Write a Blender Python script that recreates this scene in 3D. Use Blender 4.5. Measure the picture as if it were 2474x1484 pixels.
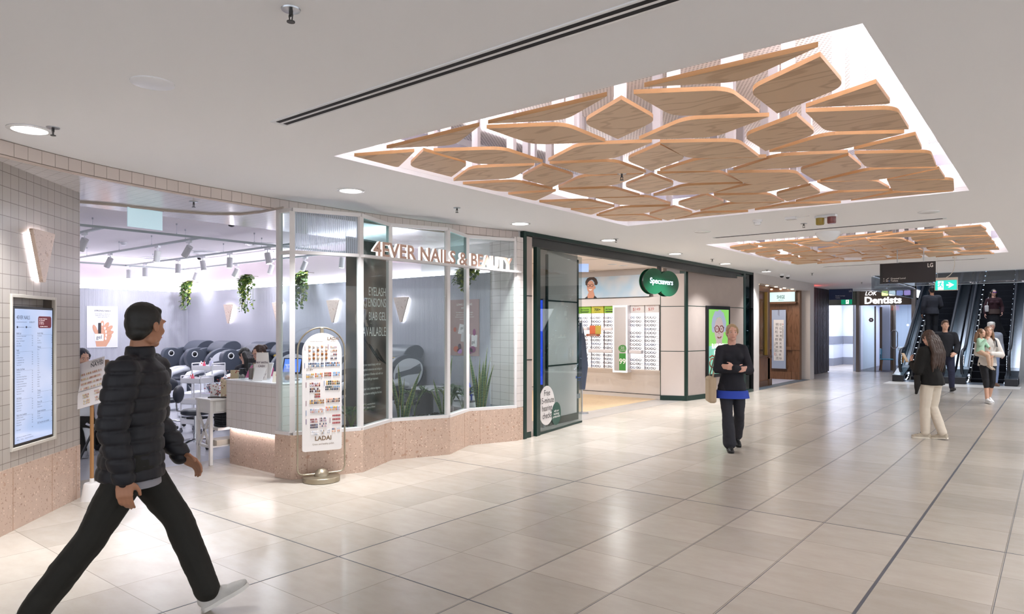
import bpy, bmesh, math, random
from mathutils import Vector, Matrix, noise
R = random.Random(7)
PI = math.pi
scene = bpy.context.scene
for o in list(bpy.data.objects): bpy.data.objects.remove(o)
COL = scene.collection

# ---------------------------------------------------------------- camera
cam_d = bpy.data.cameras.new('camera')
cam = bpy.data.objects.new('camera', cam_d); COL.objects.link(cam)
cam_d.sensor_width = 36.0; cam_d.lens = 36.0*1658.0/2474.0
cam_d.shift_y = (793.0-742.0)/2474.0
cam_d.clip_start = 0.05; cam_d.clip_end = 200
YAW = math.radians(38.46)
cam.location = (0, 0, 1.6); cam.rotation_euler = (PI/2, 0, YAW)
scene.camera = cam
CA, SA = math.cos(YAW), math.sin(YAW)

# ---------------------------------------------------------------- world, exposure
wd = bpy.data.worlds.new('mall_light'); scene.world = wd; wd.use_nodes = True
bg = wd.node_tree.nodes['Background']
bg.inputs[0].default_value = (0.87, 0.92, 1.0, 1); bg.inputs[1].default_value = 1.75
vs = scene.view_settings
vs.view_transform = 'Standard'; vs.look = 'None'; vs.gamma = 1.0; vs.use_curve_mapping = False
vs.exposure = 0.29

def lin(c):
    if isinstance(c, str):
        c = tuple(int(c[i:i+2], 16) for i in (0, 2, 4))
    return tuple(((v/255.0)/12.92 if v <= 10.3 else ((v/255.0+0.055)/1.055)**2.4) for v in c)

def area(name, loc, sx, sy, power, color=(1, 1, 1), rot=(0, 0, 0), shape='RECTANGLE', spread=None, parent=None):
    d = bpy.data.lights.new(name, 'AREA'); d.shape = shape; d.size = sx
    if shape in ('RECTANGLE', 'ELLIPSE'): d.size_y = sy
    d.energy = power; d.color = color
    if spread: d.spread = spread
    o = bpy.data.objects.new(name, d); COL.objects.link(o)
    o.location = loc; o.rotation_euler = rot
    if parent: o.parent = parent
    return o

WARM = (0.955, 0.975, 1.0); COOL = (0.88, 0.90, 1.0); PINKW = (1.0, 0.94, 0.96)
# coffer light troughs (LED strips hidden above the coffer lips, shining up)
for (x0, x1, y0, y1) in ((-4.6, -0.7, 3.47, 8.35), (-4.6, -0.7, 10.97, 15.85)):
    cx, cy = (x0+x1)/2, (y0+y1)/2
    area('coffer_light', (cx, y0-0.12, 3.12), x1-x0, 0.12, 50, PINKW, (math.radians(160), 0, 0))
    area('coffer_light', (cx, y1+0.12, 3.12), x1-x0, 0.12, 50, PINKW, (math.radians(200), 0, 0))
    area('coffer_light', (x0-0.12, cy, 3.12), 0.12, y1-y0, 56, PINKW, (0, math.radians(200), 0))
    area('coffer_light', (x1+0.12, cy, 3.12), 0.12, y1-y0, 56, PINKW, (0, math.radians(160), 0))
# area lights without fixtures: salon window, spectacle shop, corridor, dentist, escalator void
area('window_light', (-7.1, 5.2, 2.87), .12, 1.6, 20, COOL)
for ox_ in (-7.4, -9.2, -11):
    for oy_ in (9.2, 11.2, 13.0): area('optician_light', (ox_, oy_, 2.95), .2, .2, 18, (.98, .97, .97), shape='DISK')
area('corridor_light', (-7.0, 30.0, 2.75), 1.8, 4.5, 150, COOL)
area('dentist_light', (-4.6, 30.6, 2.55), 2.0, 3.0, 90, COOL)
area('void_light', (-2.0, 24.5, 6.5), 5.0, 8.0, 480, (0.8, 0.87, 1.0))

# ---------------------------------------------------------------- materials
MATS = {}
def mat(name, color=None, rough=0.5, metal=0.0, emit=None, estr=0.0, bump=None, coat=0.0, spec=None, noise_amt=0.0, noise_scale=5.0):
    if name in MATS: return MATS[name]
    m = bpy.data.materials.new(name); m.use_nodes = True
    nt = m.node_tree; b = nt.nodes['Principled BSDF']
    c = lin(color) if color is not None else (0.8, 0.8, 0.8)
    b.inputs['Base Color'].default_value = (*c, 1)
    b.inputs['Roughness'].default_value = rough; b.inputs['Metallic'].default_value = metal
    if coat: b.inputs['Coat Weight'].default_value = coat
    if spec is not None: b.inputs['Specular IOR Level'].default_value = spec
    if emit is not None:
        b.inputs['Emission Color'].default_value = (*lin(emit), 1); b.inputs['Emission Strength'].default_value = estr
    if noise_amt:
        n = nt.nodes.new('ShaderNodeTexNoise'); n.inputs['Scale'].default_value = noise_scale; n.inputs['Detail'].default_value = 4
        tc = nt.nodes.new('ShaderNodeTexCoord'); nt.links.new(tc.outputs['Object'], n.inputs['Vector'])
        mx = nt.nodes.new('ShaderNodeMix'); mx.data_type = 'RGBA'
        lo = tuple(max(0, v*(1-noise_amt)) for v in c); hi = tuple(min(1, v*(1+noise_amt)) for v in c)
        mx.inputs[6].default_value = (*lo, 1); mx.inputs[7].default_value = (*hi, 1)
        nt.links.new(n.outputs['Fac'], mx.inputs[0]); nt.links.new(mx.outputs[2], b.inputs['Base Color'])
    if bump:
        sc, st, kind = bump
        tc = nt.nodes.new('ShaderNodeTexCoord')
        if kind == 'noise':
            n = nt.nodes.new('ShaderNodeTexNoise'); n.inputs['Scale'].default_value = sc; n.inputs['Detail'].default_value = 3
        else:
            n = nt.nodes.new('ShaderNodeTexWave'); n.inputs['Scale'].default_value = sc
            n.bands_direction = {'x': 'X', 'y': 'Y', 'z': 'Z', 'd': 'DIAGONAL'}[kind]; n.inputs['Distortion'].default_value = 0.0
        nt.links.new(tc.outputs['Object'], n.inputs['Vector'])
        bp = nt.nodes.new('ShaderNodeBump'); bp.inputs['Strength'].default_value = st; bp.inputs['Distance'].default_value = 0.01
        nt.links.new(n.outputs[0] if kind == 'noise' else n.outputs['Fac'], bp.inputs['Height'])
        nt.links.new(bp.outputs[0], b.inputs['Normal'])
    MATS[name] = m
    return m

def glass_mat(name, tint='f4faf8', gl=0.05, rough=0.01, diffuse=0.0, ribs=None):
    if name in MATS: return MATS[name]
    m = bpy.data.materials.new(name); m.use_nodes = True
    nt = m.node_tree; nt.nodes.clear()
    out = nt.nodes.new('ShaderNodeOutputMaterial')
    tr = nt.nodes.new('ShaderNodeBsdfTransparent'); tr.inputs[0].default_value = (*lin(tint), 1)
    g = nt.nodes.new('ShaderNodeBsdfGlossy'); g.inputs['Roughness'].default_value = rough
    ge = nt.nodes.new('ShaderNodeNewGeometry'); dp = nt.nodes.new('ShaderNodeVectorMath'); dp.operation = 'DOT_PRODUCT'
    nt.links.new(ge.outputs['Incoming'], dp.inputs[0]); nt.links.new(ge.outputs['True Normal'], dp.inputs[1])
    def mth(op, a, v=None, v0=None):
        q = nt.nodes.new('ShaderNodeMath'); q.operation = op
        if a is not None: nt.links.new(a, q.inputs[0])
        if v0 is not None: q.inputs[0].default_value = v0
        if v is not None:
            if hasattr(v, 'is_linked'): nt.links.new(v, q.inputs[1])
            else: q.inputs[1].default_value = v
        return q.outputs[0]
    ab = mth('ABSOLUTE', dp.outputs['Value']); om = mth('SUBTRACT', None, ab, 1.0); pw5 = mth('POWER', om, 5.0); sc5 = mth('MULTIPLY', pw5, .6)
    add = nt.nodes.new('ShaderNodeMath'); add.operation = 'ADD'; add.inputs[1].default_value = gl*.6; add.use_clamp = True
    nt.links.new(sc5, add.inputs[0])
    mx = nt.nodes.new('ShaderNodeMixShader'); nt.links.new(add.outputs[0], mx.inputs[0])
    src = tr
    if diffuse > 0:
        df = nt.nodes.new('ShaderNodeBsdfTranslucent'); df.inputs[0].default_value = (*lin('e8ecf0'), 1)
        m2 = nt.nodes.new('ShaderNodeMixShader'); m2.inputs[0].default_value = diffuse
        nt.links.new(tr.outputs[0], m2.inputs[1]); nt.links.new(df.outputs[0], m2.inputs[2]); src = m2
    nt.links.new(src.outputs[0], mx.inputs[1]); nt.links.new(g.outputs[0], mx.inputs[2])
    if ribs:
        tc = nt.nodes.new('ShaderNodeTexCoord'); w = nt.nodes.new('ShaderNodeTexWave'); w.inputs['Scale'].default_value = ribs
        w.bands_direction = 'X'; nt.links.new(tc.outputs['Object'], w.inputs['Vector'])
        bp = nt.nodes.new('ShaderNodeBump'); bp.inputs['Strength'].default_value = 1; bp.inputs['Distance'].default_value = 0.02
        nt.links.new(w.outputs['Fac'], bp.inputs['Height']); nt.links.new(bp.outputs[0], g.inputs['Normal'])
        if diffuse > 0:
            rm = nt.nodes.new('ShaderNodeMath'); rm.operation = 'MULTIPLY_ADD'; rm.inputs[1].default_value = diffuse; rm.inputs[2].default_value = diffuse*0.4
            nt.links.new(w.outputs['Fac'], rm.inputs[0]); nt.links.new(rm.outputs[0], m2.inputs[0])
    nt.links.new(mx.outputs[0], out.inputs[0])
    MATS[name] = m
    return m

def grid_tile_mat(name, tile, grout, du, dv, u_axis, v_axis, u0=0.0, v0=0.0, w=0.004, rough=0.25, tone=0.05, bump=0.3, coords='Object', extra=None, dist=0.0015):
    """tiles in the plane spanned by two direction vectors; grout lines w wide"""
    if name in MATS: return MATS[name]
    m = bpy.data.materials.new(name); m.use_nodes = True; nt = m.node_tree; b = nt.nodes['Principled BSDF']
    L = nt.links.new
    tc = nt.nodes.new('ShaderNodeTexCoord')
    def axis(ax, d, o):
        dt = nt.nodes.new('ShaderNodeVectorMath'); dt.operation = 'DOT_PRODUCT'; dt.inputs[1].default_value = ax
        L(tc.outputs[coords], dt.inputs[0])
        s = nt.nodes.new('ShaderNodeMath'); s.operation = 'SUBTRACT'; s.inputs[1].default_value = o; L(dt.outputs['Value'], s.inputs[0])
        q = nt.nodes.new('ShaderNodeMath'); q.operation = 'DIVIDE'; q.inputs[1].default_value = d; L(s.outputs[0], q.inputs[0])
        fl = nt.nodes.new('ShaderNodeMath'); fl.operation = 'FLOOR'; L(q.outputs[0], fl.inputs[0])
        f = nt.nodes.new('ShaderNodeMath'); f.operation = 'FRACT'; L(q.outputs[0], f.inputs[0])
        # distance to the nearest line
        h = nt.nodes.new('ShaderNodeMath'); h.operation = 'SUBTRACT'; h.inputs[1].default_value = 0.5; L(f.outputs[0], h.inputs[0])
        a = nt.nodes.new('ShaderNodeMath'); a.operation = 'ABSOLUTE'; L(h.outputs[0], a.inputs[0])
        g = nt.nodes.new('ShaderNodeMath'); g.operation = 'GREATER_THAN'; g.inputs[1].default_value = 0.5-w/2/d; L(a.outputs[0], g.inputs[0])
        return fl, g
    fu, gu = axis(u_axis, du, u0); fv, gv = axis(v_axis, dv, v0)
    mxm = nt.nodes.new('ShaderNodeMath'); mxm.operation = 'MAXIMUM'; L(gu.outputs[0], mxm.inputs[0]); L(gv.outputs[0], mxm.inputs[1])
    cb = nt.nodes.new('ShaderNodeCombineXYZ'); L(fu.outputs[0], cb.inputs[0]); L(fv.outputs[0], cb.inputs[1])
    wn = nt.nodes.new('ShaderNodeTexWhiteNoise'); L(cb.outputs[0], wn.inputs['Vector'])
    t = lin(tile)
    mt = nt.nodes.new('ShaderNodeMix'); mt.data_type = 'RGBA'
    mt.inputs[6].default_value = (*[v*(1-tone) for v in t], 1); mt.inputs[7].default_value = (*[min(1, v*(1+tone)) for v in t], 1)
    L(wn.outputs['Value'], mt.inputs[0])
    last = mt.outputs[2]
    if extra: last = extra(nt, tc, last, cb)
    mg = nt.nodes.new('ShaderNodeMix'); mg.data_type = 'RGBA'; L(mxm.outputs[0], mg.inputs[0]); L(last, mg.inputs[6])
    mg.inputs[7].default_value = (*lin(grout), 1)
    L(mg.outputs[2], b.inputs['Base Color']); b.inputs['Roughness'].default_value = rough
    if bump:
        bp = nt.nodes.new('ShaderNodeBump'); bp.invert = True; bp.inputs['Strength'].default_value = bump; bp.inputs['Distance'].default_value = dist
        L(mxm.outputs[0], bp.inputs['Height']); L(bp.outputs[0], b.inputs['Normal'])
    MATS[name] = m
    return m

def stone_extra(scale_mul, streak, light, dark, amt=0.5):
    def f(nt, tc, last, cb):
        L = nt.links.new
        mp = nt.nodes.new('ShaderNodeMapping'); mp.inputs['Scale'].default_value = scale_mul
        L(tc.outputs['Object'], mp.inputs[0])
        off = nt.nodes.new('ShaderNodeVectorMath'); off.operation = 'MULTIPLY'; off.inputs[1].default_value = (3.7, 5.1, 0); L(cb.outputs[0], off.inputs[0])
        ad = nt.nodes.new('ShaderNodeVectorMath'); ad.operation = 'ADD'; L(mp.outputs[0], ad.inputs[0]); L(off.outputs[0], ad.inputs[1])
        n = nt.nodes.new('ShaderNodeTexNoise'); n.inputs['Scale'].default_value = streak; n.inputs['Detail'].default_value = 6; n.inputs['Roughness'].default_value = 0.6
        L(ad.outputs[0], n.inputs['Vector'])
        cr = nt.nodes.new('ShaderNodeValToRGB')
        cr.color_ramp.elements[0].position = 0.32; cr.color_ramp.elements[0].color = (*[v for v in dark], 1)
        cr.color_ramp.elements[1].position = 0.72; cr.color_ramp.elements[1].color = (*[v for v in light], 1)
        L(n.outputs['Fac'], cr.inputs[0])
        mm = nt.nodes.new('ShaderNodeMix'); mm.data_type = 'RGBA'; mm.blend_type = 'MULTIPLY'; mm.inputs[0].default_value = amt
        L(last, mm.inputs[6]); L(cr.outputs[0], mm.inputs[7])
        return mm.outputs[2]
    return f

def terrazzo(name, base, chip1, chip2):
    m = bpy.data.materials.new(name); m.use_nodes = True; nt = m.node_tree; b = nt.nodes['Principled BSDF']; L = nt.links.new
    tc = nt.nodes.new('ShaderNodeTexCoord')
    last = None
    n = nt.nodes.new('ShaderNodeTexNoise'); n.inputs['Scale'].default_value = 9; n.inputs['Detail'].default_value = 6; L(tc.outputs['Object'], n.inputs['Vector'])
    mx = nt.nodes.new('ShaderNodeMix'); mx.data_type = 'RGBA'; L(n.outputs['Fac'], mx.inputs[0])
    c = lin(base); mx.inputs[6].default_value = (*[v*0.86 for v in c], 1); mx.inputs[7].default_value = (*[min(1, v*1.12) for v in c], 1)
    last = mx.outputs[2]
    for sc, th, col, dens in ((55, 0.30, chip1, 0.62), (24, 0.26, chip1, 0.8), (13, 0.24, chip2, 0.86), (38, 0.28, 'ead3c2', 0.75)):
        dn = nt.nodes.new('ShaderNodeTexNoise'); dn.inputs['Scale'].default_value = sc*1.3; L(tc.outputs['Object'], dn.inputs['Vector'])
        dv = nt.nodes.new('ShaderNodeVectorMath'); dv.operation = 'SCALE'; dv.inputs[3].default_value = 0.5/sc; L(dn.outputs['Color'], dv.inputs[0])
        av = nt.nodes.new('ShaderNodeVectorMath'); av.operation = 'ADD'; L(tc.outputs['Object'], av.inputs[0]); L(dv.outputs[0], av.inputs[1])
        v = nt.nodes.new('ShaderNodeTexVoronoi'); v.inputs['Scale'].default_value = sc; L(av.outputs[0], v.inputs['Vector'])
        lt = nt.nodes.new('ShaderNodeMath'); lt.operation = 'LESS_THAN'; lt.inputs[1].default_value = th; L(v.outputs['Distance'], lt.inputs[0])
        sp = nt.nodes.new('ShaderNodeSeparateColor'); L(v.outputs['Color'], sp.inputs[0])
        gt = nt.nodes.new('ShaderNodeMath'); gt.operation = 'GREATER_THAN'; gt.inputs[1].default_value = dens; L(sp.outputs[0], gt.inputs[0])
        ml = nt.nodes.new('ShaderNodeMath'); ml.operation = 'MULTIPLY'; L(lt.outputs[0], ml.inputs[0]); L(gt.outputs[0], ml.inputs[1])
        ml2 = nt.nodes.new('ShaderNodeMath'); ml2.operation = 'MULTIPLY'; ml2.inputs[1].default_value = 0.75; L(ml.outputs[0], ml2.inputs[0])
        m2 = nt.nodes.new('ShaderNodeMix'); m2.data_type = 'RGBA'; L(ml2.outputs[0], m2.inputs[0]); L(last, m2.inputs[6]); m2.inputs[7].default_value = (*lin(col), 1)
        last = m2.outputs[2]
    L(last, b.inputs['Base Color']); b.inputs['Roughness'].default_value = 0.32
    MATS[name] = m
    return m

def wood(name, base, dark, scale=(1, 8, 8), rough=0.45, rings=2.2):
    if name in MATS: return MATS[name]
    m = bpy.data.materials.new(name); m.use_nodes = True; nt = m.node_tree; b = nt.nodes['Principled BSDF']; L = nt.links.new
    tc = nt.nodes.new('ShaderNodeTexCoord'); oi = nt.nodes.new('ShaderNodeObjectInfo')
    mp = nt.nodes.new('ShaderNodeMapping'); mp.inputs['Scale'].default_value = scale; L(tc.outputs['Object'], mp.inputs[0])
    rv = nt.nodes.new('ShaderNodeVectorMath'); rv.operation = 'SCALE'; rv.inputs[0].default_value = (13, 7, 3); L(oi.outputs['Random'], rv.inputs[3])
    ad = nt.nodes.new('ShaderNodeVectorMath'); ad.operation = 'ADD'; L(mp.outputs[0], ad.inputs[0]); L(rv.outputs[0], ad.inputs[1])
    n1 = nt.nodes.new('ShaderNodeTexNoise'); n1.inputs['Scale'].default_value = 0.9; n1.inputs['Detail'].default_value = 2; L(ad.outputs[0], n1.inputs['Vector'])
    ms = nt.nodes.new('ShaderNodeMath'); ms.operation = 'MULTIPLY'; ms.inputs[1].default_value = rings*22; L(n1.outputs['Fac'], ms.inputs[0])
    sn = nt.nodes.new('ShaderNodeMath'); sn.operation = 'SINE'; L(ms.outputs[0], sn.inputs[0])
    cr = nt.nodes.new('ShaderNodeValToRGB'); cr.color_ramp.elements[0].position = 0.0; cr.color_ramp.elements[1].position = 0.22
    cr.color_ramp.elements[0].color = (*lin(dark), 1); cr.color_ramp.elements[1].color = (*lin(base), 1)
    mr = nt.nodes.new('ShaderNodeMapRange'); mr.inputs[1].default_value = -1; L(sn.outputs[0], mr.inputs[0]); L(mr.outputs[0], cr.inputs[0])
    n2 = nt.nodes.new('ShaderNodeTexNoise'); n2.inputs['Scale'].default_value = 9; n2.inputs['Detail'].default_value = 6
    mp2 = nt.nodes.new('ShaderNodeMapping'); mp2.inputs['Scale'].default_value = (scale[0]*1.0, scale[1]*4, scale[2]*4); L(tc.outputs['Object'], mp2.inputs[0]); L(mp2.outputs[0], n2.inputs['Vector'])
    mm = nt.nodes.new('ShaderNodeMix'); mm.data_type = 'RGBA'; L(n2.outputs['Fac'], mm.inputs[0])
    mm.inputs[6].default_value = (*[v*0.9 for v in lin(base)], 1); L(cr.outputs[0], mm.inputs[7])
    L(mm.outputs[2], b.inputs['Base Color']); b.inputs['Roughness'].default_value = rough
    MATS[name] = m
    return m

# ---------------------------------------------------------------- mesh builder
class MB:
    def __init__(s): s.v = []; s.f = []; s.m = []; s.k = 0
    def add(s, vs_, fs, M=None):
        o = len(s.v)
        s.v += [tuple(M @ Vector(p)) for p in vs_] if M is not None else [tuple(p) for p in vs_]
        s.f += [tuple(i+o for i in f) for f in fs]; s.m += [s.k]*len(fs)
        return s
    def box(s, x0, x1, y0, y1, z0, z1, M=None):
        v = [(x0, y0, z0), (x1, y0, z0), (x1, y1, z0), (x0, y1, z0), (x0, y0, z1), (x1, y0, z1), (x1, y1, z1), (x0, y1, z1)]
        f = [(0, 3, 2, 1), (4, 5, 6, 7), (0, 1, 5, 4), (1, 2, 6, 5), (2, 3, 7, 6), (3, 0, 4, 7)]
        return s.add(v, f, M)
    def cbox(s, c, d, M=None):
        return s.box(c[0]-d[0]/2, c[0]+d[0]/2, c[1]-d[1]/2, c[1]+d[1]/2, c[2]-d[2]/2, c[2]+d[2]/2, M)
    def cyl(s, p0, p1, r0, r1=None, n=16, M=None, sx=1.0):
        r1 = r0 if r1 is None else r1
        p0 = Vector(p0); p1 = Vector(p1); d = (p1-p0)
        if d.length < 1e-9: return s
        d.normalize(); a = d.orthogonal().normalized(); b = d.cross(a)
        v = []
        for p, r in ((p0, r0), (p1, r1)):
            for i in range(n):
                t = 2*PI*i/n; v.append(p+a*math.cos(t)*r+b*math.sin(t)*r*sx)
        f = [(i, (i+1) % n, n+(i+1) % n, n+i) for i in range(n)]
        f += [tuple(range(n-1, -1, -1)), tuple(range(n, 2*n))]
        return s.add(v, f, M)
    def ell(s, c, r, n=16, m=10, M=None):
        if not hasattr(r, '__len__'): r = (r, r, r)
        v = [(c[0], c[1], c[2]-r[2])]; f = []
        for j in range(1, m):
            t = PI*j/m-PI/2
            for i in range(n):
                p = 2*PI*i/n; v.append((c[0]+r[0]*math.cos(t)*math.cos(p), c[1]+r[1]*math.cos(t)*math.sin(p), c[2]+r[2]*math.sin(t)))
        v.append((c[0], c[1], c[2]+r[2])); T = len(v)-1
        for i in range(n):
            f.append((0, 1+(i+1) % n, 1+i)); f.append((T, 1+(m-2)*n+i, 1+(m-2)*n+(i+1) % n))
            for j in range(m-2):
                a = 1+j*n; f.append((a+i, a+(i+1) % n, a+n+(i+1) % n, a+n+i))
        return s.add(v, f, M)
    def tube(s, pts, r, n=10, closed=False, M=None, sy=1.0):
        P = [Vector(p) for p in pts]; N = len(P); v = []; f = []
        rr = r if hasattr(r, '__len__') else [r]*N
        up = None; prev = None
        for i in range(N):
            a = P[(i-1) % N] if (closed or i > 0) else P[0]; b = P[(i+1) % N] if (closed or i < N-1) else P[-1]
            t = (b-a).normalized()
            if up is None: up = t.orthogonal().normalized()
            else:
                up = (up-t*up.dot(t))
                up = up.normalized() if up.length > 1e-6 else t.orthogonal().normalized()
            w = t.cross(up)
            for k in range(n):
                q = 2*PI*k/n; v.append(P[i]+up*math.cos(q)*rr[i]+w*math.sin(q)*rr[i]*sy)
        for i in range(N if closed else N-1):
            j = (i+1) % N
            for k in range(n): f.append((i*n+k, i*n+(k+1) % n, j*n+(k+1) % n, j*n+k))
        if not closed: f.append(tuple(range(n-1, -1, -1))); f.append(tuple(range((N-1)*n, N*n)))
        return s.add(v, f, M)
    def prism(s, pts, z0, z1, M=None):
        n = len(pts)
        A = sum(pts[i][0]*pts[(i+1) % n][1]-pts[(i+1) % n][0]*pts[i][1] for i in range(n))
        if A < 0: pts = pts[::-1]
        v = [(p[0], p[1], z0) for p in pts]+[(p[0], p[1], z1) for p in pts]
        f = [tuple(range(n-1, -1, -1)), tuple(range(n, 2*n))]+[(i, (i+1) % n, n+(i+1) % n, n+i) for i in range(n)]
        return s.add(v, f, M)
    def lathe(s, prof, n=24, M=None, c=(0, 0, 0)):
        v = []; f = []; N = len(prof)
        for r, z in prof:
            for i in range(n):
                t = 2*PI*i/n; v.append((c[0]+r*math.cos(t), c[1]+r*math.sin(t), c[2]+z))
        for j in range(N-1):
            for i in range(n): f.append((j*n+i, j*n+(i+1) % n, (j+1)*n+(i+1) % n, (j+1)*n+i))
        f.append(tuple(range(n-1, -1, -1))); f.append(tuple(range((N-1)*n, N*n)))
        return s.add(v, f, M)
    def loft(s, rings, M=None, closed=True):
        n = len(rings[0]); v = [p for r in rings for p in r]; f = []
        for j in range(len(rings)-1):
            for i in range(n if closed else n-1): f.append((j*n+i, j*n+(i+1) % n, (j+1)*n+(i+1) % n, (j+1)*n+i))
        if closed: f.append(tuple(range(n-1, -1, -1))); f.append(tuple(range((len(rings)-1)*n, len(rings)*n)))
        return s.add(v, f, M)
    def quad(s, a, b, c, d, M=None): return s.add([a, b, c, d], [(0, 1, 2, 3)], M)
    def text(s, txt, size, M=None, depth=0.0, align='LEFT', sx=1.0, bold=0.0, spacing=1.0, shear=0.0, valign='TOP_BASELINE'):
        vv, ff = text_geo(txt, size, depth, align, sx, bold, spacing, shear)
        return s.add(vv, ff, M)
    def mesh(s, name, mats=None, smooth=True, angle=35):
        me = bpy.data.meshes.new(name); me.from_pydata([tuple(p) for p in s.v], [], s.f)
        mats = mats if isinstance(mats, (list, tuple)) else [mats]
        for m in mats:
            if m is not None: me.materials.append(m)
        if len(mats) > 1: me.polygons.foreach_set('material_index', s.m)
        if smooth:
            me.polygons.foreach_set('use_smooth', [True]*len(me.polygons))
            me.set_sharp_from_angle(angle=math.radians(angle))
        me.update()
        return me
    def build(s, name, mats=None, parent=None, loc=(0, 0, 0), rot=None, smooth=True, bevel=0.0, angle=35):
        o = bpy.data.objects.new(name, s.mesh(name, mats, smooth, angle)); COL.objects.link(o)
        o.location = loc
        if rot is not None: o.rotation_euler = rot if hasattr(rot, '__len__') else (0, 0, rot)
        if parent: o.parent = parent
        if bevel:
            b = o.modifiers.new('bevel', 'BEVEL'); b.width = bevel; b.segments = 2; b.limit_method = 'ANGLE'; b.angle_limit = math.radians(40)
        return o

_tc = {}
def text_geo(txt, size, depth=0.0, align='LEFT', sx=1.0, bold=0.0, spacing=1.0, shear=0.0):
    key = (txt, depth/size if depth else 0, align, bold, spacing, shear)
    if key not in _tc:
        cu = bpy.data.curves.new('t', 'FONT'); cu.body = txt; cu.size = 1.0; cu.align_x = align
        cu.extrude = (depth/size/2) if depth else 0; cu.offset = bold; cu.space_character = spacing; cu.shear = shear
        cu.resolution_u = 3
        o = bpy.data.objects.new('t', cu)
        me = o.to_mesh()
        V = [tuple(v.co) for v in me.vertices]; Fc = [tuple(p.vertices) for p in me.polygons]
        o.to_mesh_clear(); bpy.data.objects.remove(o); bpy.data.curves.remove(cu)
        _tc[key] = (V, Fc)
    V, Fc = _tc[key]
    return [(x*size*sx, y*size, z*size) for x, y, z in V], Fc

def frameM(origin, xdir, ydir):
    """matrix whose local x runs along xdir, local y along ydir (both world vectors)"""
    x = Vector(xdir).normalized(); y = Vector(ydir).normalized(); z = x.cross(y)
    return Matrix(((x.x, y.x, z.x, origin[0]), (x.y, y.y, z.y, origin[1]), (x.z, y.z, z.z, origin[2]), (0, 0, 0, 1)))

def tag(o, label=None, cat=None, group=None, kind=None):
    if label: o['label'] = label
    if cat: o['category'] = cat
    if group: o['group'] = group
    if kind: o['kind'] = kind
    return o
def thing(name, label, cat, loc=(0, 0, 0), rz=0.0, group=None, rot=None):
    o = bpy.data.objects.new(name, None); COL.objects.link(o); o.empty_display_size = 0.1
    o.location = loc; o.rotation_euler = rot if rot is not None else (0, 0, rz)
    return tag(o, label, cat, group)
def struct(o): o['kind'] = 'structure'; return o
def dup(root, loc=None, rz=None, label=None, group=None, rot=None):
    r = root.copy(); COL.objects.link(r)
    if loc is not None: r.location = loc
    if rz is not None: r.rotation_euler = (0, 0, rz)
    if rot is not None: r.rotation_euler = rot
    if label: r['label'] = label
    if group: r['group'] = group
    for ch in list(root.children):
        c = ch.copy(); COL.objects.link(c); c.parent = r
        for g in list(ch.children):
            d = g.copy(); COL.objects.link(d); d.parent = c
    return r
def I(x, y, z): return Matrix.Translation((x, y, z))
def RZ(a): return Matrix.Rotation(a, 4, 'Z')
def RX(a): return Matrix.Rotation(a, 4, 'X')
def RY(a): return Matrix.Rotation(a, 4, 'Y')

white_paint = mat('white_paint', 'e9e7e6', 0.6)
ceil_m = mat('ceiling_paint', 'f1f1f4', 0.75)
black_m = mat('black_plastic', '141416', 0.35)
dark_m = mat('dark_void', '0c0c0e', 0.9)
steel = mat('brushed_steel', 'b8bcc2', 0.28, 1.0)
chrome = mat('chrome', 'd8dade', 0.12, 1.0)
whitegloss = mat('white_gloss', 'f0f1f4', 0.2)
ink = mat('black_ink', '1c1c20', 0.6)
inkw = mat('white_ink', 'f4f2ee', 0.6)
lamp_e = mat('lamp_glow', 'ffffff', 0.5, emit='fffdf8', estr=6.0)
clear = glass_mat('clear_glass')
tealglass = glass_mat('teal_tinted_glass', 'd3e6e4', 0.06)
# ================================================================ SHELL
floor_m = grid_tile_mat('limestone_floor', 'b7afa5', '827a71', 0.608, 0.602, (1, 0, 0), (0, 1, 0), -3.94, 3.006, 0.004, 0.24, 0.09, 0.2,
                        extra=stone_extra((1.3, 2.6, 1), 3.2, (1.0, 1.0, 1.0), (0.80, 0.765, 0.72), 0.5))
b = MB(); b.box(-8.02, 14, -10, 40, -0.1, 0.0)
struct(b.build('floor', floor_m, smooth=False))
# dark movement joints set in the stone
jm = mat('joint_sealant', '4c4f58', 0.4)
b = MB()
for x in (-3.94,): b.box(x-.004, x+.004, -3, 21, 0, .0012)
b.box(-.90, -.882, -3, 21.2, 0, .0015)
for y in (3.006, 6.017): b.box(-6.02, 12, y-.004, y+.004, 0, .0011)
for x in (-1.498, -2.714, -2.106, -.284): b.box(x-.0018, x+.0018, -3, 23, 0, .001)
struct(b.build('trim_1', jm, smooth=False))
# salon floor : big pale grey tiles
sf = grid_tile_mat('salon_floor_tile', 'b9b9bf', '8e8e94', 0.9, 0.9, (1, 0, 0), (0, 1, 0), -8.0, 2.6, 0.004, 0.22, 0.04, 0.2,
                   extra=stone_extra((1, 1, 1), 1.2, (1, 1, 1), (0.86, 0.86, 0.87), 0.6))
b = MB(); b.box(-16.2, -8.02, -3, 7.8, -0.1, 0.0); struct(b.build('floor', sf, smooth=False))
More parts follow.
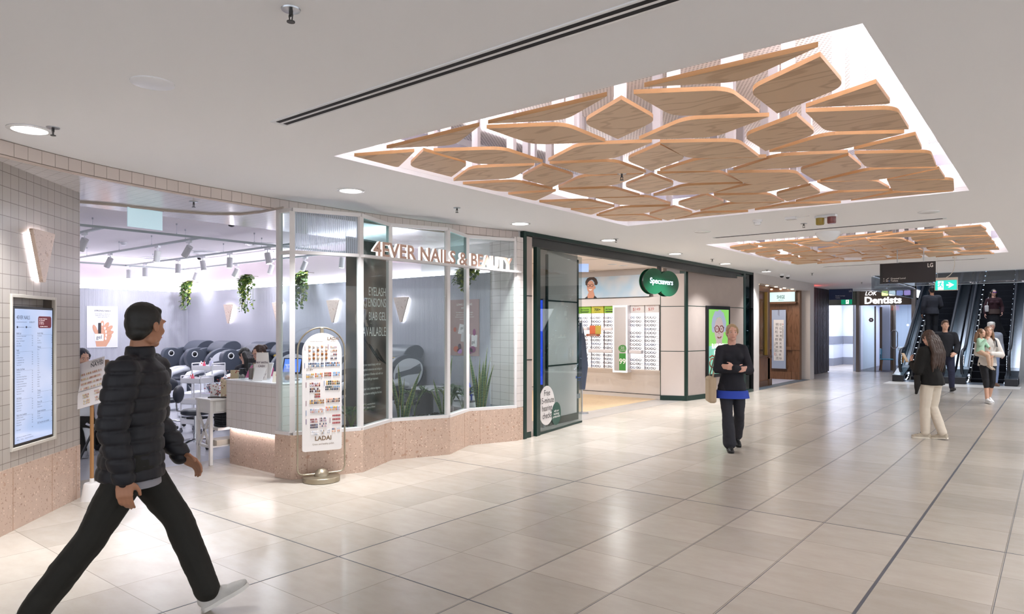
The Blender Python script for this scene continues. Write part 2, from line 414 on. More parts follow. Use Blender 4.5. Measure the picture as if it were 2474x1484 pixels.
# spectacle-shop floor: grey stone band then oak
gb = grid_tile_mat('grey_stone_floor', 'a9a49f', '8b8681', 0.4, 0.8, (1, 0, 0), (0, 1, 0), -6.1, 8.0, 0.004, 0.25, 0.05, 0.2)
b = MB(); b.prism([(-6.02, 7.9), (-6.45, 9.9), (-6.45, 14.3), (-6.02, 17.2), (-7.05, 17.2), (-7.05, 7.9)], 0.001, 0.003); struct(b.build('floor', gb, smooth=False))
oakf = wood('oak_floor', 'd3b893', 'c2a27c', (8, 1, 1), 0.35)
b = MB(); b.box(-14.0, -8.02, 7.8, 17.5, -0.1, 0.0); struct(b.build('floor', mat('optician_subfloor', 'cdb595', 0.35), smooth=False))
b = MB(); b.box(-14.0, -7.05, 7.85, 14.15, 0.001, 0.004); struct(b.build('floor', oakf, smooth=False))
b = MB(); b.box(-14.0, -8.02, 17.5, 40, -0.1, 0.0); struct(b.build('floor', floor_m, smooth=False))

# ceiling with two coffers and the escalator void
CF = [(-4.61, -0.70, 3.47, 8.36), (-4.59, -0.68, 11.02, 15.60)]
b = MB(); Z = 3.0; T = 3.04
def slab(x0, x1, y0, y1): b.box(x0, x1, y0, y1, Z, T)
def rect_minus(x0, x1, y0, y1):  # two coffers cut out
    slab(x0, CF[0][0], y0, y1); slab(CF[0][1], x1, y0, y1)
    ys = [y0]
    slab(CF[0][0], CF[0][1], y0, CF[0][2]); slab(CF[0][0], CF[0][1], CF[0][3], CF[1][2]); slab(CF[0][0], CF[0][1], CF[1][3], y1)
rect_minus(-6.02, 9.5, -6, 20.35)
slab(-6.02, -3.86, 20.35, 27.6); slab(-8.3, -6.02, 17.2, 27.6)
# lens shape between curved salon bulkhead and x=-6.02 : the ceiling follows the curve
ARC = [(-5.72, .9), (-6.126, 1.62), (-6.38, 2.275), (-6.523, 3.0), (-6.591, 3.886), (-6.585, 4.92), (-6.477, 6.126), (-6.30, 7.05), (-6.075, 7.9)]
def arc_pts(n=48):
    out = []
    ys = [p[1] for p in ARC]; xs = [p[0] for p in ARC]
    for i in range(n+1):
        y = .9+(7.9-.9)*i/n
        # lagrange-free smooth: fit parabola-ish through local quadratic interpolation
        k = max(1, min(len(ys)-2, min(range(len(ys)), key=lambda j: abs(ys[j]-y))))
        a, bq, c = k-1, k, k+1
        L0 = (y-ys[bq])*(y-ys[c])/((ys[a]-ys[bq])*(ys[a]-ys[c])); L1 = (y-ys[a])*(y-ys[c])/((ys[bq]-ys[a])*(ys[bq]-ys[c])); L2 = (y-ys[a])*(y-ys[bq])/((ys[c]-ys[a])*(ys[c]-ys[bq]))
        out.append((xs[a]*L0+xs[bq]*L1+xs[c]*L2, y))
    return out
AP = arc_pts()
b.prism([(-6.02, 1.42)]+[p for p in AP if p[1] > 1.45]+[(-6.02, 7.9)], Z, T)
for (x0, x1, y0, y1) in CF:   # coffer inner lip
    pass
struct(b.build('ceiling', ceil_m, smooth=False))

perf = bpy.data.materials.new('perforated_white_metal'); perf.use_nodes = True
nt = perf.node_tree; pb = nt.nodes['Principled BSDF']; L = nt.links.new
tc = nt.nodes.new('ShaderNodeTexCoord'); mp = nt.nodes.new('ShaderNodeMapping'); mp.inputs['Scale'].default_value = (30, 17.32, 0.0); L(tc.outputs['Object'], mp.inputs[0])
def hexdots(offx, offy):
    ad = nt.nodes.new('ShaderNodeVectorMath'); ad.operation = 'ADD'; ad.inputs[1].default_value = (offx, offy, 0); L(mp.outputs[0], ad.inputs[0])
    fr = nt.nodes.new('ShaderNodeVectorMath'); fr.operation = 'FRACTION'; L(ad.outputs[0], fr.inputs[0])
    sb = nt.nodes.new('ShaderNodeVectorMath'); sb.operation = 'SUBTRACT'; sb.inputs[1].default_value = (.5, .5, 0); L(fr.outputs[0], sb.inputs[0])
    sc = nt.nodes.new('ShaderNodeVectorMath'); sc.operation = 'MULTIPLY'; sc.inputs[1].default_value = (1, 1.732, 0); L(sb.outputs[0], sc.inputs[0])
    ln = nt.nodes.new('ShaderNodeVectorMath'); ln.operation = 'LENGTH'; L(sc.outputs[0], ln.inputs[0])
    lt = nt.nodes.new('ShaderNodeMath'); lt.operation = 'LESS_THAN'; lt.inputs[1].default_value = 0.26; L(ln.outputs['Value'], lt.inputs[0])
    return lt
h1 = hexdots(0, 0); h2 = hexdots(.5, .5)
mx = nt.nodes.new('ShaderNodeMath'); mx.operation = 'MAXIMUM'; L(h1.outputs[0], mx.inputs[0]); L(h2.outputs[0], mx.inputs[1])
mc = nt.nodes.new('ShaderNodeMix'); mc.data_type = 'RGBA'; mc.inputs[6].default_value = (.93, .92, .93, 1); mc.inputs[7].default_value = (.46, .45, .47, 1)
L(mx.outputs[0], mc.inputs[0]); L(mc.outputs[2], pb.inputs['Base Color']); pb.inputs['Roughness'].default_value = .5

cofw = mat('coffer_white', 'f1eff1', 0.6)
for i, (x0, x1, y0, y1) in enumerate(CF):
    b = MB(); s = .3
    for a in ((x0-s-.03, x0-s, y0-s, y1+s), (x1+s, x1+s+.03, y0-s, y1+s)): b.box(*a, 3.04, 3.62)
    for a in ((x0-s, x1+s, y0-s-.03, y0-s), (x0-s, x1+s, y1+s, y1+s+.03)): b.box(*a, 3.04, 3.62)
    # lip
    for a in ((x0-.012, x0, y0, y1), (x1, x1+.012, y0, y1)): b.box(*a, 3.041, 3.17)
    for a in ((x0, x1, y0-.012, y0), (x0, x1, y1, y1+.012)): b.box(*a, 3.041, 3.17)
    struct(b.build('ceiling_coffer', cofw, smooth=False))
    b = MB(); b.box(x0-s, x1+s, y0-s, y1+s, 3.6, 3.64); struct(b.build('ceiling_perforated', perf, smooth=False))
    # grey structural beams seen in the far corners of the coffer
    b = MB(); b.box(x0-.28, x0-.02, y0-.2, y1, 3.30, 3.42); b.box(x0, x1, y1+.05, y1+.25, 3.30, 3.42); struct(b.build('trim_2', mat('grey_duct', '8d8a96', .6), smooth=False))

# bulkhead fascia of square tiles following the arc, with soffit behind it
tile_m = mat('pinkish_tile', 'd3c6bf', 0.3); grout_m = mat('tile_grout', '8f8177', 0.8)
b = MB(); b.prism([(x-.0, y) for x, y in AP]+[(x-.12, y) for x, y in AP[::-1]], 2.885, 3.0)
struct(b.build('wall_bulkhead', grout_m, smooth=False))
S = [0.0]
for i in range(1, len(AP)): S.append(S[-1]+math.dist(AP[i], AP[i-1]))
def at(s):
    for i in range(1, len(AP)):
        if S[i] >= s:
            t = (s-S[i-1])/(S[i]-S[i-1]); a, c = AP[i-1], AP[i]
            d = Vector((c[0]-a[0], c[1]-a[1])).normalized()
            return Vector((a[0]+(c[0]-a[0])*t, a[1]+(c[1]-a[1])*t)), d
    return Vector(AP[-1]), Vector((AP[-1][0]-AP[-2][0], AP[-1][1]-AP[-2][1])).normalized()
b = MB(); s0 = 0.03; TW = .113
while s0+TW < S[-1]:
    p, d = at(s0+.002); q, d2 = at(s0+TW-.002); nn = Vector((d.y, -d.x))*.004; n2 = Vector((d2.y, -d2.x))*.004
    o = Vector((d.y, -d.x))*-.001
    b.prism([tuple(p+nn), tuple(q+n2), tuple(q+o), tuple(p+o)], 2.893, 2.994)
    s0 += TW
struct(b.build('wall_bulkhead_tiles', tile_m, smooth=False))
b = MB(); b.prism([(x+.006, y) for x, y in AP]+[(x-.02, y) for x, y in AP[::-1]], 2.872, 2.886); struct(b.build('trim_3', mat('soffit_edge', 'cbbab0', .4), smooth=False))
soff = grid_tile_mat('soffit_tile', 'e0dbd9', 'b0a8a2', 0.10, 0.10, (1, 0, 0), (0, 1, 0), 0, 0, 0.003, 0.12, 0.02, 0.3)
b = MB(); b.prism([(x-.01, y) for x, y in AP]+[(-8.0, 7.86), (-8.0, -2.5), (-4.5, -2.5)], 2.878, 2.9)
struct(b.build('ceiling_soffit', soff, smooth=False))
b = MB()  # curtain track curve on the soffit
cur = [(-8.0, 2.2), (-7.80, 2.5), (-7.62, 3.0), (-7.55, 3.5), (-7.40, 3.9), (-7.15, 4.12), (-6.85, 4.18), (-6.4, 4.17)]
b.tube([(x, y, 2.872) for x, y in cur], .012, 6); b.tube([(x+.04, y-.02, 2.872) for x, y in cur], .008, 6)
tag(b.build('curtain_track', mat('track_beige', 'b3a79c', .4)), 'thin curved double curtain track running across tiled soffit', 'curtain track')

# ---- salon walls
flute = mat('fluted_white_panel', 'bdbdc8', 0.4, bump=(18, 0.6, 'x'))
b = MB(); b.box(-15.9, -15.77, -3, 7.9, 0, 2.43); struct(b.build('wall_salon_back', mat('fluted_white_panel_y', 'bdbdc8', 0.4, bump=(18, .6, 'y')), smooth=False))
b = MB(); b.box(-15.9, -6.60, 7.78, 7.9, 0, 2.43); struct(b.build('wall_salon_side', flute, smooth=False))
pinkp = mat('pale_pink_paint', 'e2d5d9', 0.6)
b = MB(); b.box(-15.98, -15.84, -3, 7.95, 2.40, 3.0); b.box(-15.98, -6.5, 7.84, 7.95, 2.40, 3.0)
b.box(-15.98, -15.93, -3, 7.95, 3.0, 3.2); b.box(-15.98, -6.5, 7.9, 7.95, 3.0, 3.2)
struct(b.build('wall_salon_upper', pinkp, smooth=False))
b = MB(); b.box(-15.62, -8.0, -3, 7.62, 3.08, 3.12); b.box(-8.03, -7.98, -3, 7.86, 2.88, 3.12); b.box(-15.98, -8, -3, 7.95, 3.2, 3.24)
struct(b.build('ceiling_salon', mat('salon_ceiling', 'f2ebed', .7), smooth=False))
b = MB(); b.box(-15.98, -8.0, -3.1, -3.0, 0, 3.2); struct(b.build('wall_salon_far', mat('salon_white', 'e4e4ea', .5), smooth=False))
led = mat('led_strip', 'ffffff', .5, emit='f3f0ff', estr=9.0)
b = MB(); b.box(-15.835, -15.80, -3, 7.80, 2.432, 2.446); b.box(-15.8, -6.63, 7.80, 7.835, 2.432, 2.446)
tag(b.build('led_strip', led, smooth=False), 'continuous white light strip glowing along the salon walls', 'light strip')
b = MB(); b.box(-15.86, -15.82, -3, 7.8, 3.15, 3.16); b.box(-15.8, -8.1, 7.80, 7.83, 3.15, 3.16); tag(b.build('cove_strip', mat('cove_led', 'ffffff', .5, emit='f3f0ff', estr=8.0), smooth=False), 'glowing light strip hidden in the salon ceiling cove', 'light strip')

area('led_wash', (-15.815, 3.2, 2.452), .03, 9, 38, COOL, (0, math.radians(-150), 0)); area('led_wash', (-11.3, 7.815, 2.452), 9, .03, 38, COOL, (math.radians(-150), 0, 0))
# tiled return at the right end of the salon window
wt = grid_tile_mat('white_wall_tile', 'd9d2ce', '9a918b', 0.108, 0.108, (0.7071, 0.7071, 0), (0, 0, 1), 0, .02, 0.004, 0.3, 0.02, 0.4)
wtx = grid_tile_mat('white_wall_tile_straight', 'd8d0cc', '9a918b', 0.108, 0.108, (0, 1, 0), (0, 0, 1), 0, .02, 0.004, 0.3, 0.02, 0.4)
b = MB(); b.prism([(-6.62, 7.80), (-6.04, 7.66), (-6.04, 7.86), (-6.62, 7.90)], .47, 2.9); struct(b.build('wall_salon_return', wt, smooth=False))
b = MB(); b.box(-6.07, -6.012, 7.69, 7.828, .47, 2.9); struct(b.build('wall_salon_pier', wtx, smooth=False))
b = MB(); b.box(-8.1, -6.07, 7.82, 7.9, 0, 3.0); b.box(-15.9, -8.1, 7.96, 7.99, 0, 3.2); struct(b.build('wall_party', white_paint, smooth=False))

# ---- left wall at 45 degrees: terrazzo dado, square tiles, recess for the screen
tz = terrazzo('pink_terrazzo', 'c3a997', '93725d', 'b08c74')
P0 = Vector((-6.336, 1.676)); LD = Vector((-.7194, .6946)); LN = Vector((-.6946, -.7194))  # LN points into the wall (away from the mall)
if LN.dot(Vector((-1, 0))) < 0: LN = -LN
LM = Matrix(((LD.x, LN.x, 0, P0.x), (LD.y, LN.y, 0, P0.y), (0, 0, 1, 0), (0, 0, 0, 1)))   # local: x along wall, y into wall
lt_ = grid_tile_mat('left_wall_tile', 'aca49c', '72675d', 0.108, 0.113, (1, 0, 0), (0, 0, 1), .03, .55, 0.005, 0.28, 0.04, 0.5)
E1 = 1.24
b = MB()
zr0, zr1, xr0, xr1 = .645, 1.85, .145, .785
b.box(-3, xr0, 0, .10, .5, 2.885); b.box(xr1, E1, 0, .10, .5, 2.885); b.box(xr0, xr1, 0, .10, .5, zr0); b.box(xr0, xr1, 0, .10, zr1, 2.885)
b.box(xr0, xr1, .09, .10, zr0, zr1)
o = b.build('wall_left', lt_, smooth=False); o.matrix_world = LM; struct(o)
b = MB(); b.box(-3, E1, -.004, .13, 0, .5)
b.k = 1
for x in (-2.1, -1.3, -.55, .16, .74, 1.16): b.box(x-.0015, x+.0015, -.0055, 0, 0, .5)
o = b.build('wall_left_dado', [tz, mat('stone_joint', 'a27f66', .8)], smooth=False); o.matrix_world = LM; struct(o)
b = MB(); b.box(-3, E1-.01, .101, .40, 0, 2.885); o = b.build('wall_left_core', white_paint, smooth=False); o.matrix_world = LM; struct(o)

# ---- reception counter corner + zig-zag shopfront base
ZG = [(-6.577, 4.186), (-6.322, 4.209), (-6.029, 4.933), (-6.317, 5.612), (-6.016, 6.314), (-6.288, 6.976), (-6.006, 7.685), (-6.012, 7.828)]
def offset_poly(pts, d):
    out = []
    for i, p in enumerate(pts):
        a = Vector(pts[max(0, i-1)]); c = Vector(pts[min(len(pts)-1, i+1)]); p = Vector(p)
        d1 = (p-a); d2 = (c-p)
        if d1.length < 1e-6: d1 = d2
        if d2.length < 1e-6: d2 = d1
        n1 = Vector((-d1.y, d1.x)).normalized(); n2 = Vector((-d2.y, d2.x)).normalized(); n = (n1+n2).normalized()
        out.append(tuple(p+n*d/max(.4, n.dot(n1))))
    return out
inner = offset_poly(ZG, .12)
b = MB(); b.prism(ZG+inner[::-1], 0, .465)
b.k = 1
for i in range(1, 7):
    a = Vector(ZG[i]); c = Vector(ZG[i+1]); d = (c-a)
    if d.length < .3: continue
    for t in (.22 if i % 2 else .74,):
        p = a+d*t; nn = Vector((d.y, -d.x)).normalized()*.0015
        dd = d.normalized()*.0015
        b.prism([tuple(p-dd), tuple(p+dd), tuple(p+dd+nn), tuple(p-dd+nn)], 0, .464)
struct(b.build('wall_shopfront_base', [tz, MATS['stone_joint']], smooth=False))
b = MB(); b.prism([(x, y) for x, y in offset_poly(ZG, .13)[2:]]+[(-6.56, 7.78), (-6.60, 7.2), (-6.83, 7.1), (-6.83, 4.95), (-6.4, 4.95)], 0, .40)
struct(b.build('wall_planter_bed', mat('planter_grey', 'a9a9ad', .5), smooth=False))
b = MB()
for k in range(700):
    y = R.uniform(4.98, 7.1); x = R.uniform(-6.80, -6.2)
    # stay behind the glass line
    for i in range(1, 6):
        (xa, ya), (xb, yb) = ZG[i], ZG[i+1]
        if ya <= y <= yb:
            lim = xa+(xb-xa)*(y-ya)/(yb-ya)-.16; break
    else: continue
    if x > lim: continue
    r = R.uniform(.012, .028); b.ell((x, y, .405+r*.3), (r, r*R.uniform(.6, 1), r*.6), 6, 4)
tag(b.build('planter_bark', mat('dark_bark', '2b2420', .9)), 'dark bark chips filling the window planter', 'bark chips', kind='stuff')

# white aluminium frame and glass panes
fr_m = mat('white_aluminium', 'dad6d5', 0.35)
mid = [tuple(p) for p in offset_poly(ZG, .045)]
b = MB()
w = .026
def seg_box(a, c, z0, z1, hw, bb):
    a = Vector(a); c = Vector(c); d = (c-a).normalized(); n = Vector((-d.y, d.x))*hw
    bb.prism([tuple(a-n), tuple(c-n), tuple(c+n), tuple(a+n)], z0, z1)
for i in range(0, 6):
    a, c = mid[i], mid[i+1]
    seg_box(a, c, .465, .50, .045, b); seg_box(a, c, 2.835, 2.876, w, b)
    if i in (0, 1): seg_box(a, c, 2.39, 2.425, w, b)
for i in range(0, 7):
    a = Vector(mid[i])
    if i == 0: b.cbox((a.x+.02, a.y, 1.67), (.05, .05, 2.41))
    else:
        d = Vector(mid[i+1 if i < 6 else i])-Vector(mid[i-1]); d.normalize(); n = Vector((-d.y, d.x))
        q = .027; b.prism([tuple(a-d*q-n*q), tuple(a+d*q-n*q), tuple(a+d*q+n*q), tuple(a-d*q+n*q)], .49, 2.84)
fr = struct(b.build('window_1', fr_m, smooth=False))
reed = glass_mat('reeded_glass', 'e6ecee', .10, .12, .32, ribs=14)
pane_tint = glass_mat('pane_glass', 'f3f8f7', .045)
for i in range(0, 6):
    a, c = Vector(mid[i]), Vector(mid[i+1]); d = (c-a); L_ = d.length; ang = math.atan2(d.y, d.x)
    for (z0, z1) in ((.50, 2.39), (2.425, 2.835)):
        if i not in (0, 1) and z0 < 1: z1 = 2.40
        b = MB(); b.box(.03, L_-.03, -.004, .004, z0, z1)
        m = reed if (i == 1 and z0 > 1) else (tealglass if (z0 > 1 and i in (2, 4)) else pane_tint)
        if i == 1 and z0 > 1: b = MB(); b.box(.03, L_-.03, -.006, .006, z0, z1)
        o = b.build('window_pane', m, fr, (a.x, a.y, 0), ang, smooth=False)
# straight white beam carrying the letters
b = MB(); b.box(-6.075, -5.99, 4.92, 7.76, 2.385, 2.415); struct(b.build('trim_4', fr_m, smooth=False, bevel=.003))
# ================================================================ SALON CONTENTS
WX = ((0, 1, 0), (0, 0, 1))      # text frame on a plane facing +X
WY = ((1, 0, 0), (0, 0, 1))      # text frame on a plane facing -Y
# ---- letters on the beam
lf = mat('letter_face', 'c9a594', .5); le = mat('letter_glow', 'ffffff', .5, emit='fff6f2', estr=.85)
word = [('4EVER', 5.06, 1.02), ('NAILS', 6.17, .74), ('&', 6.99, .15), ('BEAUTY', 7.18, .41)]
sg = thing('shop_letters', 'pink-brown raised letters of the salon name standing on the white beam', 'sign', (-6.03, 6.3, 2.415))
x = 5.07; SZ = .236
full = '4EVER NAILS & BEAUTY'
adv = {}
def width(t): V, _ = text_geo(t, 1.0, .001, 'LEFT', 1, .02); return max(v[0] for v in V)
tot = width(full); k = (7.575-5.065)/tot
pos = 0
for i, ch in enumerate(full):
    if ch == ' ': continue
    off = width(full[:i+1])-width(ch) if i else 0
    V, Fc = text_geo(ch, SZ, .036, 'LEFT', 1, .02)
    M = frameM((0, 5.065-6.3+off*k, 0), *WX)
    sxl = k/SZ
    V = [(a*sxl, b_, c) for a, b_, c in V]
    b = MB(); b.add(V, Fc, M)
    b.k = 0
    me_f = [];
    o = b.build('letter', [le], sg, smooth=False)
    V2, F2 = text_geo(ch, SZ, .004, 'LEFT', 1, .022)
    V2 = [(a*sxl, b_, c) for a, b_, c in V2]
    b = MB(); b.add(V2, F2, frameM((.021, 5.065-6.3+off*k, 0), *WX)); b.build('letter_face', lf, o, smooth=False)

# ---- menu screen in the left wall
ms = thing('menu_screen', 'tall lit price list screen with black frame recessed in the tiled wall', 'screen'); ms.matrix_world = LM
b = MB()
for a in ((xr0-.018, xr0+.004, -.012, .02, zr0-.02, zr1+.02), (xr1-.004, xr1+.018, -.012, .02, zr0-.02, zr1+.02)): b.box(*a)
b.box(xr0+.004, xr1-.004, -.012, .02, zr1-.006, zr1+.02); b.box(xr0+.004, xr1-.004, -.012, .02, zr0-.02, zr0+.006); b.build('trim_frame', mat('trim_beige', 'c9c2b8', .4), ms, bevel=.003)
b = MB(); b.box(xr0+.012, xr1-.012, .002, .06, zr0+.012, zr1-.075); b.build('screen_housing', black_m, ms, bevel=.004)
scr = bpy.data.materials.new('menu_screen_glow'); scr.use_nodes = True; n = scr.node_tree; p = n.nodes['Principled BSDF']
tcn = n.nodes.new('ShaderNodeTexCoord'); nz = n.nodes.new('ShaderNodeTexNoise'); nz.inputs['Scale'].default_value = 2.2; nz.inputs['Detail'].default_value = 1
cr = n.nodes.new('ShaderNodeValToRGB'); cr.color_ramp.elements[0].color = (*lin('a7bfe8'), 1); cr.color_ramp.elements[1].color = (*lin('cdd6f2'), 1)
cr.color_ramp.elements[0].position = .35; cr.color_ramp.elements[1].position = .65
n.links.new(tcn.outputs['Object'], nz.inputs[0]); n.links.new(nz.outputs[0], cr.inputs[0]); n.links.new(cr.outputs[0], p.inputs['Emission Color']); p.inputs['Emission Strength'].default_value = .8
p.inputs['Base Color'].default_value = (.05, .05, .06, 1); p.inputs['Roughness'].default_value = .12
sx0, sx1, sz0, sz1 = xr0+.05, xr1-.035, zr0+.03, zr1-.095
b = MB(); b.box(sx0, sx1, .0005, .002, sz0, sz1); b.build('display', scr, ms, smooth=False)
red_e = mat('screen_red', '5a151c', .3, emit='7a1c26', estr=.35)
b = MB(); W_ = sx1-sx0
def rrect(x0, x1, y0, y1, r, n=6):
    out = []
    for cx, cy, a0 in ((x1-r, y1-r, 0), (x0+r, y1-r, 90), (x0+r, y0+r, 180), (x1-r, y0+r, 270)):
        for i in range(n+1): t = math.radians(a0+90*i/n); out.append((cx+r*math.cos(t), cy+r*math.sin(t)))
    return out
MS = Matrix(((1, 0, 0, sx0), (0, 0, -1, .0002), (0, 1, 0, sz0), (0, 0, 0, 1)))  # local x right, y up
H_ = sz1-sz0
b.prism(rrect(W_*.60, W_*.97, H_-.155, H_-.055, .02), 0, .0006, MS); b.build('opening_hours_badge', red_e, ms, smooth=False)
b = MB()
b.text('4EVER NAILS', .043, MS @ I(.02, H_-.083, .001), sx=.78); b.text('& BEAUTY', .018, MS @ I(W_*.36, H_-.112, .001)); b.box(.02, W_*.30, 0, .0008, H_-.108, H_-.106, Matrix(((1, 0, 0, sx0), (0, -1, 0, .0002), (0, 0, 1, sz0), (0, 0, 0, 1))))
b.text('@4evernailsandbeauty    4Ever Nails and Beauty', .0105, MS @ I(.045, H_-.150, .001), sx=.9)
b.cyl((0, 0, 0), (0, 0, .001), .009, n=12, M=MS @ I(.032, H_-.147, 0)); b.cyl((0, 0, 0), (0, 0, .001), .009, n=12, M=MS @ I(.158, H_-.147, 0))
lines = {0: ['*BIAB Gel', 'On natural nails  "manicure included"', 'Extra nail art/soak up', 'BIAB type "Take 3 Extensions"', 'Take 5 nail/tip', 'BIAB hot manicure', '', '*Nails', 'Spa Pedicure', 'Manicure', 'Spa Pedicure & Manicure', 'Cut, shape & polish on hands', 'Cut, shape & polish on toes', '"Remove is extra"', '', '*Shellac Gel Nails', 'With Manicure', 'With Pedicure', 'With Gel Manicure & Regular Pedicure', 'With Gel Pedicure & Regular Manicure', 'With Manicure & Pedicure', 'Cut, shape & polish with shellac hands', 'Cut, shape & polish with shellac toes', 'Extra French polish', 'Shellac removal, cut & shape', '"Remove is extra"', '', '*SNS Nails', 'SNS natural nails', 'SNS extension tips', 'Extra nail/art soak up', 'Extra French nail', '"Remove is extra"', '', '*High school students', 'Acrylic full set extensions', 'Acrylic shellac full set extensions', 'SNS natural nails', 'SNS extension tips', '', 'Acrylic removal'],
         1: ['*Acrylic Nails', 'Full set extensions', 'Infills', 'Extra shellac', 'Extra French tips', '', '*Waxing', 'Eyebrow', 'Lip', 'Chin', 'Side', 'Full face', '1/2 leg', '3/4 leg', 'Full leg', '1/2 arm', 'Full arm', 'Under arm', 'Chest', 'Regular bikini', 'G-String', 'Brazilian', 'Stomach', 'Underarm', '', '*Tinting', 'Eyebrow tint', 'Eyelash tint', 'Eyebrow wax & tint', '', '*Perm, Gift', 'Eyelash perm', 'Eyelash perm & tint', '', '*Eyelash extensions', '3D volume', '5D volume', '20D/YY mega volume', '', '*Gift Vouchers are available']}
for c, L_ in lines.items():
    n_ = len(L_); top = H_-.205; stp = (top-.085)/max(len(lines[0]), len(L_))
    cx = .02+c*(W_*.54)
    for i, t in enumerate(L_):
        if not t: continue
        yy = top-i*stp
        if t[0] == '*':
            b.text(t[1:], .021, MS @ I(cx, yy, .001), sx=.8); b.box(cx, cx+W_*.42, 0, .0006, yy-.006, yy-.0052, Matrix(((1, 0, 0, sx0), (0, -1, 0, .0002), (0, 0, 1, sz0), (0, 0, 0, 1))))
        else:
            b.text(t, .0125, MS @ I(cx, yy, .001), sx=.72); b.text('$%d' % R.choice([25, 35, 45, 55, 10, 15]), .0125, MS @ I(cx+W_*.42, yy, .001), align='RIGHT', sx=.8)
b.text('NOTE: We are not responsible for the following', .0105, MS @ I(.02, .045, .001)); b.text('- Parking      - Tanning      - Damage to the original nails', .0105, MS @ I(.02, .025, .001))
b.build('price_list_text', mat('screen_ink', '22243a', .5), ms, smooth=False)
b = MB()
for i, t in enumerate(['Mon, Wed-Fri   9:00am-5:30pm', 'Thur   9:00am-9:00pm', 'Sat   9:00am-5pm', 'Sun   10:00am-5pm']): b.text(t, .0095, MS @ I(W_*.625, H_-.08-i*.014, .001))
b.text('02 9315 8889  |  0404 122 531', .0095, MS @ I(W_*.65, H_-.145, .001)); b.build('opening_hours_text', mat('screen_white', 'ffffff', .5, emit='ffffff', estr=1.0), ms, smooth=False)

# ---- triangle sconces
sc_mat = terrazzo('sconce_stone', 'd9c3b4', 'a98b78', 'c4a48e'); halo = mat('halo_led', 'ffffff', .5, emit='f8f5ff', estr=11)
def tri_round(hw, h, r=.02):
    pts = [(-hw, h), (hw, h), (.02, 0), (-.02, 0)]; out = []
    for i, p in enumerate(pts):
        a = Vector(pts[i-1]); c = Vector(pts[(i+1) % 4]); p = Vector(p); rr = r if i < 2 else .008
        d1 = (a-p).normalized()*rr; d2 = (c-p).normalized()*rr
        for t in (0, .33, .67, 1): out.append(tuple((p+d1)*(1-t)**2+p*2*t*(1-t)+(p+d2)*t*t))
    return out
def sconce(label, M, hw=.18, h=.41):
    t = thing('wall_sconce', label, 'wall light', group='backlit triangle wall lights'); t.matrix_world = M
    b = MB(); b.prism(tri_round(hw, h), .028, .06, Matrix(((1, 0, 0, 0), (0, 0, -1, 0), (0, 1, 0, 0), (0, 0, 0, 1)))); b.build('stone_face', sc_mat, t, bevel=.003)
    b = MB(); b.prism(tri_round(hw-.022, h-.045), .0, .027, Matrix(((1, 0, 0, 0), (0, 0, -1, 0), (0, 1, 0, .015), (0, 0, 0, 1)))); b.build('light_tray', halo, t, smooth=False)
    return t
sconce('backlit triangular stone wall light above the menu screen', LM @ I(.505, -.001, 1.985), .175, .43)
for i, (x_, la) in enumerate(((-13.91, 'backlit triangle wall light between the corner vine and second vine'), (-12.06, 'backlit triangle wall light half behind the glass corner post'), (-10.30, 'backlit triangle wall light above the oval nail colour stand'), (-8.48, 'backlit triangle wall light right of the dark eyelash banner'))):
    sconce(la, I(x_, 7.779, 1.70))

# ---- hanging vines
leafm = mat('vine_leaf', '49642f', .45, noise_amt=.5, noise_scale=14); leafy = mat('vine_leaf_variegated', '93a348', .45)
def leaf(bb, p, d, up, L_, w):
    d = Vector(d).normalized(); s_ = d.cross(Vector(up)).normalized(); u = s_.cross(d); p = Vector(p)
    pts = [p, p+d*L_*.3+s_*w+u*.15*w, p+d*L_*.7+s_*w*.75, p+d*L_-u*L_*.12, p+d*L_*.7-s_*w*.75, p+d*L_*.3-s_*w+u*.15*w, p+d*L_*.35-u*.2*w, p+d*L_*.7-u*.12*w]
    bb.add(pts, [(0, 6, 1), (1, 6, 7, 2), (2, 7, 3), (0, 5, 6), (5, 4, 7, 6), (4, 3, 7)])
def vine(label, x_, y_, ztop, zbot, seed):
    r = random.Random(seed); t = thing('hanging_vine', label, 'plant', (x_, y_, ztop), group='hanging vines on the salon wall')
    b = MB(); st = MB()
    for k_ in range(11):
        ang = r.uniform(PI, 2*PI); L_ = (ztop-zbot)*r.uniform(.45, 1.0); sp = r.uniform(.05, .2)
        pts = []
        for i in range(8):
            q = i/7; pts.append((math.cos(ang)*sp*math.sin(min(1, q*2.2)*PI/2)-.12*q*(k_ % 3 == 0), math.sin(ang)*sp*.8*math.sin(min(1, q*2)*PI/2)-.02, .03*math.sin(q*PI)-L_*q**1.25))
        st.tube(pts, .004, 4)
        for i in range(30):
            q = (i+.5)/30; a = q*7; j = min(6, int(a)); P_ = Vector(pts[j]).lerp(Vector(pts[j+1]), a-j)
            th = r.uniform(0, 2*PI); s_ = r.uniform(.085, .135)*(1-.45*q)
            b.k = 1 if r.random() < .28 else 0
            d = Vector((math.cos(th), math.sin(th)*.7-.3, r.uniform(-1.0, .15)))
            leaf(b, P_+Vector((math.cos(th)*.03, -abs(math.sin(th))*.03, 0)), d, (0, -.4, 1), s_, s_*.36)
    # keep leaves in front of the wall
    lim = 7.765-y_
    b.v = [(a, min(c, lim), d) for a, c, d in b.v]
    st.v = [(a, min(c, lim), d) for a, c, d in st.v]
    h = MB(); h.cyl((0, -.02, -.02), (0, 7.79-y_, -.02), .005, n=6); h.lathe([(.05, -.05), (.07, .0), (.06, .01)], 12, c=(0, -.02, 0)); h.build('wall_pot', mat('vine_pot', '5a5044', .7), t)
    b.build('foliage', [leafm, leafy], t, smooth=False); st.build('stem', mat('stem_green', '55662f', .6), t)
vine('trailing vine hanging in the far corner of the salon', -15.3, 7.62, 2.66, 1.98, 1)
vine('trailing vine right of the corner one, before the glass post', -12.84, 7.6, 2.68, 1.91, 2)
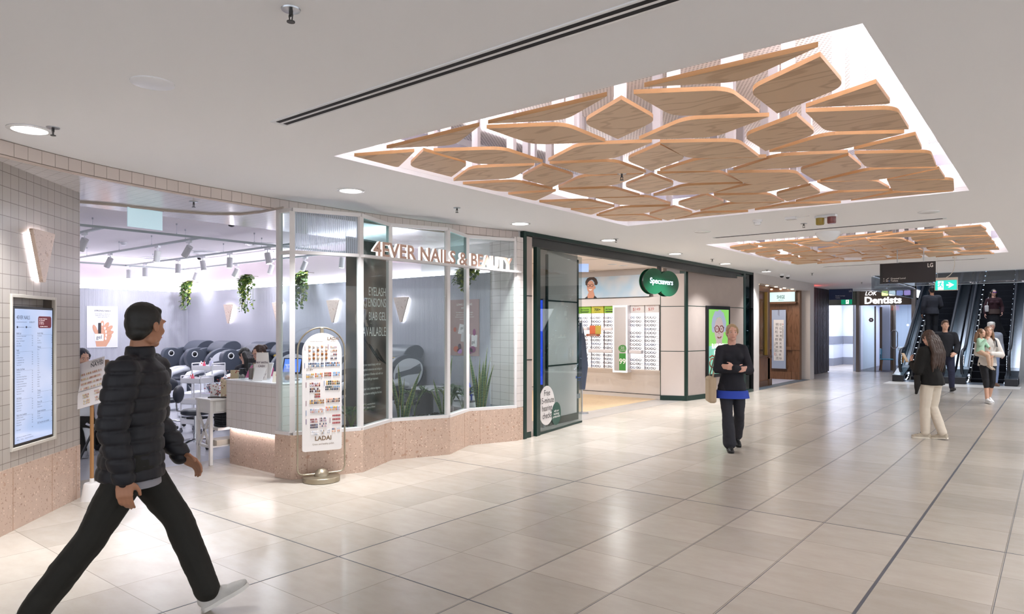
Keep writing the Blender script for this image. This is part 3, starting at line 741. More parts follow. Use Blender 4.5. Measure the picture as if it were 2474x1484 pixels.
vine('trailing vine seen through glass just right of the corner post', -10.94, 7.6, 2.66, 1.92, 3)
vine('trailing vine below the last letters of the salon sign', -6.82, 7.6, 2.50, 2.10, 4)

# ---- wall posters
def disc(bb, cx, cy, rx, ry, M, n=20, a0=0): bb.add([(cx+rx*math.cos(2*PI*i/n), cy+ry*math.sin(2*PI*i/n), 0) for i in range(n)], [tuple(range(n))], M)
skin_p = mat('poster_skin', 'd8a184', .5); skin_p2 = mat('poster_skin_dark', 'b87c5e', .5)
t = thing('wall_poster', 'white Strong Nails poster with a hand holding gel polish', 'poster', (-15.77, 5.96, 1.19))
b = MB(); b.box(0, .012, -.30, .30, 0, .87); b.build('board', mat('poster_white', 'e4e3ea', .4), t, smooth=False)
M0 = frameM((.0135, -.30, 0), *WX)
b = MB(); b.text('STRONG NAILS', .045, M0 @ I(.30, .76, 0), align='CENTER', bold=.015)
for i, s_ in enumerate(('Ask for Builder in a Bottle aka', 'BIAB which helps keep your', 'natural nails strong!')): b.text(s_, .024, M0 @ I(.30, .70-i*.034, 0), align='CENTER')
b.build('headline', ink, t, smooth=False)
b = MB()
P2 = M0 @ I(.31, .02, 0)
b.k = 0
b.add([(-.13, 0, 0), (.06, 0, 0), (.12, .10, 0), (.17, .22, 0), (.16, .34, 0), (.05, .40, 0), (-.10, .36, 0), (-.16, .20, 0)], [tuple(range(8))], P2)
for (cx, cy, w_, h_, a) in ((-.155, .36, .035, .10, .3), (-.02, .46, .034, .085, -.1), (.06, .43, .036, .09, -.5), (.12, .38, .035, .085, -.8), (.13, .28, .033, .08, -1.1)):
    b.k = 1; disc(b, 0, 0, w_+.004, h_+.004, P2 @ I(cx, cy, .0004) @ RZ(a)); b.k = 0; disc(b, 0, 0, w_, h_, P2 @ I(cx, cy, .0008) @ RZ(a))
b.build('hand_picture', [skin_p, skin_p2], t, smooth=False)
b = MB()
for (cx, cy, a) in ((-.015, .47, -.1), (.035, .385, -.6), (.055, .315, -.9), (.06, .24, -1.0), (.05, .17, -1.1)): disc(b, cx, cy, .016, .032, P2 @ I(0, 0, .0016))
b.build('nail_picture', mat('nail_white', 'f3ecec', .3), t, smooth=False)
b = MB(); b.k = 0; b.prism(rrect(-.165, .01, .12, .27, .02), 0, .001, P2 @ I(0, 0, .002)); b.k = 1; b.prism(rrect(-.095, -.04, .275, .50, .01), 0, .001, P2 @ I(0, 0, .002)); b.k = 2; b.text('gel', .11, P2 @ I(-.078, .165, .0035), align='CENTER', sx=.9)
b.build('bottle_picture', [mat('poster_bottle', 'f1f1f4', .3), mat('poster_cap', '3a3436', .3), ink], t, smooth=False)
t = thing('wall_poster', 'dusty pink Long Lasting Manis poster with polish bottles', 'poster', (-7.10, 7.78, 1.177))
b = MB(); b.box(-.295, .295, -.012, 0, 0, .86); b.build('board', mat('poster_pink', 'b39490', .45), t, smooth=False)
M0 = frameM((-.295, -.0135, 0), *WY)
b = MB(); b.text('LONG LASTING', .045, M0 @ I(.295, .77, 0), align='CENTER', bold=.01); b.text('MANIS', .045, M0 @ I(.295, .715, 0), align='CENTER', bold=.01)
for i, s_ in enumerate(('The GelBottle inc polishes are highly', 'pigmented, chip-resistant and offer', 'extreme long lasting wear. Recommend', 'manicures for hands')): b.text(s_, .024, M0 @ I(.295, .655-i*.034, 0), align='CENTER')
b.build('headline', inkw, t, smooth=False)
cols = [mat('pp_%s' % c, c, .4) for c in ('eeeaea', 'd8d4d6', 'c65f45', '9d6fb0', '8f2f6d', 'c08ad0', '5e4258')]
b = MB()
for k_, pts in ((0, [(.16, .34), (.32, .32), (.36, .46), (.20, .49)]), (1, [(.22, .22), (.40, .20), (.42, .33), (.24, .36)]), (0, [(.44, .14), (.55, .14), (.56, .32), (.44, .32)])):
    b.k = k_; b.prism(pts, 0, .001*(k_+1), M0)
for k_, cx, cy, rx, ry in ((2, .13, .10, .06, .045), (5, .20, .07, .05, .04), (4, .40, .08, .07, .05), (6, .20, .14, .035, .045), (4, .50, .36, .03, .05), (3, .34, .24, .03, .045), (4, .47, .10, .06, .05), (2, .10, .40, .03, .035)):
    b.k = k_; disc(b, cx, cy, rx, ry, M0 @ I(0, 0, .003))
b.build('product_picture', cols, t, smooth=False)
b = MB(); b.text('gel', .07, M0 @ I(.45, .19, .004), sx=.8); b.text('gel', .06, M0 @ I(.22, .41, .004) @ RZ(-.1), sx=.8); b.build('brand_lettering', ink, t, smooth=False)
b = MB(); b.box(-.012, 0, -.15, .15, 0, .9); tag(b.build('wall_poster', mat('poster_white', '', .4), None, (-15.76, 5.30, 1.15), smooth=False), 'white blank-edged poster cut off by the tiled wall end', 'poster')

# ---- tracks, spots, wires
trk = mat('track_grey', 'a9b2b2', .4, .3)
def track(label, p0, p1, wires, z=2.9):
    t = thing('lighting_track', label, 'track', ((p0[0]+p1[0])/2, (p0[1]+p1[1])/2, z), group='suspended lighting tracks')
    d = Vector((p1[0]-p0[0], p1[1]-p0[1])); L_ = d.length/2; a = math.atan2(d.y, d.x)
    b = MB(); b.box(-L_, L_, -.017, .017, 0, .03, RZ(a)); b.box(-L_, L_, -.004, .004, -.001, .003, RZ(a)); b.build('rail', trk, t, smooth=False)
    for q in wires:
        px_ = -L_+2*L_*q; v = RZ(a) @ Vector((px_, 0, 0)); b = MB(); b.cyl((v.x, v.y, .03), (v.x, v.y, .18), .0018, n=5); b.cyl((v.x, v.y, .155), (v.x, v.y, .181), .010, n=8); b.cyl((v.x, v.y, .03), (v.x, v.y, .05), .006, n=6)
        b.build('suspension_wire', steel, t)
track('nearest suspended track running along the salon entrance', (-9.75, 0), (-9.75, 7.5), (.45, .62, .78, .93))
track('short suspended track next to the tiled wall end', (-12, 3.7), (-9.77, 3.7), (.3, .85))
track('suspended cross track nearest the salon entrance', (-15.3, 5.0), (-9.77, 5.0), (.25, .5, .72, .92))
track('middle suspended cross track with six spotlights', (-15.3, 6.25), (-9.3, 6.25), (.2, .45, .65, .85))
track('suspended track closest to the sconce wall', (-15.3, 7.45), (-8.2, 7.45), (.12, .3, .5, .7, .9))
track('farthest suspended track along the poster wall', (-15.3, 0), (-15.3, 7.43), (.5, .8))
def spot():
    t = thing('track_spotlight', 'x', 'spotlight', (0, 0, 2.9))
    b = MB(); b.box(-.06, .06, -.02, .02, -.035, 0); b.build('adapter', whitegloss, t, bevel=.003)
    b = MB(); b.cyl((0, 0, -.035), (0, 0, -.10), .008, n=8); b.build('stem', whitegloss, t)
    b = MB(); b.cyl((0, 0, .03), (0, 0, -.15), .048, n=20); o = b.build('lamp_head', mat('spot_white', 'cfcfd0', .4), t, (0, 0, -.11), (0, 0, 0), bevel=.003)
    b = MB(); b.cyl((0, 0, -.1503), (0, 0, -.152), .040, n=18); b.build('lens', lamp_e, o, smooth=False)
    return t
SPOTP = 4.4
s0_ = spot(); first = True
SP = [(-10.38, 3.7, .5, 'beside the tiled wall end'), (-12.90, 5.0, .55, 'far left on the near cross track'), (-11.11, 5.0, .15, 'in the middle of the near cross track'), (-10.10, 5.0, .6, 'at the right end of the near cross track'),
      (-15.2, 6.25, 0, 'farthest left on the middle cross track'), (-14.44, 6.25, 0, 'second from the left on the middle cross track'), (-13.05, 6.25, .02, 'third on the middle cross track'), (-12.12, 6.25, -.18, 'fourth on the middle cross track'), (-11.19, 6.25, .03, 'fifth on the middle cross track'), (-10.03, 6.25, -.2, 'right end of the middle cross track'),
      (-14.72, 7.45, .45, 'left on the wall-side track by the corner vine'), (-13.07, 7.45, .5, 'second on the wall-side track'), (-11.81, 7.45, .35, 'third on the wall-side track before the glass post'), (-10.73, 7.45, .45, 'on the wall-side track above the third vine'), (-9.66, 7.45, .1, 'on the wall-side track just left of the dark banner')]
for (x_, y_, tl, la) in SP:
    o = s0_ if first else dup(s0_); first = False
    o.location = (x_, y_, 2.9); o['label'] = 'white cylinder spotlight '+la; o['group'] = 'white track spotlights'
    o.rotation_euler = (0, 0, 0)
    for ch in o.children:
        if ch.name.startswith('lamp_head'):
            ch.rotation_euler = (-tl*.35, tl, 0); a_ = area('spot_beam', (0, 0, -.155), .075, .075, SPOTP, COOL, shape='DISK', parent=ch)
# round ceiling diffusers
def diffuser(name, label, x_, y_, z_, r_, g):
    t = thing(name, label, 'ceiling vent', (x_, y_, z_), group=g)
    b = MB(); b.lathe([(r_, 0), (r_, -.01), (r_*.9, -.016), (r_*.86, -.004)], 32); b.build('outer_ring', whitegloss, t)
    b = MB(); b.lathe([(r_*.62, -.004), (r_*.62, -.02), (r_*.35, -.026), (.01, -.022)], 28); b.build('inner_cone', mat('diff_grey', 'c4c4c8', .4), t)
diffuser('ceiling_diffuser', 'round white ceiling air diffuser in the middle of the salon', -13.0, 6.75, 3.08, .33, 'salon air diffusers')
diffuser('ceiling_diffuser', 'round white ceiling air diffuser furthest left in the salon', -14.9, 6.7, 3.08, .33, 'salon air diffusers')
diffuser('ceiling_diffuser', 'round white ceiling air diffuser nearest the glass post', -11.0, 6.8, 3.08, .33, 'salon air diffusers')
b = MB(); b.lathe([(.05, 0), (.05, -.02), (.04, -.03), (.03, -.05), (.005, -.052)], 18); tag(b.build('smoke_detector', whitegloss, None, (-12.6, 5.1, 3.08)), 'small white smoke detector on salon ceiling behind tracks', 'smoke detector')
def dome_cam(label, x_, y_, z_):
    t = thing('security_camera', label, 'camera', (x_, y_, z_)); b = MB(); b.lathe([(.06, 0), (.06, -.05), (.05, -.055)], 20); b.build('housing', whitegloss, t)
    b = MB(); b.lathe([(.048, -.054), (.046, -.07), (.035, -.09), (.01, -.1)], 18); b.build('dome', black_m, t)
    return t
dome_cam('white and black security camera hanging by salon soffit edge', -8.82, 4.95, 3.08)
dome_cam('small dark security camera near the far salon corner', -13.6, 6.95, 3.08)
# hanging glass exit blade (seen edge-on lit, blank face)
t = thing('exit_blade_sign', 'blank pale blue glass exit blade hanging under soffit', 'sign', (-7.62, 3.30, 2.878))
b = MB(); b.box(-.004, .004, -.19, .19, -.215, 0, RZ(.12)); b.build('blade', mat('blade_glow', 'cfe6ee', .2, emit='bcdcea', estr=.35), t, smooth=False)
b = MB(); b.box(-.012, .012, -.20, .20, -.01, 0, RZ(.12)); b.build('mount', steel, t, smooth=False)

# ---- big translucent eyelash banner
t = thing('window_banner', 'tall dark eyelash extensions banner standing behind the salon glass', 'banner', (-6.66, 5.19, 0))
BD = Vector((-6.83+6.66, 6.03-5.19)); BL = BD.length; ba = math.atan2(BD.y, BD.x)
bm_ = bpy.data.materials.new('banner_print'); bm_.use_nodes = True; n = bm_.node_tree; p = n.nodes['Principled BSDF']; tcn = n.nodes.new('ShaderNodeTexCoord'); nz = n.nodes.new('ShaderNodeTexNoise'); nz.inputs['Scale'].default_value = 1.8; nz.inputs['Detail'].default_value = 1
cr = n.nodes.new('ShaderNodeValToRGB'); cr.color_ramp.elements[0].color = (*lin('3c3635'), 1); cr.color_ramp.elements[1].color = (*lin('8d766c'), 1); cr.color_ramp.elements[0].position = .42; cr.color_ramp.elements[1].position = .62
n.links.new(tcn.outputs['Object'], nz.inputs[0]); n.links.new(nz.outputs[0], cr.inputs[0]); n.links.new(cr.outputs[0], p.inputs['Base Color']); p.inputs['Roughness'].default_value = .4
MB_ = Matrix(((math.cos(ba), 0, math.sin(ba), 0), (math.sin(ba), 0, -math.cos(ba), 0), (0, 1, 0, 0), (0, 0, 0, 1)))
b = MB(); b.box(0, BL, -.006, 0, .42, 2.69, RZ(ba)); b.build('print', bm_, t, smooth=False)
b = MB(); b.box(-.02, BL+.02, -.03, .0, .40, .425, RZ(ba)); b.box(-.01, BL+.01, -.02, .0, 2.68, 2.70, RZ(ba)); b.cyl((0, 0, 2.7), (0, 0, 2.875), .003); v = RZ(ba) @ Vector((BL, 0, 0)); b.cyl((v.x, v.y, 2.7), (v.x, v.y, 2.875), .003)
b.build('rail', steel, t, smooth=False)
MT = MB_ @ I(0, 0, .008)
b = MB()
for s_, z_, sz in (('EYELASH', 2.01, .155), ('EXTENSIONS', 1.87, .155), ('BIAB GEL', 1.70, .15), ('AVAILABLE', 1.50, .165)): b.text(s_, sz, MT @ I(BL-.09, z_, 0), align='RIGHT', sx=.58)
for i, s_ in enumerate(('Enhance your natural beauty with our', 'exquisite eyelash extensions and indulge in', 'the bespoke glamour of flawless nails with our', 'premium BIAB gel treatment.', '', 'Elevate your look, embrace elegance -', 'because you deserve nothing but the best.')): b.text(s_, .044, MT @ I(BL/2+.02, 1.13-i*.06, 0), align='CENTER', sx=.62)
for i, s_ in enumerate(('INSTAGRAM: 4evernailsandbeauty', 'FACEBOOK: 4ever Nails & Beauty')): b.text(s_, .032, MT @ I(BL/2-.02, .64-i*.04, 0), align='CENTER', sx=.6)
b.build('slogan', inkw, t, smooth=False)
b = MB(); b.text('&', .62, MT @ I(BL*.17, 1.62, -.001), sx=.7); b.build('ampersand', mat('banner_amp', 'a08c80', .5), t, smooth=False)
b = MB()
for i in range(14):
    q = i/13; a = -2.2+q*1.5; cx, cz = BL*.68+.16*q, 1.34-.18*q; b.tube([(cx, cz, 0), (cx+.06*math.cos(a), cz+.06*math.sin(a), 0), (cx+.10*math.cos(a+.35), cz+.1*math.sin(a+.35), 0)], .004, 4, M=MT)
b.tube([(BL*.5, 1.40, 0), (BL*.72, 1.22, 0), (BL*.95, 1.12, 0)], .008, 5, M=MT); b.tube([(BL*.38, 1.48, 0), (BL*.72, 1.18, 0)], .007, 4, M=MT)
b.build('eyelash_picture', mat('lash_black', '241f1e', .6), t, smooth=False)

# ---- reception counter
ct = grid_tile_mat('counter_tile', 'dcd6d3', 'b5a49a', 0.102, 0.102, (1, 0, 0), (0, 0, 1), -7.66, .03, 0.003, 0.2, 0.02, 0.4)
t = thing('reception_counter', 'white tiled reception counter on a lit terrazzo plinth', 'counter', (-7.12, 4.5, 0))
b = MB(); b.box(-.54, .54, -.265, .38, .435, .985); b.build('tiled_body', ct, t, smooth=False, bevel=.003)
# body uses object coords, keep its lines on the corners
b = MB(); b.box(-.545, .545, -.27, .385, .985, 1.0); b.build('worktop', whitegloss, t, smooth=False, bevel=.002)
b = MB(); b.box(-.55, .54, -.216, .36, 0, .435); b.build('plinth', tz, t, smooth=False)
b = MB(); b.box(-.53, .53, -.25, -.22, .428, .434); b.build('plinth_light', led, t, smooth=False)
area('plinth_wash', (-7.12, 4.262, .425), 1.0, .03, 1.0, (1, .96, .95))
b = MB(); b.box(-.54, -.50, .38, 1.2, 0, .985); b.build('return_panel', whitegloss, t, smooth=False)
# on the counter
zc = 1.0
t = thing('cash_sign', 'tall folded Pay With Cash card on the counter', 'card', (-7.20, 4.40, zc), -.15+PI/5)
b = MB(); b.box(-.075, .075, -.002, .002, 0, .32, RX(-.12)); b.box(-.075, .075, .09, .093, 0, .30, RX(.18)); b.build('card', mat('card_white', 'ded6d2', .5), t, smooth=False)
M0 = RX(-.12) @ frameM((0, -.004, 0), (1, 0, 0), (0, 0, 1))
b = MB(); b.text('PAY WITH', .034, M0 @ I(0, .19, 0), align='CENTER', bold=.02); b.text('CASH', .034, M0 @ I(0, .15, 0), align='CENTER', bold=.02); b.text('FOR 3%', .028, M0 @ I(-.07, .09, 0), bold=.01); b.text('/ / /', .032, M0 @ I(.02, .055, 0), bold=.03); b.text('/ / /', .032, M0 @ I(.0, .02, 0), bold=.03); b.build('lettering', mat('purple_ink', '5a4a55', .5), t, smooth=False)
t = thing('tablet_terminal', 'black payment tablet with blue screen on counter end', 'tablet', (-6.84, 4.55, zc), .55)
b = MB(); b.box(-.115, .115, -.01, .01, .08, .27, RX(-.35)); b.build('case', black_m, t, bevel=.006); b = MB(); b.box(-.098, .098, -.0125, -.0105, .10, .255, RX(-.35)); b.build('screen', mat('blue_screen', '3a5fd8', .2, emit='5b7cf0', estr=1.1), t, smooth=False)
b = MB(); b.box(-.07, .07, -.05, .10, 0, .012); b.cyl((0, .06, .01), (0, .04, .16), .016); b.build('stand', steel, t, bevel=.004)
t = thing('glass_jar', 'round clear glass jar of pebbles on counter edge', 'jar', (-7.52, 4.36, zc))
b = MB(); b.lathe([(.045, 0), (.055, .02), (.055, .08), (.04, .105), (.04, .125)], 24); b.build('jar_body', clear, t)
b = MB()
for i in range(28): a = R.uniform(0, 6.28); r_ = R.uniform(0, .038); b.ell((r_*math.cos(a), r_*math.sin(a), .015+R.uniform(0, .03)), .012, 6, 4)
b.build('pebbles', mat('pebble_grey', '8c8480', .6), t)
b = MB(); b.cyl((0, 0, 0), (0, 0, .19), .035, n=20); b.k = 1; b.cyl((0, 0, .002), (0, 0, .13), .028, n=14)
tag(b.build('acrylic_tube', [clear, mat('nail_files', '7b6a66', .6)], None, (-7.40, 4.40, zc)), 'upright acrylic cylinder of grey nail files on counter', 'container')
for (x_, y_, a, la) in ((-7.33, 4.44, .9, 'brown framed card holder leaning left of the cash card'), (-7.28, 4.52, .2, 'white framed stand tucked behind the cash card')):
    t = thing('card_holder', la, 'card holder', (x_, y_, zc), a); b = MB(); b.box(-.06, .06, -.004, .004, 0, .20, RX(-.3)); b.build('frame', mat('frame_brown', '8d7764', .5) if a > .5 else whitegloss, t, bevel=.002); b = MB(); b.box(-.05, .05, -.006, -.005, .015, .185, RX(-.3)); b.build('insert', mat('insert_pale', 'd7d3cf', .4), t, smooth=False)
    b = MB(); b.box(-.03, .03, 0, .07, 0, .006); b.build('foot', whitegloss, t, smooth=False)
b = MB()
for k_ in range(1): b.prism([(-.075, 0), (.06, 0), (.10, .155), (-.06, .155)], -.001, .001, RX(PI/2-.2))
tag(b.build('leaflet_stack', mat('leaflet_white', 'ebe8e8', .5), None, (-7.10, 4.30, zc), .3, smooth=False), 'white slanted leaflet standing in front of cash card', 'leaflet')
t = thing('gift_bag', 'small clear plastic bag of treats by the glass', 'bag', (-6.70, 4.42, zc)); b = MB(); b.lathe([(.05, 0), (.06, .05), (.035, .15), (.01, .17), (.03, .20)], 12); b.build('bag_film', glass_mat('bag_film', 'eef2f4', .2, .2, .35), t); b = MB(); b.ell((0, 0, .05), (.03, .03, .03), 8, 6); b.build('contents', mat('treat_orange', 'c98c6a', .5), t)
t = thing('counter_card', 'small printed price card with orange dots near bag', 'card', (-6.78, 4.33, zc), .5); b = MB(); b.box(-.045, .045, -.002, .002, 0, .12, RX(-.2)); b.build('card', mat('card_cream', 'e6ddcf', .5), t, smooth=False); b = MB(); disc(b, 0, .08, .012, .014, RX(-.2) @ frameM((0, -.004, 0), (1, 0, 0), (0, 0, 1))); b.build('dot', mat('dot_orange', 'd79a3a', .5), t, smooth=False)

# ---- oval nail colour stand (LADAI)
SD = Vector((.293, .724, 0)).normalized(); SN = Vector((SD.y, -SD.x, 0))
t = thing('nail_colour_stand', 'arched metal stand holding a white board of nail colour samples', 'display stand', (-6.03, 4.385, 0), math.atan2(SD.y, SD.x))
champ = mat('champagne_metal', 'a59a86', .35, .85)
b = MB(); b.lathe([(.185, 0), (.19, .005), (.19, .05), (.185, .055), (.0, .056)], 40); b.build('base_disc', champ, t)
b = MB(); b.ell((0, 0, .055), (.078, .078, .078), 24, 14); b.build('base_dome', champ, t)
hp = []; hw = .245; r_ = .06
for i in range(25): a = PI*i/24; hp.append((hw*math.cos(a), 0, 1.36+hw*math.sin(a)))
left = [(-hw, 0, z) for z in (1.2, .8, .4, .2)]; crn = [(-hw+r_-r_*math.cos(q), 0, .14-r_*math.sin(q)+.0) for q in (0, .5, 1.0, PI/2)]; bot = [(-.1, 0, .08), (.1, 0, .08)]; crn2 = [(-x, 0, z) for x, _, z in crn[::-1]]; right = [(hw, 0, z) for z in (.2, .4, .8, 1.2)]
b = MB(); b.tube(hp+left+crn+bot+crn2+right, .0085, 10, closed=True); b.build('hoop', champ, t)
b = MB(); b.box(-.016, .016, -.028, .004, 1.50, 1.605); b.build('hanging_clip', champ, t, bevel=.003)
bw = .205
pts = rrect(-bw, bw, .325, 1.0, .02)[:]
out = [(bw*math.cos(PI*i/24), 1.345+.205*math.sin(PI*i/24)) for i in range(25)]+[(-bw, .36)]+[(-bw+.02-.02*math.cos(q), .345-.02*math.sin(q)) for q in (.4, 1.1)]+[(-bw+.03, .322), (bw-.03, .322)]+[(bw-.02+.02*math.cos(q), .345-.02*math.sin(q)) for q in (1.1, .4)]+[(bw, .36)]
MF = frameM((0, -.024, 0), (1, 0, 0), (0, 0, 1))
b = MB(); b.prism(out, 0, .008, MF @ I(0, 0, -.0)); b.build('board', mat('board_white', 'e5e0de', .35), t, smooth=False)
MG = MF @ I(0, 0, .009)
ladai = mat('ladai_brown', '7b6249', .5)
b = MB(); b.text('LADAI', .045, MG @ I(.115, 1.475, 0), align='CENTER', bold=.02); b.text('nail system', .014, MG @ I(.115, 1.458, 0), align='CENTER'); b.text('LADAI', .062, MG @ I(.01, .432, 0), align='CENTER', bold=.03); b.text('Green and healthy polish', .026, MG @ I(.01, .385, 0), align='CENTER', sx=.85); b.text('nail polish collection series', .012, MG @ I(-.06, 1.458, 0), align='CENTER'); b.text('218+', .035, MG @ I(-.165, 1.158, 0))
b.build('lettering', ladai, t, smooth=False)
palette = ['f0dccf', 'd9a184', '7d2b30', '2d3550', '6f8fb0', 'c3c8d4', 'd2a13a', '8d5a2e', 'b8502e', '203a34', '4a5578', 'caa9b8', 'a3161f', '3e2030', 'e8e6ea', 'b5a088', 'e2764a', '86b0e0']
pm = [mat('polish_'+c, c, .15) for c in palette]
b = MB()
def swatches(x0, x1, z, n, cols_, h=.019, rows=2):
    for r__ in range(rows):
        for i in range(n):
            b.k = R.choice(cols_); xx = x0+(x1-x0)*(i+.5)/n
            b.ell((xx, -.034, z-r__*.024), ((x1-x0)/n*.42, .004, .0115), 6, 4)
for r__ in range(4):
    for i in range(5): b.k = R.choice([0, 1, 7, 14, 15]); b.ell((-.13+i*.043, -.034, 1.41-r__*.041), (.013, .005, .016), 8, 6)
    swatches(.085, .155, 1.405-r__*.041, 5, [[0, 1, 11], [1, 0, 7], [2, 3, 14], [0, 3, 13]][r__], rows=1)
def YB(y): return 1.557-(y-160)*.00123+.012
for x0, x1, y_, n_, c_ in ((-.145, .015, 435, 10, [4, 5, 3, 0, 10]), (.03, .185, 432, 10, [4, 3, 10, 17, 1]), (-.165, -.085, 525, 5, [5, 15, 6]), (-.075, .005, 522, 5, [6, 5, 16]), (.02, .095, 518, 5, [7, 8, 12]), (.11, .185, 515, 5, [10, 17, 1]),
        (-.13, -.02, 600, 6, [5, 11, 2, 1]), (.04, .185, 590, 8, [6, 7, 9, 15]), (-.13, -.02, 648, 6, [0, 7, 13, 5]), (.03, .185, 636, 9, [15, 9, 3, 4]), (-.08, -.02, 695, 4, [8, 7, 2, 12]), (-.13, .02, 747, 10, [6, 7, 15, 3]), (.04, .185, 740, 10, [1, 15, 13, 7]),
        (-.125, .02, 822, 9, [5, 4, 1, 11, 14]), (.035, .185, 810, 10, [17, 6, 11, 16]), (-.125, -.045, 905, 6, [1, 11, 2]), (-.03, .045, 900, 6, [11, 5, 13]), (-.125, -.045, 952, 6, [13, 3, 10]), (-.03, .045, 946, 6, [0, 11, 10]), (-.12, -.04, 1010, 6, [14, 14, 5]), (-.02, .02, 1004, 3, [5, 15, 14]), (.05, .08, 1002, 2, [14, 5]), (.10, .14, 996, 3, [1, 0, 10]), (.155, .185, 994, 2, [1, 5])):
    swatches(x0, x1, YB(y_), n_, c_)
for y_ in (882, 914, 945): swatches(.105, .19, YB(y_), 8, [12, 12, 2], rows=1)
o = b.build('nail_swatches', pm, t); o['kind'] = 'stuff'
b = MB()
for (x_, z_, c_) in ((-.175, 1.31, 0), (.06, 1.31, 1), (-.18, 1.12, 2), (-.165, .92, 1), (.02, .93, 2), (-.165, .73, 1), (-.165, .63, 2), (-.165, .54, 3), (.08, .54, 1)): b.k = c_; b.box(x_-.003, x_+.003, -.0345, -.033, z_-.025+.09, z_+.03+.09)
b.build('series_marks', [mat('mk_pink', 'dcc6cb', .5), mat('mk_mauve', '8d6a78', .5), mat('mk_blue', '7d95b8', .5), mat('mk_purple', '5d4a7a', .5)], t, smooth=False)

# ---- NAYISI floor stand
t = thing('swatch_stand', 'tilted nail tip sample card on wooden pole with white base', 'display stand', (-7.047, 2.574, 0))
b = MB(); b.lathe([(.092, 0), (.088, .01), (.068, .145), (.06, .158), (.02, .16), (.018, .20)], 28); b.build('base', mat('stand_white', 'dcd8d6', .4), t)
b = MB(); b.box(-.012, .012, -.012, .012, .19, .90, RZ(.3)); b.build('pole', wood('pole_wood', 'a87a4c', '8d6238', (8, 8, 1)), t, bevel=.002)
cardM = I(.0, .0, .87) @ RZ(YAW-.2) @ RX(-.35) @ RY(-.30)
b = MB(); b.box(-.14, .14, -.004, 0, 0, .46, cardM @ I(.01, -.02, 0)); b.build('card', mat('card_lilac', 'ddd6d6', .3), t, smooth=False)
CM = cardM @ I(.01, -.02, 0) @ frameM((0, -.0052, 0), (1, 0, 0), (0, 0, 1))
b = MB(); b.text('NAYISI', .06, CM @ I(.13, .385, 0), align='RIGHT', sx=.75, bold=.01); b.text('white tea', .042, CM @ I(.115, .425, 0), align='RIGHT', sx=.7); b.box(-.13, .13, -.0055, -.005, .165, .168, cardM @ I(.01, -.02, 0)); b.build('lettering', ink, t, smooth=False)
b = MB()
for r__ in range(4):
    for i in range(20): b.k = R.randrange(4); b.ell((-.10+i*.0108, -.028, .33-r__*.048), (.0048, .004, .013), 6, 4, cardM @ I(.01, 0, 0))
for cx, cz in ((-.05, .11), (.07, .12), (-.04, .05), (.08, .055)):
    for i in range(10): b.k = R.randrange(4); b.ell((cx-.03+(i % 5)*.014, -.028, cz+.012*(i//5*2-1)), (.006, .004, .011), 6, 4, cardM @ I(.01, 0, 0))
o = b.build('nail_tips', [mat('tip_'+c, c, .15) for c in ('c9a293', 'a98070', 'd8cfc8', 'c9b490')], t); o['kind'] = 'stuff'

# ---- white X side table
t = thing('side_table', 'white wooden side table with crossed sides and a drawer', 'table', (-7.86, 4.33, 0))
tw = mat('table_white', 'd8d5d2', .4)
b = MB(); b.box(-.17, .17, -.28, .28, .75, .77); b.build('tabletop', tw, t, bevel=.003)
b = MB(); b.box(-.14, .14, -.25, .25, .60, .75); b.build('drawer_case', tw, t, bevel=.002)
b = MB(); b.box(.141, .147, -.20, .22, .615, .74); o = b.build('drawer', tw, t, bevel=.002); b = MB(); b.box(.148, .155, -.04, .04, .71, .73); b.build('label_holder', mat('dark_brass', '4a4038', .4, .8), o, smooth=False)
for sx_ in (-1, 1):
    for sy_ in (-1, 1):
        b = MB(); b.box(sx_*.145-.018, sx_*.145+.018, sy_*.255-.018, sy_*.255+.018, 0, .75); b.build('leg', tw, t, bevel=.003)
for sy_ in (-1, 1):
    b = MB(); d_ = math.hypot(.27, .38); a_ = math.atan2(.38, .27)
    for s_ in (-1, 1): b.box(-d_/2, d_/2, -.009, .009, -.016, .016, I(0, sy_*.255, .40) @ RY(s_*a_))
    b.box(-.14, .14, sy_*.255-.009, sy_*.255+.009, .20, .23); b.build('cross_brace', tw, t, smooth=False)
b = MB(); b.box(-.14, .14, -.25, .25, .20, .215); b.build('shelf', tw, t, smooth=False)
# on and in it
for k_, (dx, dy, h_, c_, la) in enumerate(((.02, -.05, .22, 'd6c6a8', 'cream slatted nail tip fan nearest the counter on the side table'), (-.02, .10, .32, 'cbbb98', 'taller cream nail tip fan behind the shorter one'), (-.08, -.12, .16, 'e3e0e0', 'white nail tip fan with dark sprigs at the table corner'))):
    t = thing('nail_tip_fan', la, 'nail samples', (-7.86+dx+.06, 4.33+dy, .77), .5+k_*.2, group='fans of sample nails')
    b = MB(); b.box(-.05, .05, -.008, .008, .012, h_); b.build('board', mat('fan_'+c_, c_, .5), t, bevel=.003)
    b = MB(); b.box(-.07, .07, -.04, .04, 0, .012); b.build('stand', mat('fan_stand', '3a2c28', .4), t, bevel=.003)
    b = MB(); rr = random.Random(k_)
    for i in range(60):
        z_ = rr.uniform(.03, h_); a = rr.uniform(0, 6.28); l_ = rr.uniform(.03, .11); x_ = math.cos(a)*l_; y_ = math.sin(a)*l_
        b.k = 3; b.cyl((0, 0, z_-.02), (x_, y_, z_), .0012, n=4); b.k = rr.choice([0, 0, 1, 2]); b.ell((x_, y_, z_), (.009, .005, .006), 6, 4)
    o = b.build('sample_nails', [mat('nail_red', '9c1f26', .2), mat('nail_wine', '4a1c26', .2), mat('nail_pink', 'e3c9cb', .2), clear], t); o['kind'] = 'stuff'
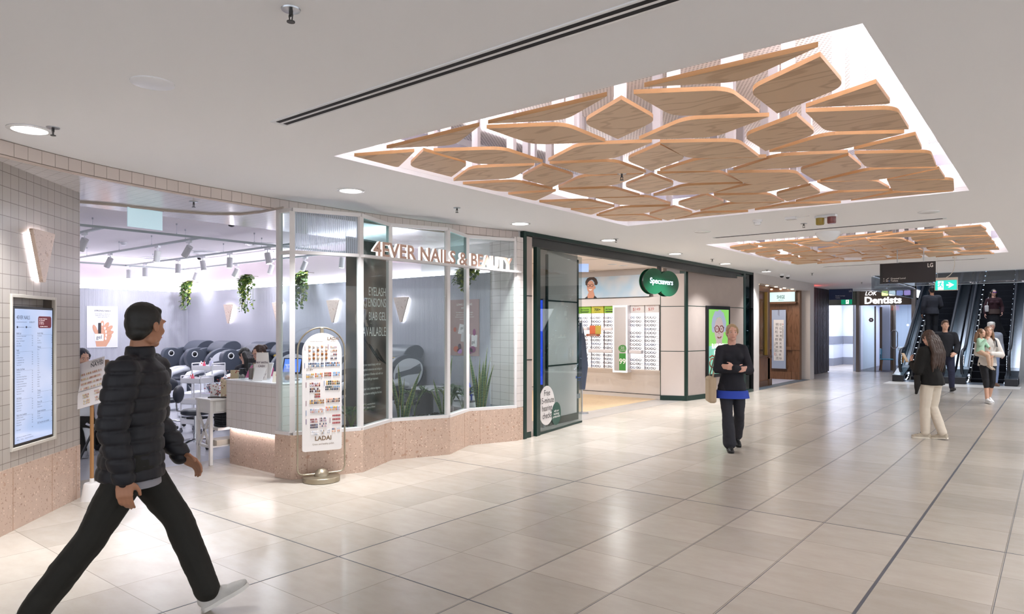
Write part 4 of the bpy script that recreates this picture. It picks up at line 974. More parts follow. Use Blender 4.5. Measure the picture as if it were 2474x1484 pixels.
for k_ in range(5):
    b = MB(); b.box(-.11, .11, -.15, .15, 0, .028); b.ell((0, -.15, .014), (.11, .014, .014), 12, 6)
    tag(b.build('folded_towel', mat('towel_black', '2b2c33', .95), None, (-7.80+R.uniform(-.01, .01), 4.36+R.uniform(-.01, .01), .43+k_*.029), R.uniform(-.05, .05), bevel=.008), 'folded dark towel, %s in the pile beneath the drawer' % ('bottom one', 'second from bottom', 'middle one', 'second from top', 'top one')[k_], 'towel', 'dark towels in the side table')
b = MB(); b.box(-.125, .125, -.22, .22, .40, .43)
tag(b.build('towel_tray', tw, None, (-7.80, 4.36, 0), smooth=False), 'thin white tray carrying the dark towels', 'tray')
b = MB(); b.box(-.12, .12, -.2, .2, 0, .06)
tag(b.build('paper_bundle', mat('paper_cream', 'd8cdbd', .7, bump=(60, .6, 'z')), None, (-7.86, 4.35, .215), .05, bevel=.004), 'bundle of cream paper on the lower shelf of side table', 'paper')

# ---- trolleys
def trolley(label, x_, y_, rz, h=.82, w_=.36, d_=.30):
    t = thing('salon_trolley', label, 'trolley', (x_, y_, 0), rz, group='white three-tier salon trolleys')
    for z_ in (.14, .44, h-.08):
        b = MB(); b.box(-w_/2, w_/2, -d_/2, d_/2, z_, z_+.006); b.box(-w_/2, w_/2, -d_/2, -d_/2+.005, z_, z_+.075); b.box(-w_/2, w_/2, d_/2-.005, d_/2, z_, z_+.075); b.box(-w_/2, -w_/2+.005, -d_/2, d_/2, z_, z_+.075); b.box(w_/2-.005, w_/2, -d_/2, d_/2, z_, z_+.075)
        b.build('tray', whitegloss, t, smooth=False)
    for sx_ in (-1, 1):
        for sy_ in (-1, 1):
            X, Y = sx_*(w_/2+.008), sy_*(d_/2-.02)
            b = MB(); b.cyl((X, Y, .07), (X, Y, h+.03), .009, n=8); b.build('post', whitegloss, t)
            b = MB(); b.cyl((X-.011, Y, .028), (X+.011, Y, .028), .028, n=14); b.box(X-.014, X+.014, Y-.012, Y+.012, .045, .075); b.build('caster', mat('caster_grey', '6e7078', .4), t)
    for sx_ in (-1, 1):
        b = MB(); b.cyl((sx_*(w_/2+.008), -d_/2+.02, h+.03), (sx_*(w_/2+.008), d_/2-.02, h+.03), .009, n=8); b.build('handle', whitegloss, t)
    return t
def bottle(label, x_, y_, z_, col, cap, h=.1, r_=.02, g=None, pump=False):
    t = thing('bottle', label, 'bottle', (x_, y_, z_), group=g)
    b = MB(); b.lathe([(r_*.95, 0), (r_, .004), (r_, h*.62), (r_*.5, h*.74), (r_*.4, h*.78)], 16); b.build('bottle_body', mat('bt_'+col, col, .2), t)
    b = MB()
    if pump: b.cyl((0, 0, h*.78), (0, 0, h*.98), r_*.2, n=8); b.box(-r_*1.2, r_*.3, -r_*.2, r_*.2, h*.95, h); b.cyl((0, 0, h*.76), (0, 0, h*.84), r_*.5, n=12)
    else: b.lathe([(r_*.42, h*.77), (r_*.3, h*.9), (r_*.1, h)], 12)
    b.build('cap', mat('bt_'+cap, cap, .3), t)
trolley('white trolley left of the side table, topped with pink bottles', -10.35, 5.25, .35, .84)
trolley('white trolley behind, just in front of the massage chairs', -11.15, 5.85, .3, .98, .42, .32)
trolley('white trolley half hidden behind the walking man', -9.85, 4.35, .3, .80)
trolley('white trolley beside the window stools near the tiled return', -6.82, 7.50, 0, .62, .30, .26)
for i, (dx, dy, c_, cp, h_, r_, la) in enumerate(((-.08, -.06, 'f2d9de', 'd3202c', .12, .022, 'pink bottle with red tip, left on the near trolley'), (.0, -.07, 'e66a80', 'd3202c', .14, .024, 'stronger pink bottle with red tip on the near trolley'), (.08, .0, 'e9e9ee', 'f5f5f7', .11, .02, 'plain white bottle right on the near trolley'))):
    bottle(la, -10.35+dx, 5.25+dy, .766, c_, cp, h_, r_, 'bottles on the near trolley')
for i, (dx, dy, c_, cp, h_, r_, pu, la) in enumerate(((-.15, -.05, 'e4e4ee', 'f3f3f6', .14, .035, False, 'squat white bottle at the left of the rear trolley'), (-.07, -.08, 'f0dde2', 'd3202c', .12, .022, False, 'pale bottle with red tip on the rear trolley'), (.01, -.08, 'e55f7a', 'd3202c', .15, .024, False, 'pink bottle with red tip in the middle of the rear trolley'), (.08, -.02, 'eef0f4', 'f0f0f3', .15, .02, False, 'slim white bottle beside the pump bottle'), (.15, -.03, 'c9c9e2', 'e6e6f0', .20, .032, True, 'lilac pump bottle on the rear trolley'))):
    bottle(la, -11.15+dx, 5.85+dy, .906, c_, cp, h_, r_, 'bottles on the rear trolley', pu)
bottle('white spray bottle on the trolley behind the walking man', -9.80, 4.30, .726, 'e8e8ee', 'f2f2f5', .2, .032, None, True)
bottle('cobalt blue cone bottle between the window plants', -6.71, 7.45, .546, '1f3fb8', '1f3fb8', .26, .045)
bottle('clear spray bottle with black trigger by the snake plant', -6.70, 7.56, .546, 'b9c2c9', '1a1a1d', .30, .038, None, True)
bottle('small bottle with bright blue cap behind the palm', -6.82, 7.52, .546, 'cfdbe8', '2d7fc8', .22, .03)
for k_ in range(3):
    b = MB(); b.box(-.12, .12, -.1, .1, 0, .03); tag(b.build('folded_towel', MATS['towel_black'], None, (-10.35, 5.25, .147+k_*.031), .35+R.uniform(-.06, .06), bevel=.01), 'folded dark towel, %s on the bottom tray of the near trolley' % ('lowest', 'middle one', 'top one')[k_], 'towel', 'dark towels on the near trolley')
b = MB()
for i in range(9): b.ell((R.uniform(-.1, .1), R.uniform(-.08, .08), .025+R.uniform(0, .03)), (R.uniform(.06, .1), R.uniform(.05, .08), .022), 10, 6)
tag(b.build('crumpled_cloth', mat('cloth_mauve', '9a94a8', .9), None, (-11.15, 5.85, .446)), 'crumpled lilac-grey towels heaped on the rear trolley shelf', 'cloth')
b = MB()
for i in range(7): b.ell((R.uniform(-.08, .08), R.uniform(-.07, .07), .02+R.uniform(0, .02)), (R.uniform(.05, .08), R.uniform(.04, .06), .018), 10, 6)
tag(b.build('crumpled_cloth', mat('cloth_straw', 'c9b98a', .9), None, (-10.35, 5.25, .447)), 'straw-coloured cloth lying on the near trolley middle tray', 'cloth')

# ---- stools
navy = mat('stool_navy', '2b303b', .45)
def stool(label, x_, y_, rz, back=True, seat_h=.46, r_=.17):
    t = thing('salon_stool', label, 'stool', (x_, y_, 0), rz, group='navy salon stools on castors')
    b = MB(); b.lathe([(r_*.9, seat_h-.05), (r_, seat_h-.03), (r_, seat_h), (r_*.85, seat_h+.02), (.001, seat_h+.022)], 28); b.build('seat', navy, t)
    b = MB(); b.cyl((0, 0, .10), (0, 0, seat_h-.04), .025, n=12); b.cyl((0, 0, .08), (0, 0, .2), .035, n=12); b.build('gas_lift', chrome, t)
    for i in range(5):
        a = 2*PI*i/5+.2; c_, s_ = math.cos(a), math.sin(a)
        b = MB(); b.tube([(0, 0, .12), (c_*.12, s_*.12, .11), (c_*.26, s_*.26, .075)], [.02, .018, .012], 8); o = b.build('leg', chrome, t)
        b = MB(); q = .265; b.cyl((c_*q-s_*.018, s_*q+c_*.018, .03), (c_*q+s_*.018, s_*q-c_*.018, .03), .028, n=12); b.build('caster', black_m, o)
    if back:
        b = MB(); b.tube([(0, .10, seat_h-.03), (0, .24, seat_h), (0, .25, seat_h+.12)], .011, 8); b.build('back_post', chrome, t)
        b = MB(); b.ell((0, .22, seat_h+.22), (.19, .045, .12), 20, 10); b.build('backrest', navy, t)
    return t
stool('navy stool with backrest behind the walking man', -11.15, 5.15, 1.2)
stool('navy stool with tall backrest beside the side table', -9.0, 4.55, 2.4, True, .50, .19)
stool('low navy stool behind the first snake plant', -7.45, 6.25, .3, False, .52, .19)
stool('low navy stool behind the middle window palm', -7.55, 7.0, .3, False, .52, .19)
# manicure table behind the plants
t = thing('manicure_table', 'short grey and white manicure table along the side wall', 'table', (-7.5, 7.45, 0)); b = MB(); b.box(-.25, .25, -.18, .25, .66, .70); b.build('tabletop', whitegloss, t, bevel=.004)
for x_ in (-.24, .20): b = MB(); b.box(x_, x_+.04, -.15, .22, 0, .66); b.build('leg', mat('leg_grey', '9a9aa0', .4), t, smooth=False)
b = MB(); b.box(-.2, .20, .17, .20, .15, .64); b.build('modesty_panel', mat('panel_grey', '8b8b93', .5), t, smooth=False)

# ---- massage pedicure chairs
cg = mat('chair_leather', '454b57', .42, bump=(26, .25, 'z')); cgs = mat('chair_leather_plain', '4a505c', .4); cwh = mat('chair_shell', 'dcdee6', .2); cst = mat('chair_stripe', '6b6f78', .35)
def yz(pts, x0, x1, bb, M=None):   # prism of a (y,z) outline extruded along x
    bb.prism(pts, x0, x1, (M or Matrix()) @ Matrix(((0, 0, 1, 0), (1, 0, 0, 0), (0, 1, 0, 0), (0, 0, 0, 1))))
def smooth_poly(pts, n=5, closed=True):
    out = []; N = len(pts)
    for i in range(N):
        p0, p1, p2, p3 = (Vector(pts[(i+k_-1) % N]) for k_ in range(4))
        for j in range(n):
            t_ = j/n; out.append(tuple(.5*((2*p1)+(-p0+p2)*t_+(2*p0-5*p1+4*p2-p3)*t_*t_+(-p0+3*p1-3*p2+p3)*t_**3)))
    return out
def massage_chair(label):
    t = thing('massage_chair', label, 'massage chair', group='grey pedicure massage chairs along the wall')
    b = MB(); b.loft([[(w_*math.cos(a)*.30, -.62+d_*math.sin(a)*.48, z_) for a in [2*PI*i/28 for i in range(28)]] for z_, w_, d_ in ((0, .9, .9), (.04, 1.05, 1.05), (.18, 1.0, .95), (.36, .98, .78), (.42, 1.02, .80), (.44, .95, .74), (.40, .8, .6), (.34, .7, .5))]); b.build('foot_basin', cwh, t)
    b = MB(); b.loft([[(w_*math.cos(a)*.34, .02+d_*math.sin(a)*.42, z_) for a in [2*PI*i/24 for i in range(24)]] for z_, w_, d_ in ((0, 1, 1), (.1, 1.02, 1.02), (.38, .95, .95), (.46, .9, .9))]); b.build('base', cwh, t)
    b = MB(); b.box(-.27, .27, -.30, .30, .42, .56); b.build('seat', cg, t, bevel=.04)
    b = MB(); b.box(-.25, .25, -.06, .06, -.16, .14); b.build('leg_rest', cg, t, (0, -.38, .42), (.5, 0, 0), bevel=.045)
    b = MB(); yz(smooth_poly([(.02, .52), (.22, .50), (.50, .80), (.66, 1.12), (.60, 1.24), (.46, 1.20), (.30, .95)]), -.24, .24, b); b.build('backrest', cg, t, bevel=.01)
    b = MB(); yz(smooth_poly([(.30, 1.08), (.50, 1.04), (.68, 1.12), (.74, 1.24), (.62, 1.33), (.42, 1.30), (.30, 1.18)]), -.27, .30, b); b.build('headrest', cgs, t, bevel=.012)
    for sx_ in (-1, 1):
        ou = smooth_poly([(.02, .68), (-.06, .90), (.06, 1.10), (.30, 1.19), (.58, 1.14), (.70, .98), (.62, .74), (.38, .58)])
        b = MB(); yz(ou, *( (.27, .36) if sx_ > 0 else (-.36, -.27)), b); sh = b.build('side_shell', cgs, t, bevel=.012)
        cy = sum(p[0] for p in ou)/len(ou); cz = sum(p[1] for p in ou)/len(ou)
        inn = [(cy+(p[0]-cy)*.80+.02, cz+(p[1]-cz)*.78) for p in ou]
        b = MB(); xx = (.361, .372) if sx_ > 0 else (-.372, -.361); yz(inn, *xx, b); b.build('white_insert', cwh, sh, smooth=False)
        st = [(cy-.27, cz-.09), (cy-.25, cz+.0), (cy+.05, cz+.05), (cy+.26, cz+.13), (cy+.285, cz+.02), (cy+.24, cz-.03), (cy, cz-.04)]
        b = MB(); xx = (.3725, .376) if sx_ > 0 else (-.376, -.3725); yz(st, *xx, b); b.build('grey_stripe', cst, sh, smooth=False)
        # arm
        b = MB(); b.tube([(sx_*.36, -.42, .10), (sx_*.36, -.50, .34), (sx_*.36, -.50, .56), (sx_*.36, -.40, .69), (sx_*.36, -.18, .755), (sx_*.36, .12, .77), (sx_*.36, .32, .72)], [.05, .055, .058, .06, .062, .06, .05], 12, sy=.9); b.build('armrest', cwh, t)
        b = MB(); b.box(sx_*.355-.02, sx_*.355+.02, -.34, .3, .10, .50); b.build('side_skirt', cwh, t, bevel=.015)
    pod = smooth_poly([(-.10, .86), (-.14, 1.02), (-.08, 1.15), (.08, 1.18), (.22, 1.12), (.24, .98), (.16, .82), (.02, .74)])
    b = MB(); yz(pod, -.405, -.262, b); pd = b.build('shoulder_pod', cgs, t, bevel=.012)
    b = MB(); b.tube([( -.258, .03+.055*math.cos(a), 1.06+.055*math.sin(a)) for a in [2*PI*i/20 for i in range(20)]], .010, 6, closed=True); b.build('speaker_ring', whitegloss, pd)
    b = MB(); b.ell((-.258, .03, 1.06), (.018, .04, .04), 14, 8); b.build('speaker', black_m, pd)
    b = MB(); M0 = Matrix.Translation((0, .27, .98)) @ RX(-.45) ; b.text('LEXOR', .05, M0 @ frameM((-.10, -.055, .08), (1, 0, 0), (0, 0, 1)), bold=.03); b.prism([(-.03, .0), (.03, .0), (.035, .04), (0, .065), (-.035, .04)], 0, .003, M0 @ frameM((.10, -.055, .14), (1, 0, 0), (0, 0, 1))); b.build('embroidered_logo', mat('logo_gold', 'c9a83c', .5), t, smooth=False)
    return t
mc = massage_chair('x')
CH = [(-14.72, 'in the far corner'), (-13.70, 'second from the corner'), (-12.28, 'third from the corner, behind the pink bottles'), (-11.35, 'behind the receptionist and the tablet'), (-9.55, 'seen behind the oval nail colour stand'), (-8.25, 'nearest the shopfront, right of the dark banner')]
for i, (x_, la) in enumerate(CH):
    o = mc if i == 0 else dup(mc)
    o.location = (x_, 7.0, 0); o['label'] = 'grey and white massage pedicure chair '+la; o['group'] = 'grey pedicure massage chairs along the wall'

# ---- window plants
sn_g = bpy.data.materials.new('snake_leaf'); sn_g.use_nodes = True; n = sn_g.node_tree; p = n.nodes['Principled BSDF']; tcn = n.nodes.new('ShaderNodeTexCoord'); wv = n.nodes.new('ShaderNodeTexWave'); wv.bands_direction = 'Z'; wv.inputs['Scale'].default_value = 9; wv.inputs['Distortion'].default_value = 7; wv.inputs['Detail Scale'].default_value = 2
cr = n.nodes.new('ShaderNodeValToRGB'); cr.color_ramp.elements[0].color = (*lin('1f3a22'), 1); cr.color_ramp.elements[1].color = (*lin('4d6b42'), 1)
n.links.new(tcn.outputs['Object'], wv.inputs[0]); n.links.new(wv.outputs[0], cr.inputs[0]); n.links.new(cr.outputs[0], p.inputs['Base Color']); p.inputs['Roughness'].default_value = .4
sn_y = mat('snake_leaf_edge', 'a3a04e', .45)
def snake(label, x_, y_, leaves, hs=1.32):
    t = thing('snake_plant', label, 'plant', (x_, y_, .40), group='snake plants in the window bed')
    for (dx, dy, h_, lx, ly, w_, tw_) in leaves:
        h_ *= hs
        b = MB(); N = 9
        for k_, (a0, a1) in ((1, (-1, -.78)), (0, (-.78, .78)), (1, (.78, 1))):
            b.k = k_; rows_ = []
            for i in range(N+1):
                q = i/N; ww = w_*(.45+1.1*q-1.55*q**3.2) if q < 1 else 0; ww = max(ww, .001)
                cx = dx*(1-q)+dx*1.2*q+lx*q**1.5; cy = dy+ly*q**1.5; z_ = h_*q; an = tw_+q*1.3
                ax = Vector((math.cos(an), math.sin(an), 0)); nn = Vector((-math.sin(an), math.cos(an), 0))
                rows_.append([Vector((cx, cy, z_))+ax*ww*(a0+(a1-a0)*j/2)+nn*abs(a0+(a1-a0)*j/2)**2*ww*.35 for j in range(3)])
            b.loft(rows_, closed=False)
        o = b.build('leaf', [sn_g, sn_y], t); s_ = o.modifiers.new('thick', 'SOLIDIFY'); s_.thickness = .004
snake('tall snake plant at the left of the window bed', -6.62, 6.05, [(-.06, 0, .48, -.12, -.03, .030, .2), (0, .02, .56, -.06, -.03, .034, .6), (.03, -.02, .42, .04, .0, .028, 1.0), (.06, .03, .50, .20, .05, .032, .3), (-.02, -.03, .30, .02, .0, .026, 1.3), (.05, 0, .34, .05, .1, .026, .8)])
snake('slender snake plant in the middle of the window bed', -6.60, 6.78, [(-.03, 0, .38, -.13, -.02, .025, .4), (.02, 0, .55, .06, .03, .028, .9), (.04, .02, .62, .10, .02, .03, .3), (0, -.02, .26, -.14, -.06, .024, .8), (.05, 0, .45, .02, .02, .03, 1.2)])
snake('bushy snake plant at the right end of the window bed', -6.42, 7.36, [(-.06, 0, .66, -.10, -.05, .032, .4), (-.02, .02, .60, .0, .0, .032, .8), (.02, 0, .56, .02, .02, .03, .2), (.05, .02, .60, .08, .04, .028, 1.1), (.07, 0, .52, .12, .06, .026, .5), (0, -.03, .45, .06, -.02, .03, .9), (-.04, 0, .40, -.06, .03, .028, .1), (.03, .03, .70, .03, .05, .028, .6)])
pg = mat('palm_green', '35502e', .45)
def palm(label, x_, y_, h_, seed, n_=7):
    r = random.Random(seed); t = thing('parlour_palm', label, 'plant', (x_, y_, .40), group='small palms in the window bed'); fo = MB(); st = MB()
    for k_ in range(n_):
        a = r.uniform(0, 6.28); L_ = h_*r.uniform(.7, 1); sp = r.uniform(.10, .26)
        lim = .12
        pts = [Vector((math.cos(a)*sp*q**1.6, math.sin(a)*sp*q**1.6, L_*(q-.35*q**3.5))) for q in [i/9 for i in range(10)]]
        pts = [Vector((min(p.x, lim), p.y, p.z)) for p in pts]
        st.tube(pts, .0035, 4)
        for i in range(16):
            q = .45+.55*i/15; aa = q*9; j = min(8, int(aa)); P_ = pts[j].lerp(pts[j+1], aa-j); d = (pts[j+1]-pts[j]).normalized()
            for s_ in (-1, 1):
                sd = d.cross(Vector((0, 0, 1))).normalized()*s_; dr = (d*.8+sd+Vector((0, 0, -.15))); LL = .15*(1-.4*abs(q-.7)); tip = P_+dr.normalized()*LL; tip.x = min(tip.x, lim)
                leaf(fo, P_, tip-P_, (0, 0, 1), (tip-P_).length, .006)
    fo.build('frond', pg, t, smooth=False); st.build('stem', mat('palm_stem', '6c7c43', .6), t)
palm('arching palm between the first and middle snake plants', -6.78, 6.42, .60, 11)
palm('palm behind the narrow pane, middle of the window', -6.66, 6.98, .62, 12, 8)
palm('palm by the blue bottle near the last pane', -6.62, 7.2, .58, 13, 7)
palm('small palm behind the oval nail colour stand', -6.47, 5.12, .50, 14, 6)
# ================================================================ CEILING PANELS
FULL = [(-2.046, 3.630, -2.494, 4.376), (-3.055, 3.566, -2.596, 4.367), (-3.839, 3.731, -4.30, 4.53), (-3.774, 3.776, -3.323, 4.591), (-3.272, 4.597, -2.342, 4.609), (-3.303, 4.660, -2.828, 5.453), (-2.323, 4.707, -2.770, 5.450), (-3.384, 4.671, -3.833, 5.457), (-4.405, 4.670, -3.448, 4.645), (-4.418, 4.812, -3.892, 5.545), (-3.817, 5.531, -2.876, 5.505), (-3.855, 5.592, -3.378, 6.378), (-2.847, 5.590, -3.280, 6.365), (-4.399, 6.014, -3.899, 6.761), (-3.813, 6.219, -3.350, 7.037), (-4.330, 7.133, -3.394, 7.124), (-4.403, 7.202, -3.940, 8.035), (-3.381, 7.200, -3.871, 8.049), (-2.719, 5.506, -1.829, 5.590), (-2.291, 4.638, -1.866, 5.517), (-2.782, 5.573, -2.318, 6.361), (-3.262, 6.456, -2.323, 6.426), (-2.831, 6.780, -3.299, 7.602), (-2.769, 6.825, -2.306, 7.625), (-2.205, 5.873, -1.282, 5.838), (-2.272, 5.911, -1.838, 6.826), (-2.731, 6.721, -1.846, 6.840), (-1.849, 6.917, -2.275, 7.620), (-3.274, 7.669, -2.351, 7.680), (-0.932, 3.664, -1.394, 4.467), (-1.941, 3.588, -1.486, 4.406), (-2.373, 4.467, -1.454, 4.498), (-1.250, 4.570, -0.801, 5.407), (-1.312, 4.596, -1.760, 5.357), (-1.757, 5.435, -0.841, 5.494), (-1.243, 5.880, -0.800, 6.765), (-1.298, 5.933, -1.760, 6.749), (-1.723, 6.779, -0.799, 6.831), (-1.770, 6.844, -1.291, 7.587), (-2.215, 7.729, -1.276, 7.686), (-1.235, 7.147, -0.804, 8.098)]
HALF = [(-4.414, 5.494, -3.933, 5.679, 0), (-4.421, 6.665, -3.936, 6.824, 0), (-3.767, 8.028, -2.846, 8.050, -1), (-2.745, 7.984, -1.851, 8.113, -1), (-1.731, 8.026, -0.815, 8.113, -1), (-1.833, 3.514, -0.909, 3.536, 1), (-2.981, 3.495, -2.076, 3.514, 1), (-3.996, 3.496, -3.060, 3.498, 1)]
TRI = [[(-1.224, 4.48), (-0.795, 4.283), (-0.795, 4.733)], [(-1.223, 5.763), (-0.789, 5.606), (-0.812, 6.095)], [(-1.233, 7.128), (-0.798, 6.921), (-0.804, 7.429)], [(-4.397, 3.509), (-3.917, 3.71), (-4.41, 3.985)], [(-4.414, 5.494), (-3.933, 5.66), (-4.40, 5.95)], [(-4.421, 6.665), (-3.936, 6.81), (-4.42, 7.10)]]
def rounded(pts, rs, n=8):
    out = []; N = len(pts)
    for i in range(N):
        p = Vector(pts[i]); a = Vector(pts[i-1]); c = Vector(pts[(i+1) % N])
        if rs[i] <= 0: out.append(tuple(p)); continue
        d1 = (a-p).normalized()*rs[i]; d2 = (c-p).normalized()*rs[i]
        for k_ in range(n+1): q = k_/n; out.append(tuple((p+d1)*(1-q)**2+p*2*q*(1-q)+(p+d2)*q*q))
    return out
pw = wood('ash_panel', 'd6b491', 'a67c55', (1.5, 5, 5), .42, 1.6); pedge = mat('ash_edge', 'b5885a', .5)
flat = mat('hanger_white', 'cbc9ce', .5)
def zone(y0, y1, y): q = (y-y0)/(y1-y0); return 'near the front' if q < .33 else ('in the middle' if q < .66 else 'toward the back')
def ceiling_panel(pts, rs, zb, where, hang, grp, ident):
    cx = sum(p[0] for p in pts)/len(pts); cy = sum(p[1] for p in pts)/len(pts)
    loc = [(p[0]-cx, p[1]-cy) for p in pts]
    t = thing('timber_ceiling_panel', ident, 'ceiling panel', (cx, cy, zb), group=grp)
    b = MB(); o2 = rounded(loc, rs); b.prism(o2, 0, .026)
    b.m = [0, 0]+[1]*(len(b.f)-2)
    M = RZ(0)
    b.build('panel', [pw, pedge], t, smooth=False)
    for (hx, hy) in hang:
        h = MB(); h.box(hx-.035, hx+.035, hy-.02, hy+.02, .026, 3.6-zb); h.build('hanger', flat, t, smooth=False)
    return t
shape_word = {1: 'lozenge', 2: 'lozenge', 3: 'lozenge'}
def do_coffer(fy, grp, cname, x0, x1, y0, y1):
    k_ = 0
    for (xa, ya, xb, yb) in FULL:
        P_ = Vector((xa, fy(ya))); Q_ = Vector((xb, fy(yb))); m_ = (P_+Q_)/2; d = Q_-P_; n_ = Vector((-d.y, d.x))*.284
        pts = [tuple(P_), tuple(m_+n_), tuple(Q_), tuple(m_-n_)]
        ang = math.degrees(math.atan2(d.y, d.x)) % 180
        kind = 'running crosswise' if (ang < 25 or ang > 155) else ('slanting rightward' if ang < 90 else 'slanting leftward')
        side = 'left' if m_.x < x0+.33*(x1-x0) else ('centre' if m_.x < x0+.67*(x1-x0) else 'right')
        k_ += 1
        ceiling_panel(pts, [0, .115, 0, .115], 2.965+(.006 if k_ % 2 else 0), '', [(d.x*.2*(-1)**k_, d.y*.2*(-1)**k_)], grp,
                      'rounded timber ceiling panel %s, %s %s of the %s ceiling recess' % (kind, side, zone(y0, y1, m_.y), cname))
    for (xa, ya, xb, yb, s_) in HALF:
        if s_ == 0: continue
        P_ = Vector((xa, fy(ya))); Q_ = Vector((xb, fy(yb))); m_ = (P_+Q_)/2; d = Q_-P_; sg_ = s_ if fy(1) > fy(0) else -s_
        n_ = Vector((0, sg_*.25*abs(d.x)/.93))
        side = 'left' if m_.x < x0+.33*(x1-x0) else ('centre' if m_.x < x0+.67*(x1-x0) else 'right')
        ceiling_panel([tuple(P_), tuple(Q_), tuple(m_+n_)], [0, 0, .11], 2.967, '', [(0, n_.y*.3)], grp, 'half timber ceiling panel along the %s edge, %s side of the %s ceiling recess' % ('front' if m_.y < (y0+y1)/2 else 'back', side, cname))
    for T_ in TRI:
        pts = [(p[0], fy(p[1])) for p in T_]; my = sum(p[1] for p in pts)/3; mx_ = sum(p[0] for p in pts)/3
        ceiling_panel(pts, [0, 0, .05], 2.972, '', [(.0, 0)], grp, 'small triangular timber panel on the %s edge, %s of the %s ceiling recess' % ('left' if mx_ < -3 else 'right', zone(y0, y1, my), cname))
do_coffer(lambda y: y, 'timber panels of the near ceiling recess', 'near', -4.6, -.7, 3.47, 8.35)
do_coffer(lambda y: 15.47-(y-3.5)*.94, 'timber panels of the far ceiling recess', 'far', -4.6, -.7, 11.0, 15.6)

# ================================================================ CEILING FITTINGS
def downlight(x_, y_, lab, on=True, r_=.11):
    t = thing('downlight', lab, 'ceiling light', (x_, y_, 3.0), group='round recessed mall downlights')
    b = MB(); b.lathe([(r_*1.25, 0), (r_*1.27, -.006), (r_*1.0, -.010), (r_*.98, -.002)], 32); b.build('trim_ring', whitegloss, t)
    b = MB(); b.lathe([(r_*.98, -.0035), (r_*.9, -.0045), (.001, -.005)], 28)
    b.build('lamp', mat('downlight_glow', 'ffffff', .5, emit='fffaf2', estr=6.0), t, smooth=False)
    if on: area('ceiling_light_beam', (0, 0, -.02), .2, .2, 33, WARM, shape='DISK', spread=math.radians(95), parent=t)
    return t
for x_, y_, la in ((-5.66, 1.67, 'nearest lit downlight above the left tiled wall'), (-5.62, 4.44, 'lit downlight above the oval nail colour stand'), (-5.62, 7.25, 'lit downlight where salon meets the green-framed shop'), (-5.58, 9.49, 'lit downlight above the open glass door'), (-5.62, 12.0, 'lit downlight above the green hanging shop sign'), (-5.63, 14.53, 'lit downlight above the lit man advert screen'), (-5.62, 17.17, 'furthest lit downlight near the two black dome cameras')):
    downlight(x_, y_, la)
for x_, y_, la in ((-.2, 1.6, 'x'), (.5, 5.5, 'x'), (.5, 9.5, 'x'), (.5, 13.5, 'x'), (.5, 17.5, 'x'), (-.2, 19.2, 'x'), (4.0, 3.5, 'x'), (4, 8, 'x'), (4, 12, 'x'), (4, 16, 'x'), (-4.4, -1.5, 'x'), (0, -3, 'x')):  # bare area lights added out of view, no fixtures, to brighten the mall
    area('ceiling_light_beam', (x_, y_, 2.985), .22, .22, (14 if y_ < 2 else 32) if y_ < 6 else 44, WARM, shape='DISK', spread=math.radians(160))
for x_, y_, la in ((-4.04, 1.79, 'unlit round grille in the ceiling nearest the camera at left'), (-4.03, 9.52, 'unlit round grille between the two ceiling recesses at left'), (-1.21, 9.59, 'unlit round grille between the ceiling recesses at right')):
    t = thing('ceiling_speaker', la, 'ceiling speaker', (x_, y_, 3.0), group='round unlit ceiling speakers'); b = MB(); b.lathe([(.115, 0), (.115, -.006), (.10, -.009)], 30); b.build('rim', whitegloss, t); b = MB(); b.lathe([(.10, -.006), (.001, -.008)], 28); b.build('grille', mat('grille_grey', '8e8c8c', .7), t, smooth=False)
def sprinkler(x_, y_, lab, z_=3.0):
    t = thing('sprinkler', lab, 'sprinkler', (x_, y_, z_), group='ceiling fire sprinklers'); b = MB(); b.lathe([(.042, 0), (.04, -.006), (.02, -.008)], 20); b.build('escutcheon', steel, t)
    b = MB(); b.cyl((0, 0, 0), (0, 0, -.03), .009, n=8); b.cyl((-.012, 0, -.03), (-.008, 0, -.055), .003, n=6); b.cyl((.012, 0, -.03), (.008, 0, -.055), .003, n=6); b.box(-.012, .012, -.004, .004, -.032, -.026); b.cyl((0, 0, -.054), (0, 0, -.058), .018, n=12); b.build('head', mat('sprinkler_dark', '4b4a4a', .4, .7), t)
for x_, y_, la in ((-2.632, 1.754, 'fire sprinkler nearest the camera above the long slot'), (-5.483, 1.757, 'fire sprinkler next to the nearest lit downlight'), (-5.462, 5.848, 'fire sprinkler between the salon downlights'), (-5.41, 9.427, 'fire sprinkler beside the downlight over the glass door'), (-5.468, 13.407, 'fire sprinkler over the slanted screen wall'), (-2.652, 9.611, 'fire sprinkler below the red and amber lamps'), (-5.45, 16.695, 'fire sprinkler touching the furthest lit downlight'), (-2.613, 16.568, 'fire sprinkler just above the large direction sign'), (-4.879, 18.413, 'fire sprinkler in front of the dark slatted column'), (-4.659, 23.0, 'fire sprinkler over the dentist approach'), (-4.2, 24.5, 'fire sprinkler by the void glass edge')):
    sprinkler(x_, y_, la)
sprinkler(-3.05, 5.42, 'fire sprinkler poking down between the near recess panels', 2.98)
sprinkler(-6.828, 3.428, 'fire sprinkler in the tiled salon soffit', 2.878)
